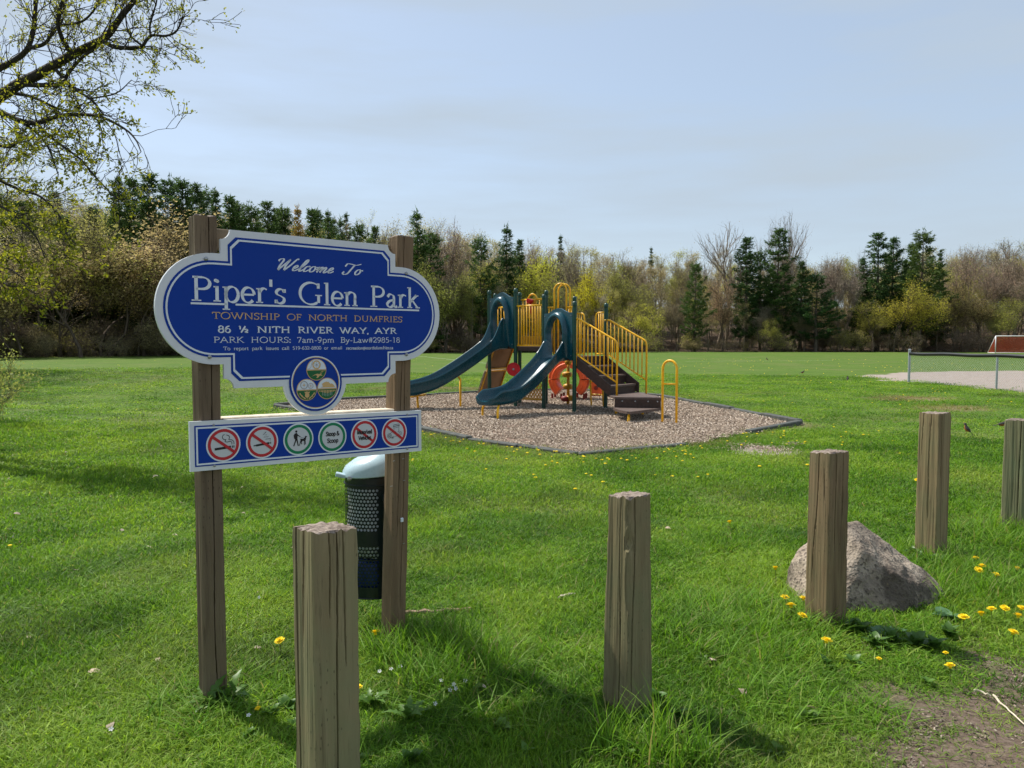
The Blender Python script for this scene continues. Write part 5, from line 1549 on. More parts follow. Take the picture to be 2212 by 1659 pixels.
    for f0, f1 in ((0, .47), (.52, 1.0)):
        m = MB(); m.loft([[wl_(f0, 0), wl_(f0, 1), wl_(f1, 1), wl_(f1, 0)], [wl_(f0, 0) + nrm * .015, wl_(f0, 1) + nrm * .015, wl_(f1, 1) + nrm * .015, wl_(f1, 0) + nrm * .015]], True, True)
        o = m.build('climbing_wall' if wall is None else 'wall_back', M_tan, root if wall is None else wall); wall = wall or o
        N = 10; top = []
        for i in range(N + 1):
            for j in range(N + 1):
                p = wl_(f0 + (f1 - f0) * i / N, j / N); ed = min(i, N - i, j, N - j) / N
                top.append(p + nrm * (.016 + .09 * min(1, ed * 6 + .45) + .04 * mnoise.noise(p * 6)))
        base = [wl_(f0 + (f1 - f0) * i / N, j / N) + nrm * .0155 for i in range(N + 1) for j in range(N + 1)]
        m = MB(); fs = []; K = (N + 1) * (N + 1)
        for i in range(N):
            for j in range(N):
                q = i * (N + 1) + j; fs += [(q, q + 1, q + N + 2, q + N + 1)]
        rim = [j for j in range(N + 1)] + [i * (N + 1) + N for i in range(1, N + 1)] + [N * (N + 1) + j for j in range(N - 1, -1, -1)] + [i * (N + 1) for i in range(N - 1, 0, -1)]
        for k in range(len(rim)):
            a_, b_ = rim[k], rim[(k + 1) % len(rim)]; fs.append((a_, b_, K + b_, K + a_))
        m.add(top + base, fs); m.build('rock_face', M_rockwall, wall, True, angle=40)
    for p, q in ((wl_(0, .04), wl_(1.06, .04)), (wl_(0, .96), wl_(1.06, .96)), (wl_(.475, 0), wl_(.475, 1)), (wl_(.53, 0), wl_(.53, 1))):
        m = MB(); m.bar(p - nrm * .02, q - nrm * .02, .035, .035, bev=.005); m.build('frame_bar', M_amber, wall)
    lg = gnd(*z3(812, 1312)); m = MB(); m.tube([(lg.x, lg.y, -.1), (lg.x, lg.y, .32)], .022, 8); m.build('wall_leg', M_amber, wall, True)
    # pod climber
    pc = gnd(*z4(440, 1335)); m = MB(); m.tube([V2(pc, -.1), V2(pc, D2 - .02)], .038, 12); par = m.build('pod_climber', M_amber, root, True)
    for v, mt, dx, rr in ((890, M_amber, .0, .085), (1015, M_amber, -.03, .125), (1138, M_amber, .0, .12), (1262, M_darkred, -.06, .12), (1255, M_amber, .05, .115)):
        q = dep(*z4(440, v), pc.y); z = q.z
        m = MB(); m.lathe([(rr * .45, -.07), (rr * .9, -.05), (rr, .0), (rr * .92, .045), (rr * .5, .065)], 18, (pc.x + dx, pc.y - .02 * (dx != 0), z)); m.build('pod', mt, par, True)
    return root
make_play()

def make_arch():
    """orange crawl-through arch behind the climbing frame"""
    g = gnd(*z4(432, 1262)); c = Vector((g.x + .02, 20.1, 0))
    root = thing('crawl_arch', (c.x, c.y, 0), 'orange plastic crawl through arch behind the climbing frame', 'play arch')
    d = Vector((.97, -.24, 0)).normalized(); n = Vector((-d.y, d.x, 0)); zc = .55
    def seg(a0, a1, k=14):
        rings = []
        for i in range(k + 1):
            a = R(a0 + (a1 - a0) * i / k); u = Vector((0, 0, 0)) + d * math.cos(a) + Vector((0, 0, math.sin(a)))
            sec = [(.31, -.30), (.335, -.33), (.42, -.31), (.44, -.27), (.51, -.25), (.53, -.19), (.54, 0), (.53, .19), (.50, .24), (.335, .33), (.31, .30), (.295, .0)]
            rings.append([c + Vector((0, 0, zc)) + u * r_ + n * q for r_, q in sec])
        return rings
    for a0, a1 in ((2, 89), (91, 178), (181, 231), (-51, -1)):
        m = MB(); m.loft(seg(a0, a1), True, True); m.build('arch_segment', M_orange, root, True, angle=40)
    for x in (-.42, -.18, .18, .42):
        for q in (-.2, .2):
            m = MB(); p = c + d * x + n * q; m.tube([V2(p, -.08), V2(p, .18)], .03, 8); m.build('foot', M_darkred, root)
    p = c + d * .74 - n * .1
    m = MB(); m.box(V2(p, .36), (.28, .3, .46), Matrix((d, n, Vector((0, 0, 1)))).transposed(), bev=.03); bx = m.build('end_block', M_orange, root, True, angle=40)
    m = MB(); m.lathe([(.055, 0), (.055, .02), (.03, .022)], 16, V2(p, .34) - n * .148, M=Matrix((d, Vector((0, 0, 1)), -n)).transposed()); m.build('ring', M_darkred, bx)
make_arch()
# ------------------------------------------------------------------ trees
def tri_leaves(base, direc, width, rng):
    """thin leaf triangles: base points, direction*length vectors, widths"""
    n = len(base)
    side = np.cross(direc, rng.normal(size=(n, 3)))
    side /= np.linalg.norm(side, axis=1, keepdims=True) + 1e-9
    V = np.empty((n, 3, 3))
    V[:, 0] = base - side * width[:, None] * .5
    V[:, 1] = base + side * width[:, None] * .5
    V[:, 2] = base + direc
    return V.reshape(-1, 3), np.arange(n * 3).reshape(-1, 3)
def rhomb_leaves(base, direc, width, rng):
    n = len(base)
    side = np.cross(direc, rng.normal(size=(n, 3)))
    side /= np.linalg.norm(side, axis=1, keepdims=True) + 1e-9
    V = np.empty((n, 4, 3))
    mid = base + direc * .5
    V[:, 0] = base; V[:, 1] = mid + side * width[:, None] * .5; V[:, 2] = base + direc; V[:, 3] = mid - side * width[:, None] * .5
    return V.reshape(-1, 3), np.arange(n * 4).reshape(-1, 4)
def seg_tubes(P0, P1, R0, R1, k=3):
    """k sided prisms for many branch segments"""
    P0 = np.asarray(P0, float); P1 = np.asarray(P1, float); n = len(P0)
    d = P1 - P0; d /= np.linalg.norm(d, axis=1, keepdims=True) + 1e-9
    ref = np.where(np.abs(d[:, 2:3]) > .9, [[1., 0, 0]], [[0, 0, 1.]])
    x = np.cross(d, ref); x /= np.linalg.norm(x, axis=1, keepdims=True); y = np.cross(d, x)
    a = np.arange(k) * 2 * np.pi / k
    c, s = np.cos(a)[None, :, None], np.sin(a)[None, :, None]
    ring = x[:, None, :] * c + y[:, None, :] * s
    A = P0[:, None, :] + ring * np.asarray(R0)[:, None, None]; B = P1[:, None, :] + ring * np.asarray(R1)[:, None, None]
    V = np.concatenate([A, B], 1).reshape(-1, 3)
    o = (np.arange(n) * 2 * k)[:, None]
    j = np.arange(k)[None, :]; j2 = (j + 1) % k
    Q = np.stack([o + j, o + j2, o + k + j2, o + k + j], -1).reshape(-1, 4)
    return V, Q

def conifer_meshes(name, h, spread, seed, bare=.10, droop=.0, shape='pine', dens=1.0):
    rng = np.random.default_rng(seed)
    P0, P1, R0, R1 = [], [], [], []
    nz = 14; tr = h * .012 + .03; wob = np.cumsum(rng.normal(0, .03, (nz + 1, 2)), 0)
    tp = [np.array([wob[i, 0], wob[i, 1], h * i / nz]) for i in range(nz + 1)]; tp[0][:] = 0
    for i in range(nz):
        P0.append(tp[i]); P1.append(tp[i + 1]); R0.append(tr * (1 - i / nz) + .015); R1.append(tr * (1 - (i + 1) / nz) + .012)
    LB, LD, LW = [], [], []
    z = h * bare
    while z < h * .985:
        f = z / h
        if shape == 'pine': prof = (1 - f) ** .75 * (.55 + .45 * min(1, (f - bare) / .2)) + .05
        else: prof = (1 - f) ** .95 * (.8 + .2 * min(1, (f - bare) / .1)) + .025
        c = np.array([np.interp(z, [q[2] for q in tp], [q[0] for q in tp]), np.interp(z, [q[2] for q in tp], [q[1] for q in tp]), z])
        nb = rng.integers(4, 7)
        a0 = rng.uniform(0, 6.28)
        wl_ = rng.uniform(.7, 1.15)
        for b in range(nb):
            if rng.random() < .12: continue
            L = spread * prof * wl_ * rng.uniform(.55, 1.2)
            a = a0 + 6.283 * b / nb + rng.uniform(-.35, .35)
            up = (-.12 + .75 * f ** 1.5 if shape == 'pine' else -.25 + .7 * f) + rng.uniform(-.1, .15) - droop
            hd = np.array([math.cos(a), math.sin(a), 0])
            e1 = c + hd * L * .55 + np.array([0, 0, L * up * .45]); e2 = c + hd * L + np.array([0, 0, L * (up + .18) ])
            P0 += [c, e1]; P1 += [e1, e2]; R0 += [.028 * L ** .5 + .006, .015]; R1 += [.015, .006]
            nt = max(4, int(L * 11 * dens))
            t = rng.uniform(.22, 1.0, nt) ** .75
            pos = np.where(t[:, None] < .55, c + (e1 - c) * (t[:, None] / .55), e1 + (e2 - e1) * ((t[:, None] - .55) / .45))
            lat = np.array([-hd[1], hd[0], 0])
            pos = pos + lat * (rng.uniform(-1, 1, nt) * L * .30 * (1.1 - t))[:, None] + rng.normal(0, .11, (nt, 3))
            for q in range(6):
                ln = rng.uniform(.22, .46, nt) * (1 if shape == 'pine' else .8)
                dv = hd * .8 + rng.normal(0, .55, (nt, 3)) + np.array([0, 0, .35 if shape == 'pine' else .1])
                dv /= np.linalg.norm(dv, axis=1, keepdims=True)
                LB.append(pos + rng.normal(0, .09, (nt, 3))); LD.append(dv * ln[:, None]); LW.append(rng.uniform(.07, .15, nt))
        z += h * .024 * rng.uniform(.6, 1.5) + .10
    # leader tuft
    nt = 26; top = tp[-1]
    dv = rng.normal(0, .5, (nt, 3)) + np.array([0, 0, .8]); LB.append(top + rng.normal(0, .1, (nt, 3)) - np.array([0, 0, 1]) * rng.uniform(0, .9, (nt, 1))); LD.append(dv * .3); LW.append(np.full(nt, .09))
    V, Q = seg_tubes(P0, P1, R0, R1, 4)
    trunk = np_mesh(name + '_trunk', V, Q, True); trunk.materials.append(M_bark)
    V, T = tri_leaves(np.vstack(LB), np.vstack(LD), np.concatenate(LW), rng)
    crown = np_mesh(name + '_crown', V, T); crown.materials.append(M_needle)
    return trunk, crown

def grow(rng, p, d, L, r, lev, maxlev, spreadang, out, tips, up=.12, nchild=(3, 5), curl=.16):
    """recursive limb: appends segments (p0,p1,r0,r1)"""
    nseg = 4 if lev < 2 else 3
    pts = [np.array(p)]; dd = np.array(d, float)
    for i in range(nseg):
        dd = dd + rng.normal(0, curl, 3) + np.array([0, 0, up]); dd /= np.linalg.norm(dd)
        pts.append(pts[-1] + dd * L / nseg)
    for i in range(nseg):
        out.append((pts[i], pts[i + 1], r * (1 - .55 * i / nseg), r * (1 - .55 * (i + 1) / nseg), lev))
    if lev == maxlev:
        tips.append((pts[-1], dd)); tips.append((pts[nseg // 2], dd)); return
    nc = rng.integers(nchild[0], nchild[1] + 1)
    for c in range(nc):
        f = 1.0 if c == 0 else rng.uniform(.35, .98)
        k = min(int(f * nseg), nseg - 1); q = pts[k] + (pts[k + 1] - pts[k]) * (f * nseg - k)
        base = pts[k + 1] - pts[k]; base = base / np.linalg.norm(base)
        s = rng.normal(size=3); s -= base * s.dot(base); s /= np.linalg.norm(s)
        an = rng.uniform(.5, 1.2) * spreadang * (.55 if c == 0 else 1)
        nd = base * math.cos(an) + s * math.sin(an)
        grow(rng, q, nd, L * rng.uniform(.55, .82), r * (.62 if c == 0 else .48), lev + 1, maxlev, spreadang, out, tips, up, nchild, curl)

def broadleaf_meshes(name, h, seed, buds=5, budsize=.2, stems=1, maxlev=4, ang=.6, first=.30, rad=None, jit=.35, up=.12, nchild=(3, 5), minr=.010, curl=.16, haze=3, hazelen=1.0, hazew=.028):
    rng = np.random.default_rng(seed); out = []; tips = []
    for s in range(stems):
        a = rng.uniform(0, 6.28)
        d = np.array([math.cos(a) * .25 * (stems > 1), math.sin(a) * .25 * (stems > 1), 1.0]); d /= np.linalg.norm(d)
        p = np.array([math.cos(a), math.sin(a), 0]) * (.15 * (stems > 1)); p[2] = -.1
        grow(rng, p, d, h * first * rng.uniform(.85, 1.1), (rad or h * .014) / stems ** .5, 0, maxlev, ang, out, tips, up, nchild, curl)
    zmax = max(o[1][2] for o in out); k = h / zmax
    P0 = np.array([o[0] for o in out]) * k; P1 = np.array([o[1] for o in out]) * k
    R0 = np.maximum(np.array([o[2] for o in out]), minr); R1 = np.maximum(np.array([o[3] for o in out]), minr * .6)
    V, Q = seg_tubes(P0, P1, R0, R1, 3)
    tp = np.array([t[0] for t in tips]) * k; td = np.array([t[1] for t in tips])
    if haze:
        m_ = len(tp) * haze
        hb = np.repeat(tp, haze, 0) - np.repeat(td, haze, 0) * rng.uniform(0, .5, (m_, 1)); hd_ = np.repeat(td, haze, 0) + rng.normal(0, .55, (m_, 3)) + np.array([0, 0, .15])
        hd_ = hd_ / np.linalg.norm(hd_, axis=1, keepdims=True) * rng.uniform(.4, 1.15, (m_, 1)) * hazelen
        V2_, T2_ = tri_leaves(hb, hd_, np.full(m_, hazew), rng)
        Q2 = np.concatenate([T2_, T2_[:, 2:3]], 1) + len(V)
        V2_ = np.concatenate([V2_, V2_[2::3] + np.array([.004, 0, 0])]); Q2[:, 3] = len(V) + 3 * m_ + np.arange(m_)
        V = np.concatenate([V, V2_]); Q = np.concatenate([Q, Q2])
    trunk = np_mesh(name + '_trunk', V, Q, True); trunk.materials.append(M_bark)
    n = len(tp) * buds
    B = np.repeat(tp, buds, 0) + rng.normal(0, jit, (n, 3)); D = np.repeat(td, buds, 0) * .5 + rng.normal(0, .6, (n, 3))
    D /= np.linalg.norm(D, axis=1, keepdims=True)
    sz = rng.uniform(.5, 1.3, n) * budsize
    B[:, 2] = np.maximum(B[:, 2], .05)
    V, T = tri_leaves(B, D * sz[:, None], sz * .6, rng)
    crown = np_mesh(name + '_crown', V, T); crown.materials.append(M_bud)
    return trunk, crown

def pole_meshes(name, h, seed, nb=20, buds=5, budsize=.15, spread=.15, start=.34):
    """slender forest tree: straight trunk, ascending branches in the upper part"""
    rng = np.random.default_rng(seed); out = []; tips = []; nz = 10
    w = np.cumsum(rng.normal(0, .09, (nz + 1, 2)), 0); w[0] = 0
    tp = np.column_stack([w, np.linspace(-.1, h * .93, nz + 1)])
    r = lambda f: h * .0125 * (1 - .85 * f) + .012
    for i in range(nz): out.append((tp[i], tp[i + 1], r(i / nz), r((i + 1) / nz), 0))
    for b in range(nb):
        f = start + (1 - start) * (b + rng.random()) / nb; k = min(int(f * nz), nz - 1); p = tp[k] + (tp[k + 1] - tp[k]) * (f * nz - k)
        a = rng.uniform(0, 6.28); el = rng.uniform(.5, 1.1)
        d = np.array([math.cos(a) * math.cos(el), math.sin(a) * math.cos(el), math.sin(el)])
        grow(rng, p, d, h * spread * (1.25 - .8 * f) * rng.uniform(.6, 1.3), r(f) * .45, 2, 4, .6, out, tips, .10, (3, 4), .17)
    P0, P1 = np.array([o[0] for o in out]), np.array([o[1] for o in out])
    V, Q = seg_tubes(P0, P1, np.maximum([o[2] for o in out], .010), np.maximum([o[3] for o in out], .007), 3)
    trunk = np_mesh(name + '_trunk', V, Q, True); trunk.materials.append(M_bark)
    t0 = np.array([t[0] for t in tips]); n = len(t0) * buds
    B = np.repeat(t0, buds, 0) + rng.normal(0, .32, (n, 3)); D = rng.normal(0, 1, (n, 3)); D /= np.linalg.norm(D, axis=1, keepdims=True); sz = rng.uniform(.5, 1.3, n) * budsize
    V, T = tri_leaves(B, D * sz[:, None], sz * .6, rng)
    crown = np_mesh(name + '_crown', V, T); crown.materials.append(M_bud)
    return trunk, crown

TREE_N = [0]
def place_tree(name, meshes, loc, scale, rot, label, group, tint, bark=(1, 1, 1), cat='tree', wide=1.0):
    root = thing(name, loc, label, cat, group)
    root.rotation_euler = (0, 0, rot); root.scale = (scale * wide, scale * wide, scale)
    for nm, me, col in (('trunk', meshes[0], bark), ('crown', meshes[1], tint)):
        o = bpy.data.objects.new(nm, me); o.parent = root; o.color = (*col, 1); COL.objects.link(o)
    return root

CON = [conifer_meshes('pine', 17, 3.3, 101, .10, .0, 'pine'), conifer_meshes('pine', 17, 2.9, 102, .14, .0, 'pine', 1.1), conifer_meshes('spruce', 17, 3.0, 103, .05, .05, 'spruce', 1.2),
       conifer_meshes('spruce', 17, 2.5, 104, .08, .0, 'spruce', 1.2), conifer_meshes('pine', 17, 3.9, 105, .18, -.05, 'pine', .9)]
BARE = [broadleaf_meshes('bare', 14, 201, 7, .14, 1, 4, .55, haze=5), broadleaf_meshes('bare', 14, 202, 7, .14, 1, 4, .48, .34, haze=5), broadleaf_meshes('bare', 14, 203, 7, .14, 2, 4, .5, haze=4),
        broadleaf_meshes('bare', 14, 204, 5, .13, 3, 4, .42, .32, up=.2, haze=3)]
BARE.append(broadleaf_meshes('bare', 14, 205, 1, .10, 1, 4, .46, .36, up=.22, haze=1, hazew=.022))
BARE.append(broadleaf_meshes('bare', 14, 206, 1, .10, 2, 4, .42, .36, up=.2, haze=1, hazew=.022))
BUDDY = [broadleaf_meshes('budding', 12, 211, 14, .17, 1, 4, .62, jit=.42), broadleaf_meshes('budding', 12, 212, 10, .17, 2, 4, .58, jit=.42), broadleaf_meshes('budding', 12, 213, 13, .16, 1, 4, .7, .26, up=.08, jit=.42)]
POLE = [pole_meshes('pole', 14, 401), pole_meshes('pole', 14, 402, 24, 7, .16, .13, .28), pole_meshes('pole', 14, 403, 16, 3, .13, .18, .42), pole_meshes('pole', 14, 404, 22, 9, .16, .14, .3)]
SHRUB = [broadleaf_meshes('shrub', 4.0, 221, 6, .15, 6, 3, .6, .42, .05, .22, .10, (3, 4), .010, hazelen=.5, hazew=.02), broadleaf_meshes('shrub', 4.0, 222, 5, .14, 7, 3, .7, .4, .05, .24, .05, (3, 4), .010, hazelen=.5, hazew=.02),
         broadleaf_meshes('shrub', 4.0, 223, 3, .12, 8, 3, .8, .42, .05, .22, .0, (3, 4), .010, .25, hazelen=.5, hazew=.02)]

def spot(px, d):
    x = (px - PCX) / FPX * d
    return (x, d, th(x, d) - .05)
def hgt(py, d, z0=0): return CAM_H + (737 - py) * d / FPX - z0

DK = (1, 1, 1)
# conifers picked out of the photograph: (px, top py, extra depth, mesh, width, tint, label)
conifers = [
 (268, 390, 4, 0, .85, (1.0, 1.05, .9), 'dark pine with narrow top, leftmost of the pines left of the sign'),
 (335, 380, 3, 1, 1.15, (1.0, 1.05, 1.0), 'tall dense dark pine just left of the sign top'),
 (378, 386, 6, 4, 1.0, (.9, 1.0, .95), 'dark pine behind the left sign post'),
 (432, 402, 8, 0, .95, (.95, 1.0, .9), 'dark pine rising over the left end of the sign board'),
 (478, 414, 5, 3, 1.0, (.9, 1.0, .95), 'slim dark pine over the left corner of the sign board'),
 (520, 446, 9, 1, 1.1, (1.0, 1.0, .85), 'rounded pine behind the top of the sign board'),
 (585, 440, 12, 0, 1.0, (1.1, 1.1, .9), 'pale green pine over the middle of the sign board'),
 (648, 448, 10, 2, .85, (5.2, 2.1, 1.5), 'rust brown dying pine over the sign board'),
 (708, 456, 10, 3, .9, (1.2, 1.2, 1.0), 'slender green spruce over the right half of the sign board'),
 (742, 474, 12, 2, .85, (1.2, 1.2, 1.0), 'short spruce over the right corner of the sign board'),
 (906, 458, 4, 2, 1.05, (1.1, 1.2, 1.0), 'tall pointed spruce right of the sign'),
 (1040, 512, 3, 4, .8, (1.0, 1.1, .9), 'dark conifer left of the climbing frame towers'),
 (1092, 490, 5, 2, 1.0, (.8, .95, .95), 'tall dark spruce behind the left slide'),
 (1124, 520, 9, 1, .7, (.9, 1.0, .95), 'ragged dark pine top right of the tall spruce'),
 (1213, 510, 24, 3, .65, (.8, .95, .95), 'slim dark spruce standing out above the budding trees'),
 (1402, 536, 42, 3, .65, (.8, .95, .95), 'small distant dark spruce on the skyline'),
 (1500, 566, 0, 4, .75, (1.1, 1.15, .9), 'short dark pine right of the stairs'),
 (1612, 515, 3, 1, 1.05, (.75, .9, .9), 'tall blackish pine, left of the pair under the bare crown'),
 (1676, 497, 3, 0, 1.05, (.9, 1.0, .85), 'tall dark pine under the high bare crown'),
 (1726, 566, 5, 1, .85, (.8, .9, .85), 'thin dark pine right of the tall pair'),
 (1762, 590, 0, 4, 1.2, (.65, .9, .8), 'low wide blackish spruce between the pine groups'),
 (1892, 506, 4, 0, 1.0, (.85, 1.0, .95), 'dark pine, leftmost top of the right hand group'),
 (1922, 516, 6, 1, .9, (.85, 1.0, 1.0), 'dark pine, middle top of the right hand group'),
 (1858, 556, 5, 3, .9, (.8, .95, .95), 'short dark pine on the left flank of the right hand group'),
 (1952, 560, 2, 3, .85, (1.0, 1.1, .9), 'shorter pine between two taller ones at right'),
 (1986, 498, 1, 4, 1.0, (1.15, 1.1, .85), 'airy tall pine with layered branches at right'),
 (2027, 546, 4, 3, .7, (1.0, 1.1, .9), 'small pointed pine right of the airy pine'),
 (300, 392, 9, 1, 1.1, (1.05, 1.1, .95), 'pine filling the gap left of the tall dense pine'),
 (405, 396, 4, 1, 1.1, (.95, 1.05, .9), 'dense pine just above the left sign post'),
 (455, 410, 12, 4, 1.1, (1.0, 1.1, .95), 'broad pine behind the left corner of the sign board'),
 (500, 428, 6, 1, 1.0, (1.0, 1.1, .9), 'pine above the left part of the sign board top'),
 (548, 440, 7, 4, 1.0, (1.1, 1.15, .95), 'layered pine over the word welcome'),
 (615, 446, 14, 4, 1.0, (1.15, 1.15, .95), 'broad pale pine left of the rust brown pine'),
 (675, 456, 14, 1, 1.0, (1.1, 1.15, .95), 'rounded pine right of the rust brown pine'),
 (775, 482, 12, 4, 1.0, (1.15, 1.15, .95), 'pine behind the right shoulder of the sign board'),
 (815, 492, 14, 1, .9, (1.1, 1.1, .9), 'pine left of the right sign post top'),
 (930, 500, 6, 4, .9, (1.05, 1.15, .95), 'lower pine at the right flank of the pointed spruce'),
 (1640, 540, 6, 4, .9, (.85, .95, .9), 'dark pine filling between the tall pair'),
 (1960, 530, 8, 1, .9, (1.0, 1.05, .9), 'dark pine behind the airy pine'),
 (150, 470, 5, 1, 1.1, (1.0, 1.0, .8), 'dark pine behind the tan tree at left'),
 (60, 440, 8, 0, 1.1, (1.0, 1.0, .8), 'dark pine at the left edge of the wood'),
]
for px, py, ex, k, wd, tint, lab in conifers:
    d = tree_edge(px) + ex; p = spot(px, d); s = hgt(py, d, p[2]) / 17
    place_tree('pine_tree', CON[k], p, s, rnd.uniform(0, 6.28), lab, 'conifers of the wood', tint, (.75, .7, .65), wide=(1.16 if px < 850 else 1.38) * wd * (1.0 / max(.6, s)) ** .3)

OL, YG, TAN, PINK, GREY = (.27, .28, .075), (.42, .43, .06), (.37, .32, .14), (.32, .265, .155), (.28, .25, .175)
broad = [
 (225, 438, -4, 'b', 1, 1.7, (.42, .33, .15), 'broad tan budding tree at the left edge of the field'),
 (300, 545, -5, 'b', 1, 1.5, (.40, .31, .16), 'tan budding tree between the broad tan tree and the sign'),
 (175, 540, -6, 'b', 2, 1.6, (.36, .29, .13), 'low tan tree in front of the broad tan tree'),
 (130, 470, -3, 'b', 1, 1.3, (.28, .26, .08), 'olive brown budding tree left of the tan tree'),
 (310, 520, -5, 'b', 2, 1.3, (.34, .24, .15), 'low rounded brown tree left of the sign'),
 (40, 520, -5, 'b', 1, 1.3, (.30, .25, .09), 'brown budding tree at the left picture edge'),
 (938, 465, 10, 'n', 5, .8, GREY, 'thin bare tree behind the pointed spruce'),
 (985, 490, 12, 'n', 2, 1.15, (.30, .22, .18), 'round crowned bare tree right of the pointed spruce'),
 (962, 570, 0, 'b', 1, 1.0, (.27, .29, .06), 'olive green budding tree right of the pointed spruce'),
 (1010, 590, 2, 'b', 0, .9, (.24, .25, .07), 'olive budding tree left of the dark conifers'),
 (1176, 548, 4, 'b', 0, 1.05, (.46, .46, .05), 'bright yellow green rounded tree behind the middle of the climbing frame'),
 (1148, 600, 2, 'b', 2, .9, (.34, .34, .06), 'yellow olive tree below the rounded yellow tree'),
 (1300, 574, 2, 'b', 1, .75, (.58, .52, .03), 'vivid yellow small crowned tree above the stairs'),
 (1370, 658, -3, 'b', 2, 1.3, (.46, .44, .06), 'low yellow green bush behind the stair rails'),
 (1262, 540, 12, 'n', 1, 1.0, GREY, 'bare grey tree right of the slim spruce'),
 (1150, 520, 18, 'n', 2, 1.0, PINK, 'bare rounded tree behind the yellow green tree'),
 (1345, 548, 14, 'n', 0, 1.3, PINK, 'pinkish bare tree above the stairs'),
 (1548, 488, 8, 'n', 4, 1.25, GREY, 'high spreading bare tree left of the tall pine pair'),
 (1655, 462, 9, 'n', 5, .8, GREY, 'tall bare tree top above the left pine of the pair'),
 (1718, 460, 8, 'n', 4, .9, GREY, 'tall bare tree reaching above the right pine of the pair'),
 (1463, 540, 14, 'n', 5, .9, GREY, 'faint bare tree above the short pine'),
 (1815, 545, 4, 'n', 3, .9, (.36, .29, .24), 'pale bare tree between the two pine groups'),
 (1832, 540, 9, 'n', 5, .8, GREY, 'thin bare tree left of the right hand pines'),
 (1560, 600, 0, 'b', 0, .9, (.33, .23, .14), 'brown budding tree left of the blackish pine'),
 (1930, 610, -2, 'b', 1, 1.25, (.40, .36, .05), 'yellow olive larch like tree before the right hand pines'),
 (1885, 650, -2, 'b', 2, 1.0, (.36, .34, .06), 'lower yellow olive tree left of the larch like tree'),
 (1650, 690, -2, 'b', 2, .9, (.32, .32, .06), 'small yellow green tree under the pine pair'),
 (2080, 540, 4, 'n', 2, 1.2, (.30, .21, .16), 'reddish grey bare tree right of the pines'),
 (2175, 533, 5, 'n', 0, 1.3, (.31, .24, .18), 'bare tree above the soccer goal'),
 (2125, 600, 0, 'b', 1, 1.2, (.30, .24, .10), 'tan budding tree left of the soccer goal'),
 (2060, 650, -1, 'b', 2, 1.1, (.28, .20, .12), 'low brown tree beside the soccer goal'),
]
for px, py, ex, kd, k, wd, tint, lab in broad:
    d = tree_edge(px) + ex; p = spot(px, d); ms = (BARE if kd == 'n' else BUDDY)[k]; H0 = 14 if kd == 'n' else 12
    s = hgt(py, d, p[2]) / H0
    place_tree('bare_tree' if kd == 'n' else 'budding_tree', ms, p, s, rnd.uniform(0, 6.28), lab, 'broadleaf trees of the wood', tuple(c * 1.0 for c in tint), (1.45, 1.35, 1.25) if kd == 'n' else (.62, .56, .50), wide=wd)

def where(px):
    for lim, w in ((120, 'at the left picture edge'), (330, 'left of the sign'), (560, 'behind the left half of the sign'), (800, 'behind the right half of the sign'), (960, 'just right of the sign'),
                   (1110, 'behind the left slide'), (1260, 'behind the climbing frame'), (1420, 'behind the stairs'), (1560, 'right of the stairs'), (1700, 'below the tall pine pair'),
                   (1840, 'between the pine groups'), (2040, 'under the right hand pines'), (2150, 'left of the soccer goal')):
        if px < lim: return w
    return 'behind the soccer goal'
def depth_word(r): return ', ' + ('front row', 'second row', 'third row', 'fourth row', 'fifth row', 'rearmost row')[r]
# the body of the wood: rows of trees behind one another
def skyline(px):
    return float(np.interp(px, [-400, 0, 300, 500, 750, 900, 1000, 1200, 1350, 1500, 1650, 1800, 2000, 2212, 2700], [430, 440, 480, 490, 505, 530, 545, 565, 572, 585, 590, 588, 575, 560, 540]))
for row in range(6):
    px = -330 + rnd.uniform(0, 60)
    while px < 2560:
        d = tree_edge(px) + [2, 7, 13, 20, 29, 40][row] + rnd.uniform(-2, 3)
        p = spot(px, d); py = skyline(px) - 23 + [90, 60, 38, 20, 8, -2][row] + rnd.uniform(-16, 26)
        kd = rnd.random()
        left = px < 760
        if kd < .42 or (row > 2 and kd < .65):
            k = rnd.randrange(4); s = hgt(py, d, p[2]) / 14; ms = BARE[k]; nm = 'bare_tree'
            tint = rnd.choice([GREY, PINK, (.36, .32, .16), (.32, .30, .12)]); lab = 'grey brown leafless tree'
        else:
            k = rnd.randrange(3); s = hgt(py, d, p[2]) / 12; ms = BUDDY[k]; nm = 'budding_tree'
            tint = rnd.choice([OL, (.34, .31, .09), TAN, (.34, .28, .14), (.40, .40, .08), (.31, .31, .08)]); lab = ('olive' if tint[1] > .26 else 'brown') + ' budding tree'
        if rnd.random() < .62:
            ms = POLE[rnd.randrange(4)]; s = hgt(py, d, p[2]) / 14; nm = 'slender_tree'; lab = ('olive' if tint[1] > .27 else 'brown') + ' slender budding tree'
        if left and rnd.random() < .5 and row > 0:
            s = hgt(py - 15, d, p[2]) / 17; ms = CON[rnd.randrange(5)]; nm = 'pine_tree'; tint = (1, 1.05, .9); lab = 'dark pine in the mass of trees'
        place_tree(nm, ms, p, s, rnd.uniform(0, 6.28), lab + ' ' + where(px) + depth_word(row), 'trees in the depth of the wood', tint, (1.12, 1.10, .95), wide=rnd.uniform(.95, 1.35))
        px += rnd.uniform(24, 45)
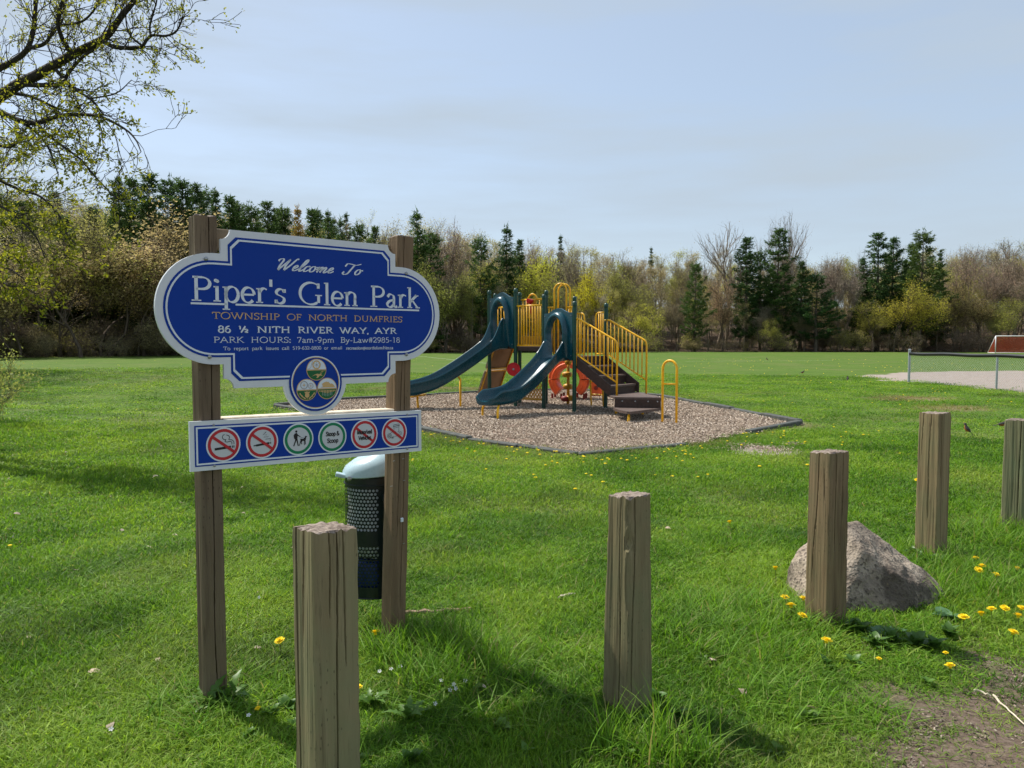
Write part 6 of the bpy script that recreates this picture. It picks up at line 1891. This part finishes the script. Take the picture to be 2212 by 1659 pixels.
# undergrowth along the edge
px = -300
while px < 2500:
    for _ in range(2):
        d = tree_edge(px) + rnd.choice([-2.5, -.5, 2, 5, 9]); p = spot(px + rnd.uniform(-20, 20), d)
        place_tree('shrub', SHRUB[rnd.randrange(3)], p, rnd.uniform(.4, .95), rnd.uniform(0, 6.28), 'twiggy brown shrub at the edge of the wood ' + where(px), 'shrubs along the edge of the wood',
                   rnd.choice([(.24, .20, .09), (.30, .28, .08), (.22, .15, .10), (.18, .14, .10), (.34, .34, .08)]), (1.1, 1.0, .92), 'shrub', rnd.uniform(1.0, 1.5))
    if px < 420:
        for _ in range(3):
            d = tree_edge(px) + rnd.uniform(-7, 4); p = spot(px + rnd.uniform(-20, 20), d)
            place_tree('shrub', SHRUB[rnd.randrange(3)], p, rnd.uniform(.5, 1.1), rnd.uniform(0, 6.28), 'dense grey brown shrub under the tan trees ' + where(px), 'shrubs along the edge of the wood', rnd.choice([(.26, .23, .12), (.24, .20, .13), (.30, .28, .12)]), (.95, .9, .8), 'shrub', rnd.uniform(1.0, 1.5))
    px += rnd.uniform(34, 56)

# ------------------------------------------------------------------ the near tree at the left, limbs reaching into the picture
def zt(u, v): return (u * .2929, v * .2929)
def near_tree():
    rng = np.random.default_rng(77)
    base = Vector((-10.6, 11.2, 0)); base.z = th(base.x, base.y) - .15
    root = thing('overhanging_tree', base, 'near budding tree at the left edge whose dark limbs reach over the lawn', 'tree')
    crotch = Vector((-10.2, 11.0, 3.4))
    P0, P1, R0, R1 = [], [], [], []; tips = []
    def chain(pts, r0, r1):
        pts = [np.array(p) for p in pts]
        for i in range(len(pts) - 1):
            P0.append(pts[i]); P1.append(pts[i + 1]); n = len(pts) - 1
            R0.append(r0 + (r1 - r0) * i / n); R1.append(r0 + (r1 - r0) * (i + 1) / n)
        return pts
    chain(catmull([base, base + Vector((.1, -.05, 1.6)), crotch, Vector((-10.0, 11, 4.8)), Vector((-10.1, 11.1, 6.0))], 4), .20, .04)
    limbs = [  # (depth start, depth end, r0, r1, points in the zoomed crop, joined to trunk at height)
     (10.2, 9.4, .085, .028, [(-330, 900), (0, 710), (120, 630), (260, 560), (400, 480), (540, 400), (720, 310), (800, 250), (900, 110), (990, 0), (1060, -120)], 3.9),
     (9.8, 9.4, .035, .012, [(540, 400), (470, 310), (430, 200), (430, 130), (460, 10), (500, -120)], None),
     (9.6, 9.2, .028, .009, [(760, 300), (850, 350), (1000, 350), (1050, 340), (1110, 265), (1220, 265), (1300, 230), (1350, 125)], None),
     (9.3, 9.2, .014, .006, [(1110, 262), (1105, 190), (1135, 80), (1155, 0), (1150, -80)], None),
     (9.3, 9.3, .014, .006, [(1050, 340), (960, 260), (930, 160), (930, 0)], None),
     (10.0, 9.7, .035, .014, [(180, 625), (330, 630), (460, 620), (490, 560), (600, 430), (720, 350)], None),
     (9.9, 9.2, .024, .007, [(400, 500), (480, 590), (560, 660), (680, 740), (760, 840), (825, 860)], None),
     (10.3, 9.9, .025, .009, [(90, 680), (250, 720), (400, 790), (520, 820), (620, 760)], None),
     (10.4, 9.3, .048, .006, [(-300, 760), (0, 830), (150, 890), (270, 910), (440, 855), (600, 845), (750, 865), (920, 950), (1000, 1030), (1040, 1120)], 3.2),
     (10.0, 9.0, .022, .007, [(270, 910), (360, 1000), (480, 1090), (600, 1180), (700, 1300), (880, 1490)], None),
     (10.2, 9.6, .020, .007, [(150, 890), (270, 980), (350, 1080), (400, 1200), (430, 1290)], None),
     (11.2, 10.8, .06, .02, [(-300, 640), (0, 500), (100, 450), (200, 360), (250, 200), (260, 80), (280, -100)], 4.3),
     (10.0, 9.6, .013, .005, [(650, 730), (850, 690), (970, 590)], None),
     (11.0, 10.4, .03, .008, [(200, 360), (330, 320), (420, 200), (600, 160), (700, 60), (740, -60)], None),
     (10.6, 10.2, .04, .008, [(-260, 1020), (0, 1075), (100, 1075), (190, 950)], 2.9),
     (10.4, 9.8, .03, .006, [(-260, 1200), (0, 1330), (150, 1400), (300, 1450), (430, 1580), (490, 1720), (560, 1800)], 2.6),
     (9.8, 9.4, .025, .006, [(-200, 1450), (0, 1520), (120, 1600), (260, 1740), (330, 1900)], 2.4),
     (9.4, 9.0, .02, .005, [(-200, 1900), (0, 1960), (100, 2000), (200, 2080)], 2.2),
     (9.2, 8.9, .02, .005, [(-200, 2050), (0, 2080), (80, 2110), (190, 2130)], 2.0),
    ]
    for da, db, r0, r1, pts, zj in limbs:
        w = []
        for i, q in enumerate(pts):
            f = i / (len(pts) - 1); w.append(dep(*zt(*q), da + (db - da) * f))
        if zj: w = [Vector((-10.1, 11.0, zj))] + w
        path = chain(catmull(w, 5), r0, r1)
        # side twigs
        n = len(path)
        for i in range(6 if zj else 1, n):
            if rng.random() < .62:
                for _ in range(1):
                    b = path[i] - path[i - 1]; b /= np.linalg.norm(b) + 1e-9
                    s = rng.normal(size=3); s -= b * s.dot(b); s /= np.linalg.norm(s)
                    an = rng.uniform(.45, 1.0); nd = b * math.cos(an) + s * math.sin(an)
                    rr = max(.004, (r0 + (r1 - r0) * i / n) * .4)
                    out = []; tp = []
                    grow(rng, path[i], nd, rng.uniform(.40, .95) * (.62 if r0 > .04 else .40), min(rr, .009), 0, 2, .7, out, tp, .04, (2, 3), .22)
                    for o in out:
                        P0.append(o[0]); P1.append(o[1]); R0.append(max(o[2], .0034)); R1.append(max(o[3], .0028))
                    tips.extend(tp)
    o_ = np.array(base)
    V, Q = seg_tubes(np.array(P0) - o_, np.array(P1) - o_, R0, R1, 5)
    me = np_mesh('limbs', V, Q, True); me.materials.append(M_twig)
    link_mesh('trunk', me, None, root)
    tp = np.array([t[0] for t in tips]) - o_; td = np.array([t[1] for t in tips])
    low = 1 - sstep(3.2, 5.6, tp[:, 2] + o_[2])
    k = np.where(rng.random(len(tp)) < .42 + .5 * low, 5, np.where(rng.random(len(tp)) < .5, 2, 0))
    B = np.repeat(tp, k, 0); D = np.repeat(td, k, 0); lw = np.repeat(low, k)
    n = len(B)
    B = B + rng.normal(0, .022, (n, 3)); D = D * .6 + rng.normal(0, .6, (n, 3)); D /= np.linalg.norm(D, axis=1, keepdims=True)
    sz = rng.uniform(.022, .05, n) * (1 + .35 * lw)
    V, T = rhomb_leaves(B, D * sz[:, None], sz * .5, rng)
    me = np_mesh('leaves', V, T); me.materials.append(leaf_mat('young_leaf', (.17, .20, .012), (.42, .40, .030), .55, .5, False))
    o = link_mesh('leaves', me, None, root); o['kind'] = 'stuff'
near_tree()
SAPL = broadleaf_meshes('sapling', 1.5, 301, 6, .045, 9, 2, .8, .5, .012, .05, .05, (3, 4), .0028, .2, haze=0)
for px, d, s, tint, lab in ((-20, 11.6, .85, (.24, .26, .06), 'twiggy low bush with fresh leaves at the left picture edge'), (-90, 9.6, .9, (.24, .26, .06), 'small leafy bush just beyond the left picture edge')):
    p = spot(px, d); place_tree('low_bush', SAPL, (p[0], p[1], th(p[0], p[1])), s, rnd.uniform(0, 6), lab, None, tint, (.5, .45, .4), 'bush')
SIDE = broadleaf_meshes('side', 12, 311, 4, .085, 2, 4, .62, .3, jit=.25, minr=.007, haze=3, hazelen=.7, hazew=.016)
# tall trees beyond the left picture edge that shade the lawn
for x, y, h_, lab in ((-21.5, 27.5, 14, 'yellow green budding tree beyond the left edge of the lawn'), (-26.5, 33.0, 15, 'second budding tree farther along the left edge of the lawn')):
    place_tree('budding_tree', SIDE, (x, y, th(x, y) - .05), h_ / 12, 1.0 if y < 30 else 4.0, lab, 'trees along the left edge of the lawn', (.42, .40, .07), (.7, .65, .6), wide=1.25)
# ------------------------------------------------------------------ chain link fence by the ball diamond
def make_fence():
    A = gnd(1963, 827); B = gnd(2152, 842); C = A + (B - A) * 2.0; D = A + (B - A) * 3.0
    root = thing('chain_link_fence', (A.x, A.y, 0), 'low chain link fence with black covered top rail beside the ball diamond', 'fence')
    for i, p in enumerate((A, B, C, D)):
        m = MB(); h = 1.23 if i == 0 else 1.06; r = .045 if i == 0 else .034
        m.lathe([(r, -.2), (r, h - .02), (r + .006, h - .015), (r + .004, h + .02), (r * .4, h + .035)], 14, p); m.build('post', M_steel, root, True, angle=40)
    d = (D - A).normalized()
    m = MB(); pts = [A + d * (i * .35 + .04) + Vector((0, 0, 1.085 - .012 * math.sin(i * .9))) for i in range(int((D - A).length / .35))]
    m.tube(pts, .060, 10); m.build('top_rail', M_blackpad, root, True)
    P0, P1 = [], []; L = (D - A).length; z0, z1 = .03, 1.06; st = .085; n = int(L / st)
    o = np.array(A); dn = np.array(d)
    for sg in (1, -1):
        for k in range(-13, n):
            x0, x1 = k * st, k * st + (z1 - z0)
            f0, f1 = max(0, -x0 / (x1 - x0)), min(1, (L - x0) / (x1 - x0))
            if f1 <= f0: continue
            za, zb = (z0, z1) if sg > 0 else (z1, z0)
            P0.append(dn * (x0 + (x1 - x0) * f0) + [0, .004 * sg, za + (zb - za) * f0]); P1.append(dn * (x0 + (x1 - x0) * f1) + [0, .004 * sg, za + (zb - za) * f1])
    V, Q = seg_tubes(np.array(P0), np.array(P1), np.full(len(P0), .0032), np.full(len(P0), .0032), 3)
    me = np_mesh('wire_mesh', V, Q); me.materials.append(M_steel)
    tag(link_mesh('wire_mesh', me, None, root), kind='stuff')
make_fence()

# ------------------------------------------------------------------ soccer goal
def make_goal():
    p = gnd(2150, 762.5); d = p.y; H_ = hgt(726, d)
    root = thing('soccer_goal', (p.x, p.y, 0), 'white framed soccer goal with orange red net at the right edge of the field', 'goal')
    W = 6.5; q = Vector((p.x + W, p.y - 1.2, 0)); bk = Vector((.25, 2.0, 0))
    for a, b in ((V2(p), V2(p, H_)), (V2(q), V2(q, H_)), (V2(p, H_), V2(q, H_)), (V2(p, H_), V2(p + bk)), (V2(q, H_), V2(q + bk)), (V2(p + bk), V2(q + bk)), (V2(p), V2(p + bk)), (V2(q), V2(q + bk))):
        m = MB(); m.tube([a, b], .06, 8); m.build('frame_bar', M_goalwhite, root, True)
    P0, P1 = [], []
    def net(a, b, c, e, n1, n2):
        for i in range(n1 + 1):
            f = i / n1; P0.append(a + (b - a) * f); P1.append(e + (c - e) * f)
        for i in range(n2 + 1):
            f = i / n2; P0.append(a + (e - a) * f); P1.append(b + (c - b) * f)
    net(V2(p + bk), V2(q + bk), V2(q, H_), V2(p, H_), 44, 20)
    net(V2(p), V2(p + bk), V2(p, H_), V2(p, H_), 14, 14); net(V2(q), V2(q + bk), V2(q, H_), V2(q, H_), 14, 14)
    o = np.array(root.location)
    V, Q = seg_tubes(np.array([tuple(v) for v in P0]) - o, np.array([tuple(v) for v in P1]) - o, np.full(len(P0), .017), np.full(len(P0), .017), 3)
    me = np_mesh('net', V, Q); me.materials.append(M_net)
    tag(link_mesh('net', me, None, root), kind='stuff')
make_goal()

# painted lines of the playing field
for a, b in (((890, 768), (1060, 786)), ((1060, 786), (1250, 793)), ((1480, 781), (1800, 779)), ((700, 775), (890, 768))):
    p, q = gnd(*a), gnd(*b); d = (q - p).normalized(); n = Vector((-d.y, d.x, 0)) * .07
    m = MB(); m.add([V2(p - n, .012), V2(p + n, .012), V2(q + n, .012), V2(q - n, .012)], [(0, 1, 2, 3)])
    tag(m.build('pitch_line', M_line), kind='structure')

# ------------------------------------------------------------------ dandelions
def dandelion_head(r, n=26, rows=3):
    m = MB()
    for q in range(rows):
        k = n - 6 * q
        for i in range(k):
            a = 6.283 * (i + .4 * q) / k + rnd.uniform(-.06, .06); L = r * (1 - .25 * q) * rnd.uniform(.88, 1.08); el = (.12 + .42 * q) + rnd.uniform(-.08, .1); w = r * .13
            d = Vector((math.cos(a) * math.cos(el), math.sin(a) * math.cos(el), math.sin(el))); s = Vector((-math.sin(a), math.cos(a), 0)) * w
            b = Vector((0, 0, .001 * q))
            m.add([b - s * .4, b + s * .4, b + d * L + s, b + d * L - s], [(0, 1, 2, 3)])
    m.lathe([(r * .28, -.012), (r * .36, -.004), (r * .34, .004), (r * .1, .012)], 10)
    return m
hm = dandelion_head(.024); head_o = hm.build('flower_head_proto', M_dand); HEAD = head_o.data; bpy.data.objects.remove(head_o)
sm_ = MB(); sm_.tube([(0, 0, 0), (.004, .002, .5), (0, 0, 1)], [.0025, .0022, .002], 5); st_o = sm_.build('stem_proto', M_stem); STEM = st_o.data; bpy.data.objects.remove(st_o)
fm = MB(); fm.lathe([(.008, 0), (.020, .005), (.019, .011), (.006, .015)], 9); f_o = fm.build('far_proto', M_dand); FARH = f_o.data; bpy.data.objects.remove(f_o)

def dandelion(x, y, hz, s, lab, group):
    root = thing('dandelion', (x, y, th(x, y)), lab, 'dandelion', group)
    t = bpy.data.objects.new('stem', STEM); t.parent = root; t.scale = (1, 1, hz); COL.objects.link(t)
    h = bpy.data.objects.new('flower_head', HEAD); h.parent = root; h.location = (0, 0, hz); h.scale = (s, s, s)
    h.rotation_euler = (rnd.uniform(-.25, .35), rnd.uniform(-.3, .3), rnd.uniform(0, 6)); COL.objects.link(h)
def zr(u, v): return ((2900 + .663 * u) / 1.8517, (1600 + .663 * v) / 1.8517)
near = [((604, 1384), 'yellow dandelion between the left sign post and the nearest bollard'), ((811, 1366), 'yellow dandelion just left of the right sign post base'),
        ((771, 1484), 'yellow dandelion right of the nearest bollard'), ((557, 1530), 'half open dandelion right of the left sign post base')]
near += [(zr(u, v), 'yellow dandelion in the cluster left of the cracked bollard') for u, v in ((362, 1190), (474, 1197), (398, 1238), (466, 1300))]
near += [(zr(613, 1450), 'large yellow dandelion below the foot of the cracked bollard'), (zr(303, 1013), 'yellow dandelion in the grass left of the boulder')]
near += [(zr(u, v), 'yellow dandelion in the long grass right of the tall pale bollard') for u, v in ((1510, 953), (1530, 1025), (1550, 1000), (1634, 1052), (1762, 1015))]
near += [(zr(u, v), 'yellow dandelion in the row right of the boulder') for u, v in ((1608, 1260), (1688, 1256), (1440, 1310), (1545, 1288), (1770, 1300), (1790, 1255))]
near += [(zr(1740, 1400), 'lone yellow dandelion below the row right of the boulder'), (zr(1357, 1602), 'yellow dandelion at the edge of the bare path'), (zr(928, 1560), 'small yellow dandelion bud in front of the boulder'),
         (zr(1330, 1525), 'tiny yellow dandelion near the bare path'), (zr(1158, 482), 'lone yellow dandelion left of the tall pale bollard'), (zr(28, 735), 'lone yellow dandelion on the open lawn left of the boulder')]
for (x, y), lab in near:
    hz = rnd.uniform(.075, .115); g = gnd(x, y, hz)
    small = ('tiny' in lab or 'small' in lab or 'half' in lab)
    dandelion(g.x, g.y, hz, .55 if small else rnd.uniform(.95, 1.2), lab, 'dandelions near the bollards')

def dandelion_density(x, y):
    px = PCX + FPX * x / y; py = 737 + FPX * CAM_H / y
    d = np.zeros(len(x)) + .10 * sstep(10, 16, y) + .02
    n = fnoise(x * .35, y * .35, 91)
    e = polysd(BED2, x, y)
    d += 4.5 * sstep(1.5, .15, -e) * (px > 860) * (py > 930) + 1.6 * sstep(3.6, .6, -e) * (px > 860) * (py > 930)
    d += .8 * sstep(1.6, .1, np.abs(polysd(INFIELD, x, y)) ) * (y < 36)
    d += .35 * (px > 1250) * (y > 16) * sstep(.4, .6, n)
    return d * (e < -.1) * (sand_mask(x, y) < .6) * sstep(.25, .6, n + .15)
N = 30000
u = RNG.random(N); r_ = (6.5 ** 1.4 + u * (70 ** 1.4 - 6.5 ** 1.4)) ** (1 / 1.4); a_ = RNG.uniform(R(-36), R(38), N)
dx, dy = r_ * np.sin(a_), r_ * np.cos(a_)
keep = RNG.random(N) < .10 * dandelion_density(dx, dy)
dx, dy = dx[keep], dy[keep]; order = np.argsort(dy); dx, dy = dx[order], dy[order]
for x, y in zip(dx[:220], dy[:220]):
    o = bpy.data.objects.new('dandelion', FARH); s = rnd.uniform(.7, 1.15); o.location = (x, y, th(x, y) + rnd.uniform(.02, .05)); o.scale = (s, s, s); COL.objects.link(o)
    dpx = PCX + FPX * x / y; zone = 'in the lawn left of the sign' if dpx < 380 else 'in the lawn under the sign boards' if dpx < 880 else ('along the front of the wood chip bed' if y < 13 else 'behind the left part of the playground') if dpx < 1300 else ('right of the wood chip bed' if y < 15 else 'behind the right part of the playground') if dpx < 1750 else 'in the lawn towards the ball diamond'
    tag(o, 'small yellow dandelion among many ' + zone, 'dandelion', 'dandelions ' + zone)
rest = list(zip(dx[220:], dy[220:]))
m = MB()
for x, y in rest:
    z = th(x, y) + .025; s = rnd.uniform(.7, 1.3) * .026
    m.add([(x + s * math.cos(k * 1.257), y + s * math.sin(k * 1.257), z) for k in range(5)] + [(x, y, z + .022)], [(k, (k + 1) % 5, 5) for k in range(5)])
if rest: tag(m.build('far_dandelions', M_dand), 'yellow dandelions speckling the far playing field', 'dandelions', kind='stuff')

# ------------------------------------------------------------------ small plants, fallen leaves, sticks
def leaf_mesh(L, W, fold=.25, curl=.35, n=7, wav=.0):
    m = MB(); rows = []
    for i in range(n + 1):
        f = i / n; w = W * math.sin(math.pi * min(1, f ** .8 * .97 + .03)) ** .8 * (1 + wav * math.sin(f * 28)); y = L * f; z = curl * L * (f - f * f) * 1.2
        rows.append([Vector((-w, y, z + fold * w)), Vector((0, y, z)), Vector((w, y, z + fold * w))])
    m.loft(rows, False, False)
    return m
def leaf_data(name, mat, **k):
    o = leaf_mesh(**k).build(name, mat, smooth=True); d = o.data; bpy.data.objects.remove(o); return d
LEAF_B = leaf_data('burdock', M_burdock, L=.16, W=.075, fold=.2, curl=.3, wav=.05)
LEAF_D = leaf_data('toothed', M_weed, L=.15, W=.022, fold=.3, curl=.5, n=10, wav=.45)
LEAF_O = leaf_data('ovate', M_weed, L=.085, W=.026, fold=.25, curl=.4)
def rosette(name, x, y, data, n, el, s, lab, cat, tint=(1, 1, 1), group=None):
    root = thing(name, (x, y, th(x, y)), lab, cat, group)
    for i in range(n):
        o = bpy.data.objects.new('leaf', data); o.parent = root; k = s * rnd.uniform(.65, 1.15); o.scale = (k, k, k)
        o.rotation_euler = (rnd.uniform(*el), rnd.uniform(-.2, .2), 6.283 * i / n + rnd.uniform(-.4, .4)); o.location = (0, 0, .01); o.color = (*tint, 1); COL.objects.link(o)
for (u, v), n, s, lab in (((940, 1440), 5, .55, 'broad grey green burdock leaves in front of the boulder'), ((1320, 1330), 5, .6, 'broad grey green burdock leaves at the right foot of the boulder'), ((1040, 1420), 3, .45, 'small burdock sprout in front of the boulder')):
    g = gnd(*zr(u, v)); rosette('burdock_plant', g.x, g.y, LEAF_B, n, (.1, .6), s, lab, 'plant')
for px, py, n, s, lab in ((452, 1530, 12, .95, 'pale leafy weed at the foot of the left sign post'), (500, 1522, 10, .9, 'dandelion leaves right of the left sign post foot'), (800, 1530, 9, .8, 'leafy weed in the grass right of the nearest bollard'), (880, 1560, 8, .8, 'low leafy weed in the sunny grass below the right sign post')):
    g = gnd(px, py); rosette('leafy_weed', g.x, g.y, LEAF_D, n, (.15, 1.0), s, lab, 'plant', (1.2, 1.2, 1.0))
for k, (u, v) in enumerate(((1180, 990), (1240, 1000), (1300, 1010), (1130, 950), (820, 1420), (900, 1500), (760, 1400), (1000, 1480), (1150, 1500), (1260, 1520), (1350, 1440))):
    g = gnd(*zr(u, v)); rosette('weed_clump', g.x, g.y, LEAF_O, 14, (.2, 1.25), 1.0, 'leafy green weed clump in the grass around the boulder', 'plant', (.95, 1, .9), 'weed clumps around the boulder')
for k in range(34):
    px, py = rnd.uniform(480, 2200), rnd.uniform(1420, 1655)
    g = gnd(px, py)
    if float(dirt_mask(np.array([g.x]), np.array([g.y]))[0]) > .4: continue
    rosette('plantain', g.x, g.y, LEAF_O, rnd.randrange(7, 12), (.2, 1.1), rnd.uniform(.45, .75), 'low broad leaved weed in the foreground grass', 'plant', rnd.choice([(1.3, 1.3, 1.0), (1, 1.1, .9), (1.5, 1.35, 1.0)]), 'low weeds in the foreground grass')
# fallen leaves
lv = [leaf_data('dry%d' % k, M_litter, L=.07, W=.024, fold=.5 - .3 * k, curl=.6, n=5, wav=.2) for k in range(3)]
spots = [(30, 1010), (150, 905), (263, 908), (262, 1154), (372, 1164), (190, 1462), (345, 1432), (547, 1410), (60, 1390), (110, 1100), (45, 1120), (520, 1060), (395, 1095), (500, 1180), (20, 1050), (75, 1215), (180, 1015), (325, 1190), (240, 1080),
         (300, 1010), (430, 1130), (95, 1320), (170, 1240), (560, 1290), (330, 1040), (210, 965), (140, 1000), (60, 950), (350, 980), (240, 1575), (1760, 1545), (1450, 1150), (1540, 1440), (1600, 1500), (1030, 1500), (1380, 1190), (530, 1115), (630, 1190)]
for px, py in spots:
    g = gnd(px, py); o = bpy.data.objects.new('fallen_leaf', rnd.choice(lv)); s = rnd.uniform(.45, .9)
    o.location = (g.x, g.y, th(g.x, g.y) + .026); o.scale = (s, s, s); o.rotation_euler = (rnd.uniform(-.5, .5), rnd.uniform(-.5, .5), rnd.uniform(0, 6)); c = rnd.uniform(.6, 1.35); o.color = (c, c * rnd.uniform(.92, 1.02), c * rnd.uniform(.85, 1), 1); COL.objects.link(o)
    tag(o, 'small dry leaf lying in the lawn ' + ('left of the sign' if px < 440 else 'under the sign' if px < 700 else 'right of the sign'), 'leaf', 'fallen leaves on the lawn')
# white violets
vm = MB()
for i in range(5):
    a = 6.283 * i / 5; vm.add([(0, 0, 0), (.012 * math.cos(a - .5), .012 * math.sin(a - .5), .004), (.017 * math.cos(a), .017 * math.sin(a), .003), (.012 * math.cos(a + .5), .012 * math.sin(a + .5), .004)], [(0, 1, 2, 3)])
v_o = vm.build('petals', M_violet); VIO = v_o.data; bpy.data.objects.remove(v_o)
for px, py in ((940, 1520), (972, 1490), (980, 1478), (985, 1487), (953, 1470), (845, 1445), (865, 1440), (240, 1575), (537, 1545), (560, 1290), (1005, 1470), (820, 1450)):
    g = gnd(px, py, .06); root = thing('white_violet', (g.x, g.y, 0), 'tiny white violet in the grass near the sign posts', 'flower', 'white violets in the grass')
    t = bpy.data.objects.new('stem', STEM); t.parent = root; t.scale = (.6, .6, .06); COL.objects.link(t)
    o = bpy.data.objects.new('petals', VIO); o.parent = root; o.location = (0, 0, .06); o.scale = (.62, .62, .62); o.rotation_euler = (rnd.uniform(.4, 1.2), 0, rnd.uniform(-.6, .6)); COL.objects.link(o)
# sticks
def stick(px0, px1, r, mat, lab, z=.03, name='stick'):
    a, b = gnd(*px0), gnd(*px1); m = MB(); n = 9
    pts = [a + (b - a) * (i / n) + Vector((rnd.uniform(-1, 1) * r * .4, rnd.uniform(-1, 1) * r * .6, z + rnd.uniform(-.004, .006))) for i in range(n + 1)]
    m.tube(pts, [r * rnd.uniform(.75, 1.1) * (1 - .5 * i / n) for i in range(n + 1)], 7)
    tag(m.build(name, mat, None, True, (a.x, a.y, 0), 40), lab, 'stick')
stick((868, 1336), (1016, 1326), .017, M_stick, 'thick brown bark covered stick lying right of the right sign post')
stick((1206, 1303), (1241, 1293), .010, M_palestick, 'short bleached stick on the open lawn', .035)
stick((2145, 1512), (2212, 1575), .005, M_palestick, 'thin pale straw lying across the bare path edge', .02)
stick((2105, 1500), (2140, 1512), .006, M_palestick, 'short pale splinter beside the bare path', .02)
stick((660, 1003), (682, 1000), .008, M_palestick, 'pale twig in the grass under the rule board', .03)

# ------------------------------------------------------------------ birds (thrushes foraging on the lawn)
def bird_mat(name, c): return plastic(name, c, .7, .3, .2, 60, .1)
MB_back, MB_breast = bird_mat('bird_back', (.045, .040, .036)), bird_mat('bird_breast', (.36, .115, .035))
MB_beak = bird_mat('bird_beak', (.35, .22, .04))
def bird(px, py, ang, s, upright, lab):
    g = gnd(px, py); root = thing('bird', (g.x, g.y, th(g.x, g.y)), lab, 'bird', 'birds foraging on the lawn')
    f = Vector((math.cos(ang), math.sin(ang), 0)); sd_ = Vector((-f.y, f.x, 0)); o = Vector(root.location)
    cu, su = math.cos(upright), math.sin(upright)
    def W(x, y, z): return o + (f * (x * cu - z * su) + sd_ * y + Vector((0, 0, x * su + z * cu))) * s + Vector((0, 0, .085 * s))
    prof = [(-.105, .004, .000, .002), (-.060, .013, .000, .006), (-.045, .024, -.002, .018), (-.02, .036, -.004, .032), (.015, .040, -.006, .036), (.045, .034, .002, .032), (.062, .024, .014, .024), (.074, .022, .027, .022), (.088, .021, .034, .021), (.102, .014, .033, .014), (.109, .004, .031, .004)]
    rings = [[W(x, w * math.cos(k * math.pi / 6), zc + h * math.sin(k * math.pi / 6)) for k in range(12)] for x, w, zc, h in prof]
    m = MB(); m.loft(rings, True, True); n = len(prof) - 1
    for i in range(len(m.f)):
        if i < n * 12:
            q, k = divmod(i, 12); m.m[i] = 1 if (k in (6, 7, 8, 9, 10, 11) and 2 <= q <= 6) else 0
    m.build('body', [MB_back, MB_breast], root, True)
    m = MB(); m.tube([W(.106, 0, .031), W(.135, 0, .027)], [.006 * s, .001], 6); m.build('beak', MB_beak, root)
    m = MB(); m.loft([[W(-.06, -.012, .004), W(-.06, .012, .004), W(-.06, .012, -.003), W(-.06, -.012, -.003)], [W(-.155, -.018, -.006), W(-.155, .018, -.006), W(-.155, .018, -.010), W(-.155, -.018, -.010)]], True, True); m.build('tail', MB_back, root)
    for k in (-1, 1):
        m = MB(); hip = W(.0, .016 * k, -.03); ft = Vector((hip.x, hip.y, o.z)) ; m.tube([hip, Vector(ft) + Vector((0, 0, .002))], .0025 * s, 5); m.tube([ft + Vector((0, 0, .003)), ft + f * .025 * s + Vector((0, 0, .003))], .0025 * s, 5); m.build('leg', MB_beak, root)
bird(2090, 938, 2.2, 1.0, .75, 'upright bird with rusty breast on the grass right of the tall pale bollard')
bird(2163, 926, .1, 1.0, .12, 'dark bird in profile beside the green tinged bollard')
bird(1657, 778.5, 1.9, 1.3, .5, 'distant dark bird far out on the field below the pines')
bird(1733, 808.5, .2, 1.15, .2, 'dark bird on the field left of the ball diamond')
bird(1831, 823, 1.2, 1.1, .6, 'brown bird on the grass at the tip of the ball diamond')
